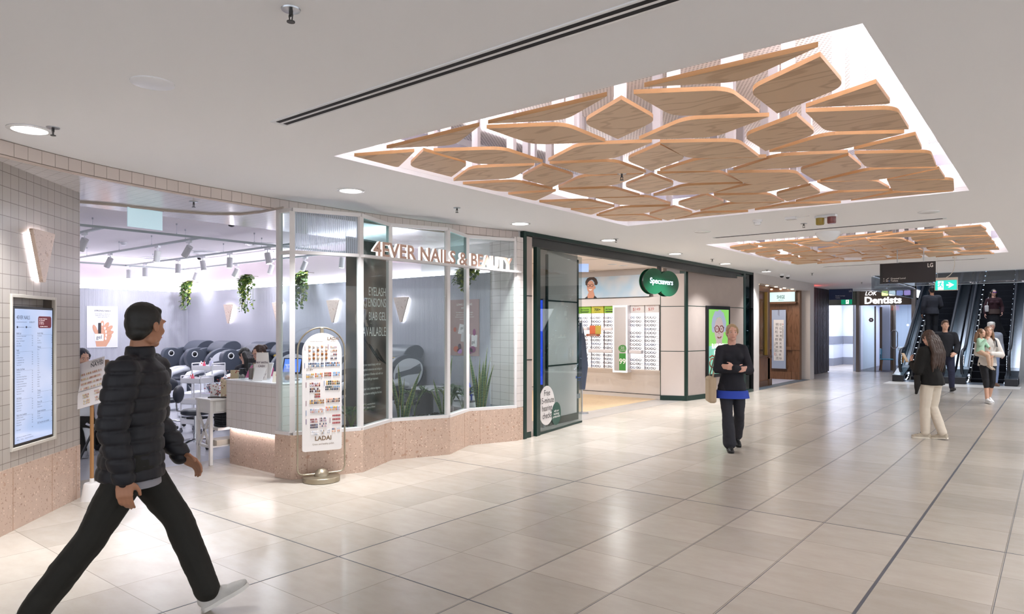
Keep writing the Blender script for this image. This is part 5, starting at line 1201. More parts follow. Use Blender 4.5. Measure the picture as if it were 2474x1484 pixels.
# linear slot diffusers
def slot(lab, xa, xb, y_, w_, dark=True, z_=3.0):
    t = thing('linear_diffuser', lab, 'ceiling vent', ((xa+xb)/2, y_, z_), group='linear ceiling slot diffusers'); h = (xb-xa)/2
    b = MB(); b.box(-h, h, -w_, w_, -.006, 0); b.build('frame', whitegloss, t, smooth=False)
    for s_ in (-1, 1):
        b = MB(); b.box(-h+.04, h-.04, s_*w_*.45-w_*.24, s_*w_*.45+w_*.24, -.008, -.0055); b.build('slot', mat('slot_black', '222126', .8), t, smooth=False)
slot('long double-slot air diffuser in front of the near ceiling recess', -4.17, .9, 2.68, .062)
slot('thin slot air diffuser between the two ceiling recesses', -4.17, -1.1, 10.25, .04)
slot('thin slot air diffuser behind the far recess above the large hanging sign', -4.19, -1.1, 16.66, .04)
t = thing('smoke_detector', 'white smoke detector between recesses left of the lamps', 'smoke detector', (-3.041, 8.942, 3.0), group='small white ceiling detectors'); b = MB(); b.lathe([(.06, 0), (.06, -.02), (.05, -.03), (.045, -.03)], 20); b.build('base', whitegloss, t); b = MB(); b.lathe([(.04, -.03), (.045, -.05), (.03, -.065), (.01, -.068)], 18); b.build('sensor', whitegloss, t)
b = MB(); b.box(-.06, .06, -.05, .05, -.03, 0); b.tube([(.06, 0, -.015), (.14, .02, -.012), (.22, .0, -.006)], .004, 6); tag(b.build('junction_box', whitegloss, None, (-2.63, 8.972, 3.0), smooth=False), 'small white ceiling box with a short cable', 'junction box')
t = thing('warning_lamp', 'white bar with amber and red alarm lamps under the ceiling', 'alarm light', (-2.244, 9.076, 3.0), -.2); b = MB(); b.box(-.13, .13, -.03, .03, -.03, 0); b.build('bar', whitegloss, t, bevel=.003)
for s_, c_, nm in ((-1, '9a8230', 'amber_lens'), (1, '7c4442', 'red_lens')): b = MB(); b.lathe([(.05, -.03), (.05, -.10), (.047, -.105), (.044, -.112)], 20, c=(s_*.072, 0, 0)); tag(b.build(nm, mat(nm, c_, .25), t), 'amber lens' if s_ < 0 else 'red lens')
t = thing('wifi_dome', 'white round dome device at the edge of the far recess', 'dome', (-2.62, 10.72, 3.0)); b = MB(); b.lathe([(.17, 0), (.17, -.02), (.15, -.06), (.10, -.11), (.04, -.13), (.001, -.132)], 30); b.build('cover', whitegloss, t)
dc = dome_cam('left one of two black dome cameras above the calligraphy shop', -5.565, 18.209, 3.0); dc2 = dome_cam('right one of two black dome cameras above the calligraphy shop', -5.575, 18.731, 3.0)

# ================================================================ OPTICIAN SHOPFRONT
dgreen = mat('dark_green_metal', '16332d', .35, .2); header_m = mat('header_charcoal', '3a3b3b', .45, .3); taupe = mat('taupe_panel', 'a99c95', .55, noise_amt=.06, noise_scale=6); cream = mat('cream_panel', 'ddd2cd', .5)
b = MB(); b.box(-6.10, -6.0, 7.832, 7.90, 0, 2.998); b.box(-6.10, -6.0, 7.90, 17.30, 2.94, 2.998); b.box(-6.09, -6.03, 7.9, 8.045, 0, .09); b.box(-6.10, -5.995, 16.66, 16.80, 0, 2.94); b.box(-6.08, -6.0, 16.8, 17.34, 0, .07)
struct(b.build('trim_5', dgreen, smooth=False, bevel=.003))
b = MB(); b.box(-6.16, -6.04, 8.05, 16.7, 2.80, 2.94); b.box(-6.20, -6.0, 8.03, 16.7, 2.93, 2.945); struct(b.build('trim_6', header_m, smooth=False))
b = MB(); b.box(-6.09, -6.02, 7.9, 8.05, .09, 2.93); b.k = 1
for z_ in (1.14, 2.07): b.box(-6.0185, -6.017, 7.9, 8.05, z_-.006, z_+.006)
struct(b.build('wall_optician_strip', [taupe, black_m], smooth=False))
# ceiling inside
b = MB(); b.box(-14.0, -6.1, 7.9, 17.5, 2.96, 3.0); b.k = 1
b.box(-14, -6.2, 9.4, 9.41, 2.958, 2.961); b.box(-14, -6.2, 11.6, 11.61, 2.958, 2.961); b.box(-8.6, -8.59, 7.9, 14, 2.958, 2.961)
struct(b.build('ceiling_optician', [mat('optician_ceiling', 'e9dfda', .7), ink], smooth=False))
for x_, y_, la in ((-7.41, 12.76, 'left of two lit downlights inside the optician'), (-7.37, 13.15, 'right of two lit downlights inside the optician'), (-6.75, 13.3, 'lit downlight inside the optician behind the green sign')):
    t = thing('downlight', la, 'ceiling light', (x_, y_, 2.96)); b = MB(); b.lathe([(.1, 0), (.1, -.006), (.085, -.008)], 24); b.build('trim_ring', whitegloss, t); b = MB(); b.lathe([(.085, -.004), (.001, -.005)], 22); b.build('lamp', MATS['downlight_glow'], t, smooth=False)
b = MB(); b.box(-.16, .16, -.006, .006, -.17, 0); tag(b.build('exit_blade_sign', mat('opt_exit', 'a9bfe8', .3, emit='93b2f2', estr=.6), None, (-7.9, 12.3, 2.96), .6, smooth=False), 'small blue glowing blade hanging from the optician ceiling', 'sign')
t = thing('track_spotlight', 'white track spotlight above the smiling man picture', 'spotlight', (-8.6, 12.4, 2.96)); b = MB(); b.box(-.5, .5, -.015, .015, -.03, 0); b.build('track', whitegloss, t, smooth=False); b = MB(); b.cyl((0, 0, -.03), (0, 0, -.10), .008); b.build('stem', whitegloss, t); b = MB(); b.cyl((-.03, 0, -.08), (.08, -.03, -.22), .05, n=18); b.build('lamp_head', whitegloss, t)
# walls
b = MB(); b.box(-14, -6.9, 14.12, 14.3, 0, 3.0); b.k = 1; b.box(-14, -6.9, 14.105, 14.12, 0, .09); b.k = 2; b.box(-14, -6.9, 14.1, 14.12, .09, .10)
struct(b.build('wall_optician_back', [mat('optician_wall', 'd9d0ca', .5), mat('skirting_grey', 'cfc9c6', .5), ink], smooth=False))
b = MB(); b.box(-9.6, -6.9, 14.02, 14.11, 2.12, 2.30); struct(b.build('wall_optician_bulkhead', mat('optician_grey', 'c9c2bf', .5), smooth=False))
b = MB(); b.box(-14.2, -14.0, 8.0, 17.5, 0, 3.0); struct(b.build('wall_optician_far', mat('optician_wall', '', .5), smooth=False))
b = MB()
b.prism([(-6.90, 13.98), (-6.38, 14.18), (-6.38, 14.30), (-6.90, 14.30)], 0, 2.80)
b.k = 1
for z_ in (1.087, 2.08): b.prism([(-6.90, 13.978), (-6.38, 14.178), (-6.38, 14.18), (-6.90, 13.98)], z_-.007, z_+.007)
b.prism([(-6.902, 13.976), (-6.89, 13.976), (-6.89, 14.0), (-6.902, 14.0)], 0, 2.8)
b.prism([(-6.90, 13.965), (-6.375, 14.168), (-6.38, 14.18), (-6.90, 13.98)], 0, .11)
struct(b.build('wall_optician_cream', [cream, dgreen], smooth=False))
A_ = (-6.38, 14.18); B_ = (-5.995, 16.62); sd_ = Vector((B_[0]-A_[0], B_[1]-A_[1])).normalized(); sn_ = Vector((sd_.y, -sd_.x)); SLN = math.dist(A_, B_); sa_ = math.atan2(sd_.y, sd_.x)
b = MB(); MSL = I(A_[0], A_[1], 0) @ RZ(sa_)
b.box(0, SLN, 0, .15, 0, 2.86, MSL); b.k = 1
b.box(-.02, .06, -.012, .15, 0, 2.88, MSL); b.box(0, SLN, -.014, 0, 0, .11, MSL); b.box(0, SLN, -.012, 0, 2.85, 2.88, MSL)
for z_ in (1.09, 2.09): b.box(0.06, SLN, -.002, 0, z_-.007, z_+.007, MSL)
struct(b.build('wall_optician_slant', [taupe, dgreen], smooth=False))
# advert screen
t = thing('advert_screen', 'portrait lit advert screen with a grey-haired face in red glasses', 'screen'); t.matrix_world = MSL @ I(.79, -.0, .47)
b = MB(); b.box(-.02, .98, -.05, -.004, 0, 1.64); b.build('housing', black_m, t, bevel=.004)
ad_g = mat('ad_green', '283020', .3, emit='8fd968', estr=.8); ad_t = mat('ad_teal', '203028', .3, emit='8bd6bd', estr=.75)
b = MB(); b.box(.05, .91, -.053, -.051, .72, 1.56); b.k = 1; b.box(.05, .91, -.053, -.051, .08, .72); b.build('display', [ad_g, ad_t], t, smooth=False)
MA = I(.48, -.0535, 0) @ frameM((0, 0, 0), (1, 0, 0), (0, 0, 1))
b = MB()
for i in range(26): a = PI*(i/25)*1.2-.3; disc(b, .24*math.cos(a)+R.uniform(-.02, .02), 1.20+.27*math.sin(a)+R.uniform(-.02, .02), .075, .075, MA @ I(0, 0, i*.00002))
b.build('hair_picture', mat('ad_hair', '303238', .4, emit='a9b2c8', estr=.75), t, smooth=False)
b = MB(); disc(b, 0, 1.08, .20, .30, MA @ I(0, 0, .001), 28); b.add([(-.1, .9, 0), (.1, .9, 0), (.16, .70, 0), (-.16, .70, 0)], [(0, 3, 2, 1)], MA @ I(0, 0, .0009)); b.build('face_picture', mat('ad_face', '383230', .4, emit='c9b4b2', estr=.72), t, smooth=False)
b = MB()
for s_ in (-1, 1):
    b.tube([(s_*.10+.085*math.cos(a), 1.11+.075*math.sin(a), 0) for a in [2*PI*i/20 for i in range(20)]], .011, 6, True, MA @ I(0, 0, .003))
    disc(b, s_*.10, 1.11, .018, .018, MA @ I(0, 0, .003)); b.box(s_*.19-.03, s_*.19+.03, 1.13, 1.15, .002, .004, MA)
b.box(-.02, .02, 1.12, 1.14, .002, .004, MA)
b.build('glasses_picture', mat('ad_glasses', '5b1f22', .4, emit='5b1f22', estr=.3), t, smooth=False)
b = MB(); b.tube([(-.08, .93, 0), (-.04, .905, 0), (.04, .905, 0), (.08, .93, 0)], .016, 6, M=MA @ I(0, 0, .003)); b.tube([(0, 1.07, 0), (-.02, 1.0, 0), (.02, .995, 0)], .006, 5, M=MA @ I(0, 0, .003)); b.build('smile_picture', mat('ad_mouth', '7a4a48', .4), t, smooth=False)
b = MB(); b.text('RAINBOW', .16, MA @ I(0, .66, .018), align='CENTER', sx=.9, bold=.02); b.text('RANGE', .16, MA @ I(0, .51, .018), align='CENTER', sx=.9, bold=.02); b.build('headline', mat('ad_white', 'ffffff', .3, emit='ffffff', estr=1.3), t, smooth=False)
b = MB()
for x_ in (-.28, .02): b.tube([(x_+.13*math.cos(a), .33+.10*math.sin(a), 0) for a in [2*PI*i/18 for i in range(18)]], .016, 6, True, MA @ I(0, 0, .003))
b.tube([(-.41, .46, 0), (-.3, .50, 0), (-.1, .44, 0), (.15, .28, 0), (.3, .2, 0)], .018, 6, M=MA @ I(0, 0, .003)); b.build('spectacles_picture', mat('ad_frames', '6a3420', .4, emit='6a3420', estr=.3), t, smooth=False)
# green post, teal glass
b = MB(); b.box(-6.06, -6.05, 16.82, 17.33, .07, 2.93); b.box(-6.07, -6.0, 16.80, 17.33, 2.08, 2.10); struct(b.build('window_2', glass_mat('smoked_teal', '6f9aa0', .12), smooth=False))
b = MB(); b.box(-6.10, -6.0, 17.33, 17.365, 0, 3.0); struct(b.build('trim_7', black_m, smooth=False))
b = MB(); b.box(-6.9, -6.3, 17.36, 17.48, 0, 3.0); b.box(-7.2, -6.5, 16.9, 17.0, 0, 3); struct(b.build('wall_optician_dark', mat('teal_dark_wall', '23404c', .3), smooth=False))
# folded glass door + stickers
t = thing('glass_door', 'open frameless glass door with hearing checks stickers', 'door', (-6.06, 8.27, 0)); t['category'] = 'door'
DD = Vector((-6.327+6.06, 9.866-8.27)); DL = DD.length; da = math.atan2(DD.y, DD.x)
t.rotation_euler = (0, 0, da)
b = MB(); b.box(0, DL, -.006, .006, .03, 2.80); b.build('pane', glass_mat('door_glass', 'e9eeee', .09), t, smooth=False)
b = MB(); b.box(0, DL, -.012, .012, .0, .03); b.box(-.12, .0, -.03, .03, 0, 2.80); b.build('door_rail', dgreen, t, smooth=False, bevel=.003)
MD = frameM((0, -.0065, 0), (1, 0, 0), (0, 0, 1))
b = MB(); disc(b, .26, .42, .28, .30, MD, 36); b.build('white_sticker', mat('sticker_white', 'd9d3d1', .5), t, smooth=False)
b = MB(); disc(b, .60, .26, .17, .18, MD @ I(0, 0, .001), 32); b.build('green_sticker', mat('sticker_green', '1f4a3f', .5), t, smooth=False)
b = MB()
for i, s_ in enumerate(('Free', '15-minute', 'hearing', 'checks')): b.text(s_, .13, MD @ I(.27, .57-i*.115, .002), align='CENTER', sx=.9)
b.build('sticker_text', ink, t, smooth=False)
b = MB()
for i, s_ in enumerate(('with our', 'Audiology', 'professionals')): b.text(s_, .05, MD @ I(.60, .29-i*.045, .003), align='CENTER', bold=.01)
b.build('small_sticker_text', inkw, t, smooth=False)
b = MB(); b.prism(rrect(1.40, 1.56, .42, .50, .03), 0, .001, MD); b.k = 1; b.box(1.36, 1.41, .76, .80, 0, .001, MD); b.box(1.44, 1.58, .76, .775, 0, .001, MD); b.box(1.44, 1.56, .72, .73, 0, .001, MD); b.build('door_badges', [mat('badge_grey', '6c7476', .4), mat('badge_blue', '24477e', .4)], t, smooth=False)
# inner partition seen through the door
b = MB(); b.prism([(-6.50, 9.10), (-6.60, 10.16), (-6.75, 10.16), (-6.65, 9.08)], .12, 2.93); b.k = 1
b.prism([(-6.485, 9.09), (-6.585, 10.17), (-6.75, 10.17), (-6.65, 9.07)], 0, .12)
for q in (0, 1): x_ = -6.50-.1*q; y_ = 9.10+1.06*q; b.box(x_-.02, x_+.012, y_-.02, y_+.02, .1, 2.8)
b.k = 1
for z_ in (.98, 2.05): b.prism([(-6.496, 9.10), (-6.596, 10.16), (-6.61, 10.16), (-6.51, 9.10)], z_-.012, z_+.012)
struct(b.build('wall_optician_partition', [mat('partition_grey', 'cdc8c6', .5), dgreen], smooth=False))
t = thing('blue_display', 'narrow blue lit display behind the optician door post', 'screen', (-6.50, 8.95, 0)); b = MB(); b.box(-.05, .05, -.02, .02, .0, 2.08); b.build('frame', steel, t, smooth=False, bevel=.004); b = MB(); b.box(-.035, .035, -.023, -.021, .69, 2.05); b.build('display', mat('blue_display_glow', '2c49d8', .3, emit='3457e8', estr=1.0), t, smooth=False)
b = MB(); b.box(-7.6, -6.95, 8.9, 8.95, 0, 2.9); struct(b.build('wall_optician_inner', white_paint, smooth=False))
# picture of smiling man
t = thing('wall_picture', 'wide sky-blue picture of a smiling curly-haired man in glasses', 'picture', (-8.10, 14.02, 2.315))
skyp = bpy.data.materials.new('picture_sky'); skyp.use_nodes = True; n = skyp.node_tree; p = n.nodes['Principled BSDF']; tcn = n.nodes.new('ShaderNodeTexCoord'); nz = n.nodes.new('ShaderNodeTexNoise'); nz.inputs['Scale'].default_value = 1.5; cr = n.nodes.new('ShaderNodeValToRGB'); cr.color_ramp.elements[0].color = (*lin('8fb0c8'), 1); cr.color_ramp.elements[1].color = (*lin('c9c6c4'), 1); cr.color_ramp.elements[0].position = .35; cr.color_ramp.elements[1].position = .65
n.links.new(tcn.outputs['Object'], nz.inputs[0]); n.links.new(nz.outputs[0], cr.inputs[0]); n.links.new(cr.outputs[0], p.inputs['Base Color'])
b = MB(); b.box(-1.45, .92, -.02, .0, 0, .50); b.build('canvas', skyp, t, smooth=False)
b = MB(); b.box(-1.46, .93, -.022, 0, -.012, 0); b.box(.92, .935, -.022, 0, 0, .51); b.build('frame', ink, t, smooth=False)
MP = frameM((-.62, -.0215, 0), (1, 0, 0), (0, 0, 1))
hair_p = mat('picture_hair', '3a2a24', .7); skin3 = mat('picture_skin', 'b98268', .5)
b = MB()
for i in range(22): a = PI*i/21; disc(b, .02+.125*math.cos(a)+R.uniform(-.01, .01), .345+.13*math.sin(a), .045, .04, MP @ I(0, 0, i*.00003))
b.v = [(a_, b_, min(c_, .5)) for a_, b_, c_ in b.v]
b.build('hair_picture', hair_p, t, smooth=False)
b = MB(); disc(b, 0, .27, .105, .15, MP @ I(0, 0, .002), 26); disc(b, .115, .25, .02, .035, MP @ I(0, 0, .0018)); b.add([(-.05, .16, 0), (.08, .16, 0), (.13, 0, 0), (-.12, 0, 0)], [(0, 3, 2, 1)], MP @ I(0, 0, .0015)); b.build('face_picture', skin3, t, smooth=False)
b = MB()
for s_ in (-.065, .03): b.tube([(s_+.038*math.cos(a), .30+.032*math.sin(a), 0) for a in [2*PI*i/16 for i in range(16)]], .0045, 5, True, MP @ I(0, 0, .004))
b.box(-.03, -.005, .305, .312, .003, .005, MP); b.box(.065, .12, .305, .312, .003, .005, MP)
b.add([(-.17, 0, 0), (-.09, .05, 0), (-.08, 0, 0)], [(0, 2, 1)], MP @ I(0, 0, .004)); b.add([(.08, 0, 0), (.11, .06, 0), (.18, 0, 0)], [(0, 2, 1)], MP @ I(0, 0, .004)); b.build('glasses_picture', ink, t, smooth=False)
b = MB(); b.prism([(-.055, .215), (-.03, .19), (.01, .185), (.05, .215), (.0, .205)], 0, .001, MP @ I(0, 0, .003)); b.build('teeth_picture', inkw, t, smooth=False)
# display wall: bays with shelves, spectacles
lit = mat('display_lit', 'ffffff', .5, emit='fffafa', estr=.75)
bays = [(-9.62, -9.09), (-9.08, -8.75), (-8.73, -8.40), (-8.37, -8.09), (-7.68, -7.33), (-7.31, -6.97)]
bl = ['leftmost partly hidden by the glass door', 'second with green promo header', 'third with the 700+ header', 'fourth beside the mirror tower', 'fifth under the $149 header', 'rightmost under the $39 header']
shelf_m = mat('shelf_white', 'd6d1d4', .3); spk = [mat('spec_'+c, c, .3, spec=.2) for c in ('1e1f28', '4a3b35', '3a4a6e')]
rows = [.70+.0875*i for i in range(14)]
def spec_mesh(k_):
    b = MB()
    for s_ in (-1, 1): b.tube([(s_*.034+.028*math.cos(a), 0, .021*math.sin(a)) for a in [2*PI*i/10 for i in range(10)]], .006, 4, True)
    b.cyl((-.009, 0, .006), (.009, 0, .006), .0028, n=4)
    for s_ in (-1, 1): b.cyl((s_*.062, 0, .008), (s_*.066, .11, .004), .004, n=4)
    return b.mesh('spectacles', spk[k_], False)
spm = [spec_mesh(i) for i in range(3)]
cnt = 0
for bi, (xa, xb) in enumerate(bays):
    t = thing('spectacle_bay', 'glowing white spectacle shelving bay, '+bl[bi], 'display shelf', ((xa+xb)/2, 14.10, 0), group='lit spectacle display bays')
    h = (xb-xa)/2
    b = MB(); b.box(-h, h, -.03, 0, .655, 1.95); b.build('lit_back', lit, t, smooth=False)
    b = MB(); b.box(-h, h, -.05, -.0, 1.955, 2.12); hd = b.build('header', mat('hd_%d' % bi, ['86b53a', '86b53a', 'b5b03a', '86b53a', 'cfc9c7', 'cfc9c7'][bi], .5), t, smooth=False)
    b = MB(); MH = frameM((0, -.051, 0), (1, 0, 0), (0, 0, 1))
    if bi in (0, 1, 3): b.text('SPECTRANGER', .045, MH @ I(0, 2.025, 0), align='CENTER', sx=.75, bold=.03); b.prism([(-.13, 2.0), (.13, 2.0), (.09, 1.975), (-.09, 1.975)], 0, .001, MH); b.build('header_lettering', mat('hd_dark', '17331c', .5), hd, smooth=False)
    elif bi == 2: b.text('700+', .085, MH @ I(0, 2.01, 0), align='CENTER', bold=.03); b.text('styles in store', .026, MH @ I(0, 1.975, 0), align='CENTER'); b.build('header_lettering', MATS.get('hd_dark') or mat('hd_dark', '17331c', .5), hd, smooth=False)
    else: b.text('$149' if bi == 4 else '$39', .095, MH @ I(-.02, 2.0, 0), align='CENTER'); b.text('2 pairs from' if bi == 4 else '1 complete pair from', .026, MH @ I(-.02, 2.09, 0), align='CENTER'); b.build('header_lettering', mat('hd_red', 'a6453a', .5), hd, smooth=False)
    for ri, z_ in enumerate(rows):
        b = MB(); b.box(-h+.008, h-.008, -.15, -.03, z_-.028, z_-.022); b.build('shelf', shelf_m, t, smooth=False)
    b = MB(); b.box(h-.004, h+.008, -.035, 0, .65, 1.95); b.build('divider', mat('divider_grey', '8e8a92', .5), t, smooth=False)
    per = max(2, int((xb-xa)/.125))
    for ri, z_ in enumerate(rows):
        if not ri or ri: pass
        if (bi in (1, 2) and ri in (9, 10)) or (bi == 3 and ri == 10) or (bi < 4 and ri == 4) or (bi == 4 and ri in (3, 10)): continue
        for j in range(per):
            cnt += 1
            o = bpy.data.objects.new('spectacles', spm[R.choice([0, 0, 0, 1, 2])]); COL.objects.link(o)
            o.location = (xa+.03+(xb-xa-.06)*(j+.5)/per, 13.97, z_+.003); o.rotation_euler = (0, 0, R.uniform(-.25, .25))
            tag(o, '%s spectacles from the left, %s shelf up, %s' % (('first', 'second', 'third', 'fourth', 'fifth')[j], ('lowest', 'second', 'third', 'fourth', 'fifth', 'sixth', 'seventh', 'eighth', 'ninth', 'tenth', 'eleventh', 'twelfth', 'thirteenth', 'topmost')[ri], ['bay behind door edge', 'first fully visible bay', 'bay with yellow header', 'bay left of mirror tower', 'bay right of mirror tower', 'rightmost bay'][bi]), 'glasses', 'spectacles in display bay: '+bl[bi])
for (xa, xb, z_, la) in ((-9.1, -8.78, 1.575, 'empty white ledge box in the second bay'), (-8.38, -8.10, 1.575, 'white ledge box holding a frame beside the mirror tower'), (-8.75, -8.1, 1.05, 'long white ledge box in the lower bays'), (-7.66, -7.35, 1.05, 'white ledge box low in the fifth bay')):
    b = MB(); b.box(xa, xb, 13.93, 14.06, z_-.02, z_+.045); tag(b.build('ledge_box', shelf_m, None, smooth=False, bevel=.006), la, 'display box')
t = thing('promo_stand', 'orange and yellow promo card with brown shelf in the third bay', 'display', (-8.56, 13.95, 1.44)); b = MB(); b.box(-.16, .15, 0, .01, .02, .22); b.k = 1; b.box(0, .15, -.002, 0, .02, .22); b.build('card', [mat('promo_red', 'c9653f', .5), mat('promo_yellow', 'b9a347', .5)], t, smooth=False); b = MB(); b.box(-.21, .13, -.07, 0, -.03, .02); b.build('shelf', mat('promo_brown', '8e4f38', .4), t, smooth=False); b = MB(); b.text('new and exclusive', .03, frameM((-.04, -.0705, -.013), (1, 0, 0), (0, 0, 1)), align='CENTER'); b.build('lettering', inkw, t, smooth=False)
# mirror tower
t = thing('mirror_tower', 'tall lit-edged mirror tower between the spectacle bays', 'mirror', (-7.88, 14.02, 0))
b = MB(); b.box(-.19, .19, -.10, .08, .58, 2.12); b.build('cabinet', shelf_m, t, bevel=.005)
b = MB()
for a in ((-.19, -.155, .58, 2.12), (.155, .19, .58, 2.12)): b.box(a[0], a[1], -.106, -.10, a[2], a[3])
b.box(-.155, .155, -.106, -.10, .58, .615); b.box(-.155, .155, -.106, -.10, 2.085, 2.12); b.build('lit_edge', lit, t, smooth=False)
b = MB(); b.box(-.155, .155, -.103, -.101, .615, 2.085); b.build('mirror', mat('mirror_glass', 'e6e6ea', .02, 1.0), t, smooth=False)
b = MB(); disc(b, .07, 1.13, .11, .085, frameM((0, -.106, 0), (1, 0, 0), (0, 0, 1)), 26); b.build('round_sticker', mat('st_green', '4c8a4a', .5), t, smooth=False)
b = MB()
for i, s_ in enumerate(('Plus get', '30% off', 'lens options')): b.text(s_, .034, frameM((.07, -.107, 1.155-i*.035), (1, 0, 0), (0, 0, 1)), align='CENTER', sx=.85)
b.build('sticker_text', inkw, t, smooth=False)
b = MB(); b.box(-.02, .15, -.105, -.1035, .63, 1.02); b.build('green_card', mat('card_green', '3d8f3f', .5), t, smooth=False); b = MB(); b.text('99', .17, frameM((.065, -.1065, .78), (1, 0, 0), (0, 0, 1)), align='CENTER', bold=.02); b.build('card_number', inkw, t, smooth=False)
# wooden-lit floor mat of door etc. hanging double-lobe sign
t = thing('hanging_shop_sign', 'dark green double-oval sign with pale blue lettering hanging from the header', 'sign', (-6.03, 12.25, 0)); ga = math.atan2(.94, -.342+.55); t.rotation_euler = (0, 0, math.radians(90-20))
def lobes(r1, r2, off, zc_):
    pts = []
    for i in range(40):
        a = 2*PI*i/40; pts.append((off*-1+r1*math.cos(a), zc_+r2*math.sin(a)))
    return pts
MSg = frameM((0, 0, 0), (1, 0, 0), (0, 0, 1))
def two_oval(z0, z1, sc_, mb):
    rx, rz, off, zc_ = .275*sc_, .25*sc_, .19, 2.505
    pts = []
    # union outline of the two ovals
    a0 = math.acos(min(1, off/rx))
    for i in range(33): a = a0+(2*PI-2*a0)*i/32; pts.append((-off+rx*math.cos(a), zc_+rz*math.sin(a)))
    for i in range(33): a = -(PI-a0)+(2*PI-2*a0)*i/32; pts.append((off+rx*math.cos(a), zc_-.035+rz*math.sin(a)))
    mb.prism(pts, z0, z1, MSg)
b = MB(); two_oval(.0, .012, 1.0, b); b.build('face_panel', mat('sign_green', '0e5034', .2), t, smooth=False)
b = MB(); two_oval(-.10, -.0, .86, b); b.build('light_box', mat('box_dark', '2b3a36', .3), t, smooth=False)
b = MB(); two_oval(-.112, -.10, 1.0, b); b.build('rear_panel', MATS['sign_green'], t, smooth=False)
b = MB(); b.cyl((0, .05, 2.74), (0, .05, 2.80), .014); b.box(-.03, .03, .02, .08, 2.66, 2.80); b.build('bracket', black_m, t)
b = MB(); b.text('Specsavers', .155, MSg @ I(0, 2.455, .0125) @ RZ(-.04), depth=.014, align='CENTER', sx=.90, bold=.006); b.build('lettering', mat('sign_blue_white', 'e6f4ff', .3, emit='cfeaff', estr=1.0), t, smooth=False)
# blurred blue coat edge visible behind door : a hanging curtain
t = thing('coat_on_stand', 'grey-blue coat on a thin stand behind the glass door edge', 'coat', (-6.98, 10.9, 0)); b = MB(); b.tube([(0, 0, .45), (.03, 0, .9), (.0, 0, 1.35), (-.03, 0, 1.7)], [.06, .09, .07, .03], 12, sy=.4); b.build('coat', mat('coat_navy', '4a5264', .9), t); b = MB(); b.cyl((0, 0, 0), (0, 0, 1.75), .012, n=8); b.cyl((0, 0, 0), (0, 0, .02), .12, n=20); b.build('stand', steel, t)

# ================================================================ CALLIGRAPHY SHOP (SHIGE)
portal = mat('portal_white', 'd2cbc7', .5)
b = MB(); b.box(-6.30, -6.0, 17.365, 17.77, 0, 3.0); b.box(-6.33, -6.0, 22.42, 22.87, 0, 3.0); b.box(-6.30, -6.0, 17.77, 22.42, 2.76, 3.0)
struct(b.build('wall_portal', portal, smooth=False))
walnut = wood('walnut', '7a553c', '54371f', (6, 6, .8), .4); walnut2 = mat('walnut_dark', '5d3f2b', .4)
b = MB(); b.box(-9.5, -6.3, 17.5, 24, 2.97, 3.0); struct(b.build('ceiling_shop', mat('shop_ceiling', 'cbb9a6', .6), smooth=False))
b = MB(); b.box(-9.5, -6.02, 17.4, 22.4, .0005, .0035); struct(b.build('floor', mat('shop_carpet', '9fa0b0', .8), smooth=False))
b = MB(); b.box(-6.3, -6.0, 17.77, 22.42, .003, .006); struct(b.build('trim_8', mat('threshold', '56616c', .5), smooth=False))
# window dado + post + glass
t = thing('shop_window_unit', 'walnut panelled shop window with clock lettering behind glass', 'shop window', (-6.30, 18.6, 0))
b = MB(); b.box(-.10, 0, -.83, .96, .02, .82); b.build('dado_panel', walnut, t, smooth=False)
b = MB(); b.box(-.12, .03, -.83, .98, .80, .84); b.box(-.10, .03, -.83, .98, .0, .16); b.box(-.10, .045, .74, 1.0, 0, .18); b.box(-.10, .045, .74, 1.0, .76, .84); b.build('moulding', walnut2, t, smooth=False, bevel=.006)
b = MB(); b.box(-.14, .0, .78, .94, .0, 2.74); b.box(-.1, .0, -.83, .8, 2.60, 2.76); b.build('post', walnut, t, smooth=False)
b = MB(); b.box(-.05, -.04, -.83, .8, .85, 2.6); b.build('glazing', clear, t, smooth=False)
b = MB(); b.box(-.72, -.11, -.83, .94, 0, .85); b.build('window_ledge', walnut2, t, smooth=False)
b = MB(); b.box(-.05, -.04, .79, .8, .85, 2.6); b.build('glazing', clear, t, smooth=False)
b = MB(); b.box(-.06, .003, .70, .78, .85, 2.6); b.build('brass_strip', mat('gold_strip', 'c79f52', .3, .6), t, smooth=False)
t = thing('window_clock', 'large white roman clock face behind the walnut shop window', 'clock', (-6.89, 18.95, 1.965)); b = MB(); b.cyl((0, 0, 0), (.02, 0, 0), .52, n=48); b.build('dial', mat('dial_white', 'dedad8', .5), t, smooth=False)
b = MB(); b.tube([(.024, .36*math.cos(a), .36*math.sin(a)) for a in [2*PI*i/40 for i in range(40)]], .008, 5, True); b.tube([(.024, .51*math.cos(a), .51*math.sin(a)) for a in [2*PI*i/40 for i in range(40)]], .01, 5, True)
for i in range(12): a = 2*PI*i/12+.2; b.tube([(.024, .37*math.cos(a), .37*math.sin(a)), (.024, .5*math.cos(a), .5*math.sin(a))], .008, 4)
b.build('numeral_ring', ink, t)
b = MB(); b.box(-.6, -.5, -.8, .94, -1.1, .8); o = b.build('window_backdrop', mat('window_blue', '5a6684', .5), None, (-6.4, 18.6, 1.95), smooth=False); tag(o, 'blue-grey backdrop behind the clock in the shop window', 'backdrop')
b = MB(); b.lathe([(.14, 0), (.17, .02), (.13, .22), (.05, .40), (.01, .42)], 6); tag(b.build('window_ornament', mat('ornament_yellow', '9d9a3a', .4), None, (-6.62, 18.6, .86)), 'yellow-green fabric ornament on the shop window ledge', 'ornament')
b = MB(); b.lathe([(.07, 0), (.10, .03), (.08, .14), (.10, .16), (.04, .22), (.01, .26)], 14); tag(b.build('glass_ornament', glass_mat('ornament_glass', 'c8ccd2', .2, .1, .3), None, (-6.42, 18.45, .90)), 'glass pot ornament at the front of the shop window', 'ornament')
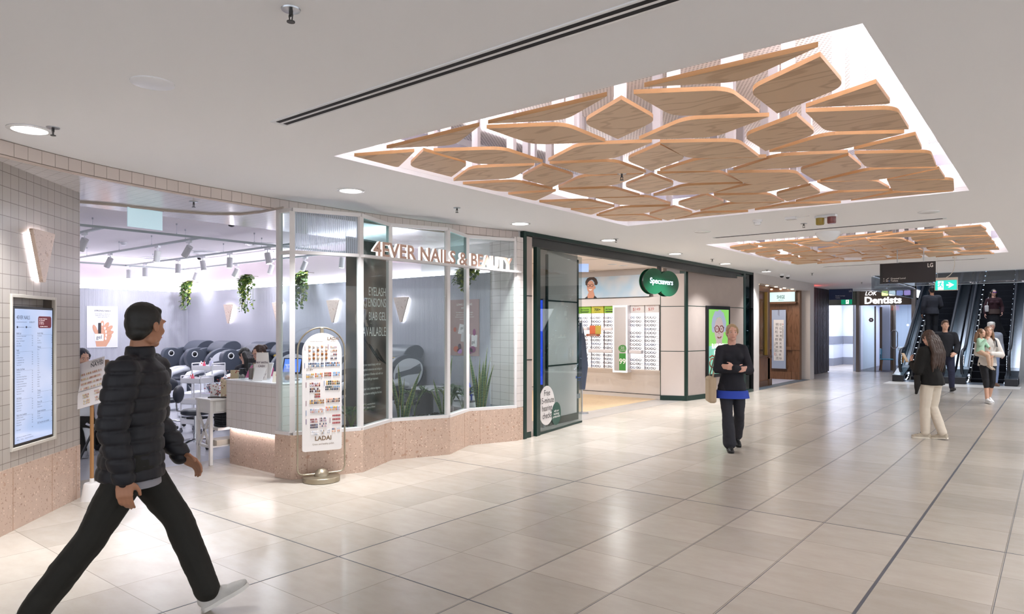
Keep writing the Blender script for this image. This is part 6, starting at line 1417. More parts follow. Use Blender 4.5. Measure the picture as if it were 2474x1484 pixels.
# back panelling wall (slightly angled), scroll, sign
b = MB(); b.box(-9.5, -6.22, 22.15, 22.3, 0, 2.97); b.box(-6.44, -6.22, 22.10, 22.15, 0, 2.9)
for (xa, xb) in ((-7.5, -6.46), (-6.45, -6.21)): b.box(xa, xb, 22.06, 22.15, .0, .24); b.box(xa, xb, 22.08, 22.15, .92, 1.02)
struct(b.build('wall_walnut', walnut, smooth=False))
t = thing('calligraphy_scroll', 'pale blue hanging scroll with two columns of black calligraphy', 'scroll', (-6.83, 22.05, -.04))
b = MB(); b.box(-.215, .215, -.01, 0, .36, 2.22); b.build('silk_mount', mat('scroll_blue', '9aa6bd', .7), t, smooth=False)
b = MB(); b.box(-.155, .155, -.013, -.010, .62, 1.90); b.build('paper', mat('scroll_paper', 'd8d4d2', .8), t, smooth=False)
b = MB(); b.cyl((-.24, -.01, .36), (.24, -.01, .36), .016, n=10); b.cyl((-.215, -.01, 2.22), (.215, -.01, 2.22), .010, n=8); b.tube([(-.07, -.02, 2.23), (0, -.02, 2.27), (.07, -.02, 2.23)], .003, 4); b.tube([(-.01, -.02, 2.25), (-.015, -.022, 2.05)], .004, 4); b.tube([(.01, -.02, 2.25), (.012, -.022, 2.02)], .004, 4); b.build('roller', mat('roller_brown', '4a3a34', .5), t)
b = MB(); MC = frameM((0, -.0145, 0), (1, 0, 0), (0, 0, 1)); rr = random.Random(3)
for (cx, s_) in ((.055, '空山新雨後天氣晚來秋'), (-.062, '明月松間照清泉石上流')):
    for i, ch in enumerate(s_): b.text(ch, .092+rr.uniform(-.016, .012), MC @ I(cx+rr.uniform(-.012, .012), 1.72-i*.118, 0) @ RZ(rr.uniform(-.12, .12)), align='CENTER', bold=-.004)
for i in range(9): b.text('書印雅集春和景明歲'[i], .035, MC @ I(.125, 1.68-i*.045, 0), align='CENTER')
for i in range(7): b.text('王維詩一首敬書'[i], .035, MC @ I(-.118, 1.16-i*.045, 0), align='CENTER')
b.build('brush_writing', ink, t, smooth=False)
b = MB()
for (x_, z_) in ((.128, 1.76), (-.118, .80), (-.118, .85)): b.box(x_-.012, x_+.012, -.0145, -.0135, z_-.014, z_+.014)
b.build('red_seal', mat('seal_red', 'a83a32', .6), t, smooth=False)
t = thing('shop_name_sign', 'lit frosted glass name sign above the walnut wall', 'sign', (-6.74, 21.95, 2.42))
b = MB(); b.box(-.42, .42, 0, .02, 0, .30); b.build('glass_panel', mat('shige_glass', 'a9c9c9', .2, emit='a6cccd', estr=.55), t, smooth=False)
b = MB(); b.box(-.45, .45, -.02, .05, -.06, -.0); b.box(-.45, .45, 0, .2, .30, .42); b.build('timber_ledge', walnut2, t, smooth=False)
b = MB(); b.text('SHIGE', .15, frameM((0, -.005, .10), (1, 0, 0), (0, 0, 1)), align='CENTER', sx=.6, bold=.02); b.text('calligraphy', .05, frameM((0, -.005, .04), (1, 0, 0), (0, 0, 1)), align='CENTER', sx=.8); b.build('lettering', mat('letter_silver', '5c6c70', .3, .5), t, smooth=False)
for i, x_ in enumerate((-.28, 0, .24)):
    b = MB(); b.cyl((x_, -.02, .41), (x_, -.02, .38), .03, n=12); b.build('spot_lamp', mat('warm_lamp', 'ffffff', .5, emit='ffd9b0', estr=8), t); 
area('shop_wash', (-6.7, 20.4, 2.94), .3, 2.2, 45, (1, .88, .78))
t = thing('recess_light', 'row of small warm lamps in the portal soffit', 'light', (-6.15, 19.6, 2.755))
for i in range(5): b = MB(); b.cyl((0, -1.5+i*.75, 0), (0, -1.5+i*.75, -.012), .04, n=14); b.build('lamp', MATS['warm_lamp'], t)

# ================================================================ SLATTED COLUMN, CORRIDOR, DENTISTS
slat_m = mat('dark_slat', '4d4a50', .4)
t = thing('slatted_column', 'dark grey ribbed curved wall end past the calligraphy shop', 'wall cladding', (-6.55, 25.0, 0))
b = MB(); b.box(-.40, -.03, -2.1, 1.9, 0, 3.0); b.build('core', mat('slat_core', '343238', .6), t, smooth=False)
for i in range(20): y_ = -2.05+i*.20; b = MB(); b.box(-.03, .03, y_, y_+.07, .03, 3.0); b.build('slat', slat_m, t, smooth=False)
t = thing('red_letter_sign', 'glowing red letters on the dark slatted wall', 'sign', (-6.50, 24.0, 2.34))
b = MB(); b.text('ENCE', .36, frameM((.03, -.72, 0), (0, 1, 0), (0, 0, 1)), depth=.05, sx=.85, bold=.02); b.build('letter', mat('neon_red', 'ff3020', .4, emit='ff2418', estr=2.0), t, smooth=False)
b = MB(); b.cyl((.08, -.3, -.06), (.08, -.3, -.22), .04, n=12); b.cyl((.0, -.3, -.06), (.1, -.3, -.06), .012, n=6); b.build('lantern', black_m, t)
area('red_wash', (-6.1, 23.9, 2.45), .6, .2, 5, (1, .1, .08), (0, math.radians(100), 0))
cw = mat('corridor_white', 'd5dbe8', .4); cgb = mat('corridor_band', '868a95', .5)
b = MB(); b.box(-9.5, -5.9, 32.9, 33.05, 0, 2.8); b.box(-8.05, -7.42, 31.2, 31.3, 0, 2.8); b.box(-7.47, -7.425, 31.31, 32.85, 0, 2.8); b.box(-5.95, -5.90, 27.9, 33, 0, 2.8)
b.k = 1
for z0, z1 in ((0.0, .32), (.92, 1.25)): b.box(-9.5, -5.9, 32.88, 32.9, z0, z1); b.box(-8.05, -7.41, 31.17, 31.2, z0, z1); b.box(-7.42, -7.405, 31.18, 33, z0, z1)
b.box(-5.96, -5.95, 28.2, 33, 0, .3)
struct(b.build('wall_corridor', [cw, cgb], smooth=False))
b = MB(); b.box(-9.0, -5.9, 27.8, 33.0, 2.78, 2.82); b.box(-8.3, -8.0, 26.9, 33, 0, 3.0); struct(b.build('ceiling_corridor', cw, smooth=False))
b = MB(); b.box(-8.3, -5.75, 27.5, 27.75, 2.45, 3.02); struct(b.build('wall_corridor_lintel', mat('lintel_olive', '6b6961', .5), smooth=False))
t = thing('light_panel', 'tall narrow glowing lightbox on the corridor entrance wall', 'light panel', (-7.30, 29.3, 0)); b = MB(); b.box(-.06, 0, -.6, .6, 1.05, 2.35); b.build('housing', mat('dark_frame', '3a3c44', .4), t, smooth=False); b = MB(); b.box(0, .01, -.54, .54, 1.10, 2.30); b.build('glow_face', mat('panel_glow', 'ffffff', .5, emit='eaf2ff', estr=2.4), t, smooth=False)
t = thing('direction_sign', 'small dark blue direction sign hanging before the white corridor', 'sign', (-6.05, 26.6, 2.62)); b = MB(); b.box(-.42, .36, 0, .05, 0, .38); b.build('panel', mat('sign_navy', '1c2434', .4, emit='1c2c48', estr=.25), t, smooth=False)
b = MB(); b.text('LG', .10, frameM((.34, -.003, .27), (1, 0, 0), (0, 0, 1)), align='RIGHT', sx=.8); b.text('Family Lounge', .055, frameM((-.2, -.003, .12), (1, 0, 0), (0, 0, 1))); b.text('Toilets', .055, frameM((-.2, -.003, .05), (1, 0, 0), (0, 0, 1))); b.build('lettering', inkw, t, smooth=False)
b = MB(); b.cyl((-.3, .02, .38), (-.3, .02, .40), .01); b.build('suspension', steel, t)
EG = mat('exit_green', '0b7a52', .4, emit='12906a', estr=.7); EGT = mat('exit_teal', '17b3a3', .4, emit='2cc6b4', estr=.9); WE = mat('exit_white', 'ffffff', .4, emit='ffffff', estr=1.3)
def running_man(b, M, s=1.0):
    disc(b, .02*s, .30*s, .035*s, .035*s, M)
    for pts, r_ in (([(.0, .26), (-.03, .14)], .030), ([(-.03, .14), (.05, .08), (.06, -.02)], .022), ([(-.03, .14), (-.07, .06), (-.16, .05)], .022), ([(0, .25), (-.10, .23), (-.13, .15)], .016), ([(0, .25), (.07, .19), (.14, .21)], .016)):
        b.tube([(x_*s, y_*s, 0) for x_, y_ in pts], r_*s*1.25, 6, M=M)
t = thing('exit_sign', 'small green running man exit sign below the small blue direction sign', 'exit sign', (-6.0, 27.3, 2.47)); b = MB(); b.box(-.22, .14, 0, .04, 0, .18); b.build('housing', EG, t, smooth=False)
b = MB(); b.prism([(-.06, .02), (.04, .02), (.04, .16), (-.06, .16)], 0, .002, frameM((0, -.001, 0), (1, 0, 0), (0, 0, 1))); b.build('door_symbol', WE, t, smooth=False); b = MB(); running_man(b, frameM((-.01, -.004, .055), (1, 0, 0), (0, 0, 1)), .30); b.build('running_figure', EG, t)
# dentist front
brown = mat('dentist_brown', '6f6258', .5)
b = MB(); b.box(-5.77, -5.66, 27.5, 27.75, 0, 3.05); b.box(-3.98, -3.86, 27.4, 27.7, 0, 3.4); struct(b.build('trim_9', mat('frame_taupe', '857a74', .4), smooth=False))
t = thing('dentist_sign', 'brown fascia with glowing white dentist letters and four coloured tiles', 'sign', (-4.82, 27.55, 0)); b = MB(); b.box(-.84, .84, 0, .2, 2.43, 2.95); b.build('fascia', brown, t, smooth=False)
glw = mat('neon_white', 'ffffff', .4, emit='f4f8ff', estr=1.8)
b = MB(); b.text('Dentists', .345, frameM((-.68, -.002, 2.49), (1, 0, 0), (0, 0, 1)), depth=.03, bold=.028, sx=1.03); b.build('letter', glw, t, smooth=False)
b = MB(); b.text('LOK', .20, frameM((-.66, -.002, 2.79), (1, 0, 0), (0, 0, 1)), depth=.02, shear=.25, sx=.95); b.build('small_letter', glw, t, smooth=False)
for i, c_ in enumerate(('c9e08a', 'dff0f6', '9aa3d8', 'b9a0e0')):
    b = MB(); b.prism(rrect(-.11+i*.235, .09+i*.235, 2.76, 2.93, .03), 0, .015, frameM((0, -.002, 0), (1, 0, 0), (0, 0, 1))); b.build('coloured_tile', mat('tile_'+c_, c_, .4, emit=c_, estr=1.6), t, smooth=False)
area('dent_wash', (-4.8, 27.35, 2.42), 1.5, .1, 5, COOL)
b = MB(); b.box(-6.0, -3.95, 27.8, 33.2, 2.62, 2.70); struct(b.build('ceiling_dentist', white_paint, smooth=False))
dw = mat('dentist_wall', 'cdd6ea', .4)
b = MB(); b.box(-5.9, -3.95, 33.2, 33.3, 0, 2.7); b.box(-3.99, -3.95, 27.8, 33.3, 0, 2.7); b.box(-5.25, -4.95, 29.2, 29.3, 0, 2.62)
struct(b.build('wall_dentist', mat('dentist_wall', '', .4), smooth=False)); b = MB(); b.k = 1; b.box(-4.98, -4.78, 29.3, 29.4, 0, 2.62); b.box(-5.28, -5.2, 29.1, 29.15, 0, 2.4)
struct(b.build('wall_dentist', [dw, mat('dentist_timber', '6b5a4c', .5)], smooth=False))
b = MB(); b.box(-5.9, -3.99, 27.9, 33.2, .001, .004); struct(b.build('floor', mat('dentist_floor', '54505a', .5), smooth=False))
t = thing('glass_door', 'dentist glass door with tooth decals and long handle', 'door', (-5.55, 27.6, 0)); b = MB(); b.box(0, .52, -.006, .006, .02, 2.40, RZ(.9)); b.build('pane', clear, t, smooth=False); b = MB(); b.box(.5, .54, -.02, .02, 0, 2.4, RZ(.9)); b.build('stile', mat('frame_taupe', '', .4), t, smooth=False)
t = thing('glass_door', 'open dentist glass door leaf beside the escalator with loop handle', 'door', (-4.62, 27.55, 0)); b = MB(); b.box(0, .70, -.006, .006, .02, 2.40, RZ(-.15)); b.build('pane', clear, t, smooth=False)
b = MB(); b.tube([(0, -.05, .95), (0, -.05, 1.45), (.06, -.05, 1.52), (.14, -.05, 1.52), (.2, -.05, 1.45), (.2, -.05, .95), (.14, -.05, .88), (.06, -.05, .88)], .014, 8, True); b.build('pull_handle', steel, t)
b = MB(); b.box(-4.55, -4.51, 27.5, 27.56, 0, 2.42); struct(b.build('trim_10', MATS['frame_taupe'], smooth=False))
t = thing('reception_desk', 'white dentist reception desk with timber leg', 'desk', (-4.2, 30.2, 0)); b = MB(); b.box(-.6, .12, -.3, .3, .72, .86); b.build('desktop', whitegloss, t, smooth=False); b = MB(); b.box(-.55, -.48, -.25, .25, 0, .72); b.build('leg', mat('desk_timber', '8a6b4a', .5), t, smooth=False)
b = MB(); b.cyl((0, 0, 0), (0, .03, 0), .19, n=30); tag(b.build('round_wall_mirror', mat('bronze_disc', '7d6450', .3, .3), None, (-4.25, 33.15, 1.75)), 'round bronze and white disc on the dentist back wall', 'wall decor')
for i, (x_, z_) in enumerate(((-4.55, 1.72), (-4.35, 1.84), (-4.18, 1.95))):
    t = thing('pendant_lamp', 'small glowing bulb pendant, %s in the dentist waiting room' % ('lowest', 'middle height', 'highest')[i], 'pendant light', (x_, 30.5, z_)); b = MB(); b.ell((0, 0, 0), .035, 12, 8); b.build('bulb', mat('bulb_glow', 'ffffff', .4, emit='ffe9c8', estr=10), t); b = MB(); b.cyl((0, 0, .03), (0, 0, 2.62-z_), .003, n=4); b.build('cord', ink, t)
t = thing('waiting_chair', 'turquoise moulded chair with timber legs outside the dentist', 'chair', (-4.95, 28.6, 0), 1.9)
tq = mat('chair_turquoise', '1f8fb0', .4); tl = mat('chair_beech', '9a7048', .5)
b = MB(); b.box(-.22, .22, -.22, .22, .43, .455); b.build('seat', tq, t, bevel=.02); b = MB(); b.box(-.20, .20, .19, .215, .62, .84); b.box(-.19, -.12, .195, .215, .44, .64); b.box(.12, .19, .195, .215, .44, .64); b.build('backrest', tq, t, bevel=.01)
for sx_ in (-1, 1):
    for sy_ in (-1, 1): b = MB(); b.cyl((sx_*.17, sy_*.17, .43), (sx_*.21, sy_*.22, 0), .018, .013, n=8); b.build('leg', tl, t)
b = MB()
for i in range(6): a = i*1.05; b.ell((.05*math.cos(a), 0, .05*math.sin(a)), (.035, .01, .035), 8, 5)
tag(b.build('flower_decal', mat('decal_brown', '6d3a30', .5), None, (-5.35, 27.95, 1.9)), 'dark red-brown blossom decal on the dentist glass', 'decal')

# ================================================================ VOID EDGE, ESCALATORS
b = MB(); b.box(-3.86, 9.5, 20.35, 20.5, 3.0, 3.9); b.box(-3.9, -3.86, 20.35, 27.6, 2.98, 3.9); b.box(-8.3, -3.86, 27.3, 27.5, 2.95, 3.9)
struct(b.build('wall_void_edge', ceil_m, smooth=False))
t = thing('glass_smoke_baffle', 'clear glass downstand hanging along the escalator void edge', 'glass panel', (-.4, 20.30, 0))
b = MB(); b.box(-3.4, 6, 0, .012, 2.69, 3.0); b.build('pane', glass_mat('baffle_glass', 'e4eaef', .10, .02, .05), t, smooth=False)
b = MB(); b.box(-3.4, 6, -.002, .014, 2.685, 2.695); b.build('edge', mat('glass_edge', 'aebbc6', .2), t, smooth=False)
t = thing('glass_smoke_baffle', 'glass downstand running back beside the dentist sign', 'glass panel', (-3.9, 23.8, 0)); b = MB(); b.box(0, .012, -3.4, 3.4, 2.62, 3.0); b.build('pane', MATS['baffle_glass'], t, smooth=False); b = MB(); b.box(-.002, .014, -3.4, 3.4, 2.615, 2.625); b.build('edge', MATS['glass_edge'], t, smooth=False)
# upper surroundings of the void
vd = mat('void_wall', '5c6478', .6)
b = MB(); b.box(-3.1, 9, 36, 36.2, 2.7, 9); b.box(-4.0, -3.9, 27.7, 36, 3.0, 9); b.box(6, 6.2, 20, 36, 0, 9); b.box(-4, 6.2, 20, 36, 9, 9.2); b.box(-4.2, -4.0, 20.5, 36, 3.9, 9.0); b.box(-4.2, 6.2, 20.3, 20.5, 3.9, 9); struct(b.build('wall_void', vd, smooth=False))
b = MB(); b.box(-.72, 6.0, 24.4, 24.5, 0, 6); struct(b.build('wall_escalator_side', mat('side_steel', '8d929c', .3, .6), smooth=False))
esc_blk = mat('escalator_black', '1e2026', .4); step_m = mat('step_tread', '2e2f36', .55, .3, bump=(60, .8, 'x')); esc_st = mat('escalator_steel', 'a8aeb6', .25, 1.0); bal_g = glass_mat('balustrade_glass', 'b4c6cc', .12); led_b = mat('led_blue', 'ffffff', .5, emit='cfe2ff', estr=3.5)
RISE = math.radians(30)
def escalator(lab, xl, xr, led_right=True):
    xc = (xl+xr)/2; t = thing('escalator', lab, 'escalator', (xc, 23.25, 0)); W2 = (xr-xl)/2; Y0 = .9
    prof = lambda off: [(0.05, off), (Y0, off), (Y0+.35, off+.08)]+[(Y0+.35+L_*math.cos(RISE), off+.08+L_*math.sin(RISE)) for L_ in (1, 3, 5, 8, 11)]
    b = MB(); b.box(-W2+.30, W2-.30, 0.0, .9, .0, .012); b.build('comb_plate', mat('comb_steel', '8f949c', .35, .9), t, smooth=False)
    for i in range(40):
        y_ = .95+i*.35; z_ = .0+max(0, i*.202-.0)
        if i < 2: z_ = i*.09
        else: z_ = .09+(i-1)*.202
        b = MB(); b.box(-W2+.32, W2-.32, y_, y_+.42, z_-.24, z_+.0)
        o = b.build('step', step_m, t, smooth=False, bevel=.012)
    for s_ in (-1, 1):
        X = s_*(W2-.22)
        # skirt (steel), decking, glass, handrail
        b = MB()
        lo = [(.0, 0), (.95, 0), (13.0, 6.85)]; 
        yz([(.0, .0), (.95, .0), (13.0, 6.80), (13.0, 7.35), (1.05, .42), (.75, .28), (.35, .22), (.0, .20)], X-.11 if s_ > 0 else X-.10, X-.09 if s_ > 0 else X-.08, b) if False else None
        ins = X-s_*.10
        yz([(.30, .0), (.95, .0), (13.0, 6.95), (13.0, 7.32), (1.12, .46), (.85, .33), (.55, .25), (.30, .20)], min(ins, ins+s_*.02), max(ins, ins+s_*.02), b)
        b.build('skirt_panel', esc_st, t, smooth=False)
        b = MB(); yz([(.0, .20), (.55, .25), (.85, .33), (1.12, .46), (13.0, 7.32), (13.0, 7.28), (1.12, .42), (.0, .16)], min(X-s_*.10, X+s_*.20), max(X-s_*.10, X+s_*.20), b)
        b.build('decking', esc_st, t, smooth=False)
        b = MB(); b.box(X-.10 if s_ < 0 else X-.10, X+.20 if s_ > 0 else X+.10, 0, 1.0, 0, .20) if False else b.box(min(X-s_*.10, X+s_*.20), max(X-s_*.10, X+s_*.20), -.02, .9, 0, .20); b.build('newel_base', esc_blk, t, bevel=.02)
        b = MB(); yz([(.15, .22), (.10, .55), (.28, .88), (.6, .96), (1.25, 1.10), (13.0, 7.88), (13.0, 7.32), (1.15, .46), (.85, .33), (.5, .25)], X-.005, X+.005, b); b.build('glass_panel', bal_g, t, smooth=False)
        hr = [(X, .20, .30), (X, .04, .42), (X, -.02, .60), (X, .04, .80), (X, .20, .93), (X, .45, .97), (X, .85, .99), (X, 1.15, 1.08), (X, 1.6, 1.33)]+[(X, 1.6+L_*math.cos(RISE), 1.33+L_*math.sin(RISE)) for L_ in (2, 5, 9, 13)]
        b = MB(); b.tube(hr, .042, 10); b.build('handrail', esc_blk, t)
        b = MB(); b.tube([(X, y_, z_-.055) for _, y_, z_ in hr[5:]], .02, 6); b.build('handrail_guide', esc_st, t)
        b = MB()
        for i in range(34):
            L_ = i*.36; y_ = 1.1+L_*math.cos(RISE) if i else .9; z_ = .40+L_*math.sin(RISE)-.16
            b.ell((ins-s_*.012, y_, z_), .011, 6, 4)
        for (y_, z_) in ((.35, .05), (.5, .07), (.62, .1), (.75, .15), (.86, .2)): b.ell((ins-s_*.012, y_, z_), .018, 6, 4)
        b.build('skirt_lights', led_b, t)
        b = MB()
        for i in range(7): a = .2+i*.14; b.ell((X-s_*.045, -.02+.02*abs(i-2), .55+i*.045), .009, 6, 4)
        b.build('newel_lights', led_b, t)
        b = MB(); b.box(X-s_*.008-.001, X-s_*.008+.001, .45, .60, .55, .78); b.build('warning_label', mat('label_orange', 'd98a20', .5), t, smooth=False)
        # second rail line between deck and glass
        b = MB(); b.tube([(X-s_*.06, 1.12, .475)]+[(X-s_*.06, 1.12+L_*math.cos(RISE), .475+L_*math.sin(RISE)) for L_ in (4, 13)], .012, 6); b.build('glazing_gasket', esc_blk, t)
    # closed truss sides
    b = MB(); yz([(.3, .0), (13.0, .0), (13.0, 7.2), (1.15, .42), (.3, .16)], -W2+.02, -W2+.05, b); yz([(.3, .0), (13.0, .0), (13.0, 7.2), (1.15, .42), (.3, .16)], W2-.05, W2-.02, b); b.build('truss_cladding', mat('truss_grey', '4a4d57', .5), t, smooth=False)
    return t
escalator('left escalator carrying the man in a dark jumper upward', -3.90, -2.37)
escalator('right escalator carrying the woman in sunglasses down', -2.35, -.82)
b = MB(); b.box(-3.95, -.76, 22.2, 23.22, .001, .004); struct(b.build('floor', mat('landing_stone', 'd5d0c8', .35), smooth=False))

# ================================================================ HANGING SIGNS
t = thing('direction_sign', 'large dark hanging direction sign for Ground Level and Toilets', 'sign', (-1.99, 13.6, 0))
sgn_m = mat('sign_charcoal', '2a272b', .5)
b = MB(); b.box(-.465, .375, -.03, .03, 2.385, 2.735); b.build('panel', sgn_m, t, smooth=False, bevel=.004); b = MB(); b.box(-.467, -.43, -.034, .034, 2.383, 2.737); b.build('end_cap', black_m, t, smooth=False)
for x_ in (-.2, .2): b = MB(); b.cyl((x_, 0, 2.73), (x_, 0, 3.0), .008, n=8); b.cyl((x_, 0, 2.985), (x_, 0, 3.0), .025, n=12); b.build('suspension_rod', steel, t)
ML_ = frameM((0, -.0315, 0), (1, 0, 0), (0, 0, 1))
b = MB(); b.text('LG', .095, ML_ @ I(.345, 2.64, 0), align='RIGHT', sx=.75, bold=.02); b.text('Ground Level', .042, ML_ @ I(-.30, 2.455, 0)); b.text('Toilets', .042, ML_ @ I(-.30, 2.415, 0))
def arrow(b, M, s):
    b.box(-.3*s, .7*s, -.09*s, .09*s, 0, .001, M); b.add([(-.45*s, 0, .0005), (0, .42*s, .0005), (0, .22*s, .0005), (-.2*s, 0, .0005), (0, -.22*s, .0005), (0, -.42*s, .0005)], [(0, 3, 2, 1), (0, 5, 4, 3)], M)
arrow(b, ML_ @ I(-.405, 2.470, 0) @ RZ(-PI/2), .022); arrow(b, ML_ @ I(-.405, 2.430, 0), .022)
b.tube([(-.37, 2.455, 0), (-.355, 2.46, 0), (-.34, 2.475, 0), (-.325, 2.48, 0)], .004, 4, M=ML_)
for x_ in (-.365, -.345): disc(b, x_, 2.441, .004, .004, ML_ @ I(0, 0, .001)); b.box(x_-.005, x_+.005, 2.418, 2.435, 0, .001, ML_)
b.build('lettering', inkw, t, smooth=False)
b = MB(); b.box(-.327, -.315, 2.418, 2.436, 0, .001, ML_); b.build('access_symbol', mat('access_blue', '4a78c8', .5), t, smooth=False)
t = thing('exit_sign', 'teal running man exit sign with right arrow hanging beside the large direction sign', 'exit sign', (-1.72, 15.98, 0))
b = MB(); b.box(-.195, .195, -.03, .03, 2.345, 2.60); b.build('housing', mat('exit_housing', 'd8c8bc', .4), t, smooth=False, bevel=.004); b = MB(); b.box(-.18, .18, -.034, -.03, 2.357, 2.545); b.build('legend_panel', EGT, t, smooth=False)
ME = frameM((0, -.0345, 0), (1, 0, 0), (0, 0, 1))
b = MB(); b.box(-.135, -.04, 2.36, 2.53, 0, .001, ME); b.box(.01, .09, 2.437, 2.465, 0, .001, ME); b.add([(.135, 2.451, .0005), (.06, 2.50, .0005), (.035, 2.50, .0005), (.085, 2.451, .0005), (.035, 2.402, .0005), (.06, 2.402, .0005)], [(0, 1, 2, 3), (0, 3, 4, 5)], ME); b.build('arrow_and_door', WE, t, smooth=False)
b = MB(); running_man(b, ME @ I(-.085, 2.405, .002), .36); b.build('running_figure', EGT, t)
b = MB(); b.tube([(.14, 0, 3.0), (.145, 0, 2.86), (.12, 0, 2.72), (.06, 0, 2.64), (0, 0, 2.60)], .007, 8); b.cyl((.14, 0, 3.0), (.14, 0, 2.97), .035, n=16); b.cyl((-.15, 0, 2.60), (-.15, 0, 3.0), .002, n=5); b.build('cable', mat('cable_white', 'd6cdc4', .5), t)
# ================================================================ PEOPLE
def remesh(mb, voxel, name, mats, parent, smooth_it=2, disp=None, post=None):
    me = mb.mesh(name, None, False); o = bpy.data.objects.new(name, me); COL.objects.link(o)
    m = o.modifiers.new('r', 'REMESH'); m.mode = 'VOXEL'; m.voxel_size = voxel; m.adaptivity = 0
    if smooth_it: s_ = o.modifiers.new('s', 'SMOOTH'); s_.iterations = smooth_it; s_.factor = .5
    dg = bpy.context.evaluated_depsgraph_get(); dg.update()
    me2 = bpy.data.meshes.new_from_object(o.evaluated_get(dg), depsgraph=dg)
    bpy.data.objects.remove(o); bpy.data.meshes.remove(me)
    me2.name = name
    if disp:
        me2.update()
        ns = [v.normal.copy() for v in me2.vertices]
        for v, n_ in zip(me2.vertices, ns): v.co += n_*disp(v.co)
    me2.materials.clear()
    for m_ in (mats if isinstance(mats, (list, tuple)) else [mats]): me2.materials.append(m_)
    me2.polygons.foreach_set('use_smooth', [True]*len(me2.polygons)); me2.update()
    o2 = bpy.data.objects.new(name, me2); COL.objects.link(o2)
    if parent: o2.parent = parent
    return o2
def limb(b, pts, rs, n=14):
    P = [Vector(p) for p in pts]
    for i in range(len(P)):
        b.ell(P[i], rs[i], 14, 10)
        if i: b.cyl(P[i-1], P[i], rs[i-1], rs[i], n)
def torso(b, rings, n=24):
    """rings: (center, rx, ry, yaw) bottom to top"""
    out = []
    for c, rx, ry, yw in rings:
        c = Vector(c); out.append([(c.x+rx*math.cos(a)*math.cos(yw)-ry*math.sin(a)*math.sin(yw), c.y+rx*math.cos(a)*math.sin(yw)+ry*math.sin(a)*math.cos(yw), c.z) for a in [2*PI*i/n for i in range(n)]])
    b.loft(out)
def hand(b, wrist, d, palm, thumb, curl=.5, s=1.0, fr=.0085):
    """d: along the hand, palm: normal of the palm, thumb: side direction"""
    wrist = Vector(wrist); d = Vector(d).normalized(); palm = Vector(palm); palm = (palm-d*palm.dot(d)).normalized(); sd = d.cross(palm).normalized()
    if sd.dot(Vector(thumb)) < 0: sd = -sd
    for k_ in range(4):
        o = (1.5-k_)*.0195*s
        base = wrist+d*.085*s+sd*o-palm*.004
        limb(b, [wrist+sd*o*.55, wrist+d*.05*s+sd*o*.95, base], [.017*s, .0145*s, .012*s], 10)
        L_ = [.040, .045, .042, .033][k_]*s; p = base; dd = d.copy(); c = curl*(1+.12*k_)
        pts = [p]; 
        for j in range(3):
            ang = c*[.55, .8, .6][j]
            dd = (dd*math.cos(ang)+palm*math.sin(ang)).normalized(); p = p+dd*L_*[1, .68, .55][j]; pts.append(p)
        limb(b, pts, [fr*1.12*s, fr*1.05*s, fr*.98*s, fr*.85*s], 8)
    p0 = wrist+d*.022*s+sd*.022*s; p1 = p0+(d*.55+sd*.75+palm*.25).normalized()*.036*s; p2 = p1+(d*.85+sd*.35+palm*.4).normalized()*.032*s; p3 = p2+(d*.9+palm*.35).normalized()*.024*s
    limb(b, [p0, p1, p2, p3], [.016*s, .0125*s, .0105*s, .009*s], 8)
def head(b, HM, s=1.0, fem=False):
    def e(c, r): b.ell((0, 0, 0), tuple(v*s for v in r), 20, 14, HM @ I(*[v*s for v in c]))
    e((0, -.012, .035), (.074, .094, .088)); e((0, .022, .01), (.066, .068, .085)); e((0, .03, -.045), (.052 if fem else .057, .055, .055)); e((0, .055, -.085), (.026 if fem else .031, .026, .022))
    for q in (-1, 1):
        e((q*.036, .058, -.018), (.024, .025, .024)); e((q*.079, -.008, .0), (.009, .017, .030)); e((q*.030, .078, .036), (.024, .013, .010)); e((q*.044, .0, -.062), (.016, .034, .028)); e((q*.011, .096, -.018), (.009, .010, .008))
    b.cyl(HM @ Vector((0, .080*s, .03*s)), HM @ Vector((0, .096*s, -.014*s)), .008*s, .0115*s, 10); e((0, .094, -.013), (.011, .012, .010))
    e((0, .083, -.047), (.024, .010, .006)); e((0, .081, -.057), (.021, .011, .007))
SKIN = {'tan': mat('skin_tan', 'a8765a', .5), 'light': mat('skin_light', 'd2a48c', .5), 'pink': mat('skin_pink', 'cf9f8c', .5)}
eyew = mat('eye_white', 'e6e2de', .2); iris = mat('iris_dark', '2a1d18', .2); lipm = mat('lips', 'a05c54', .4)
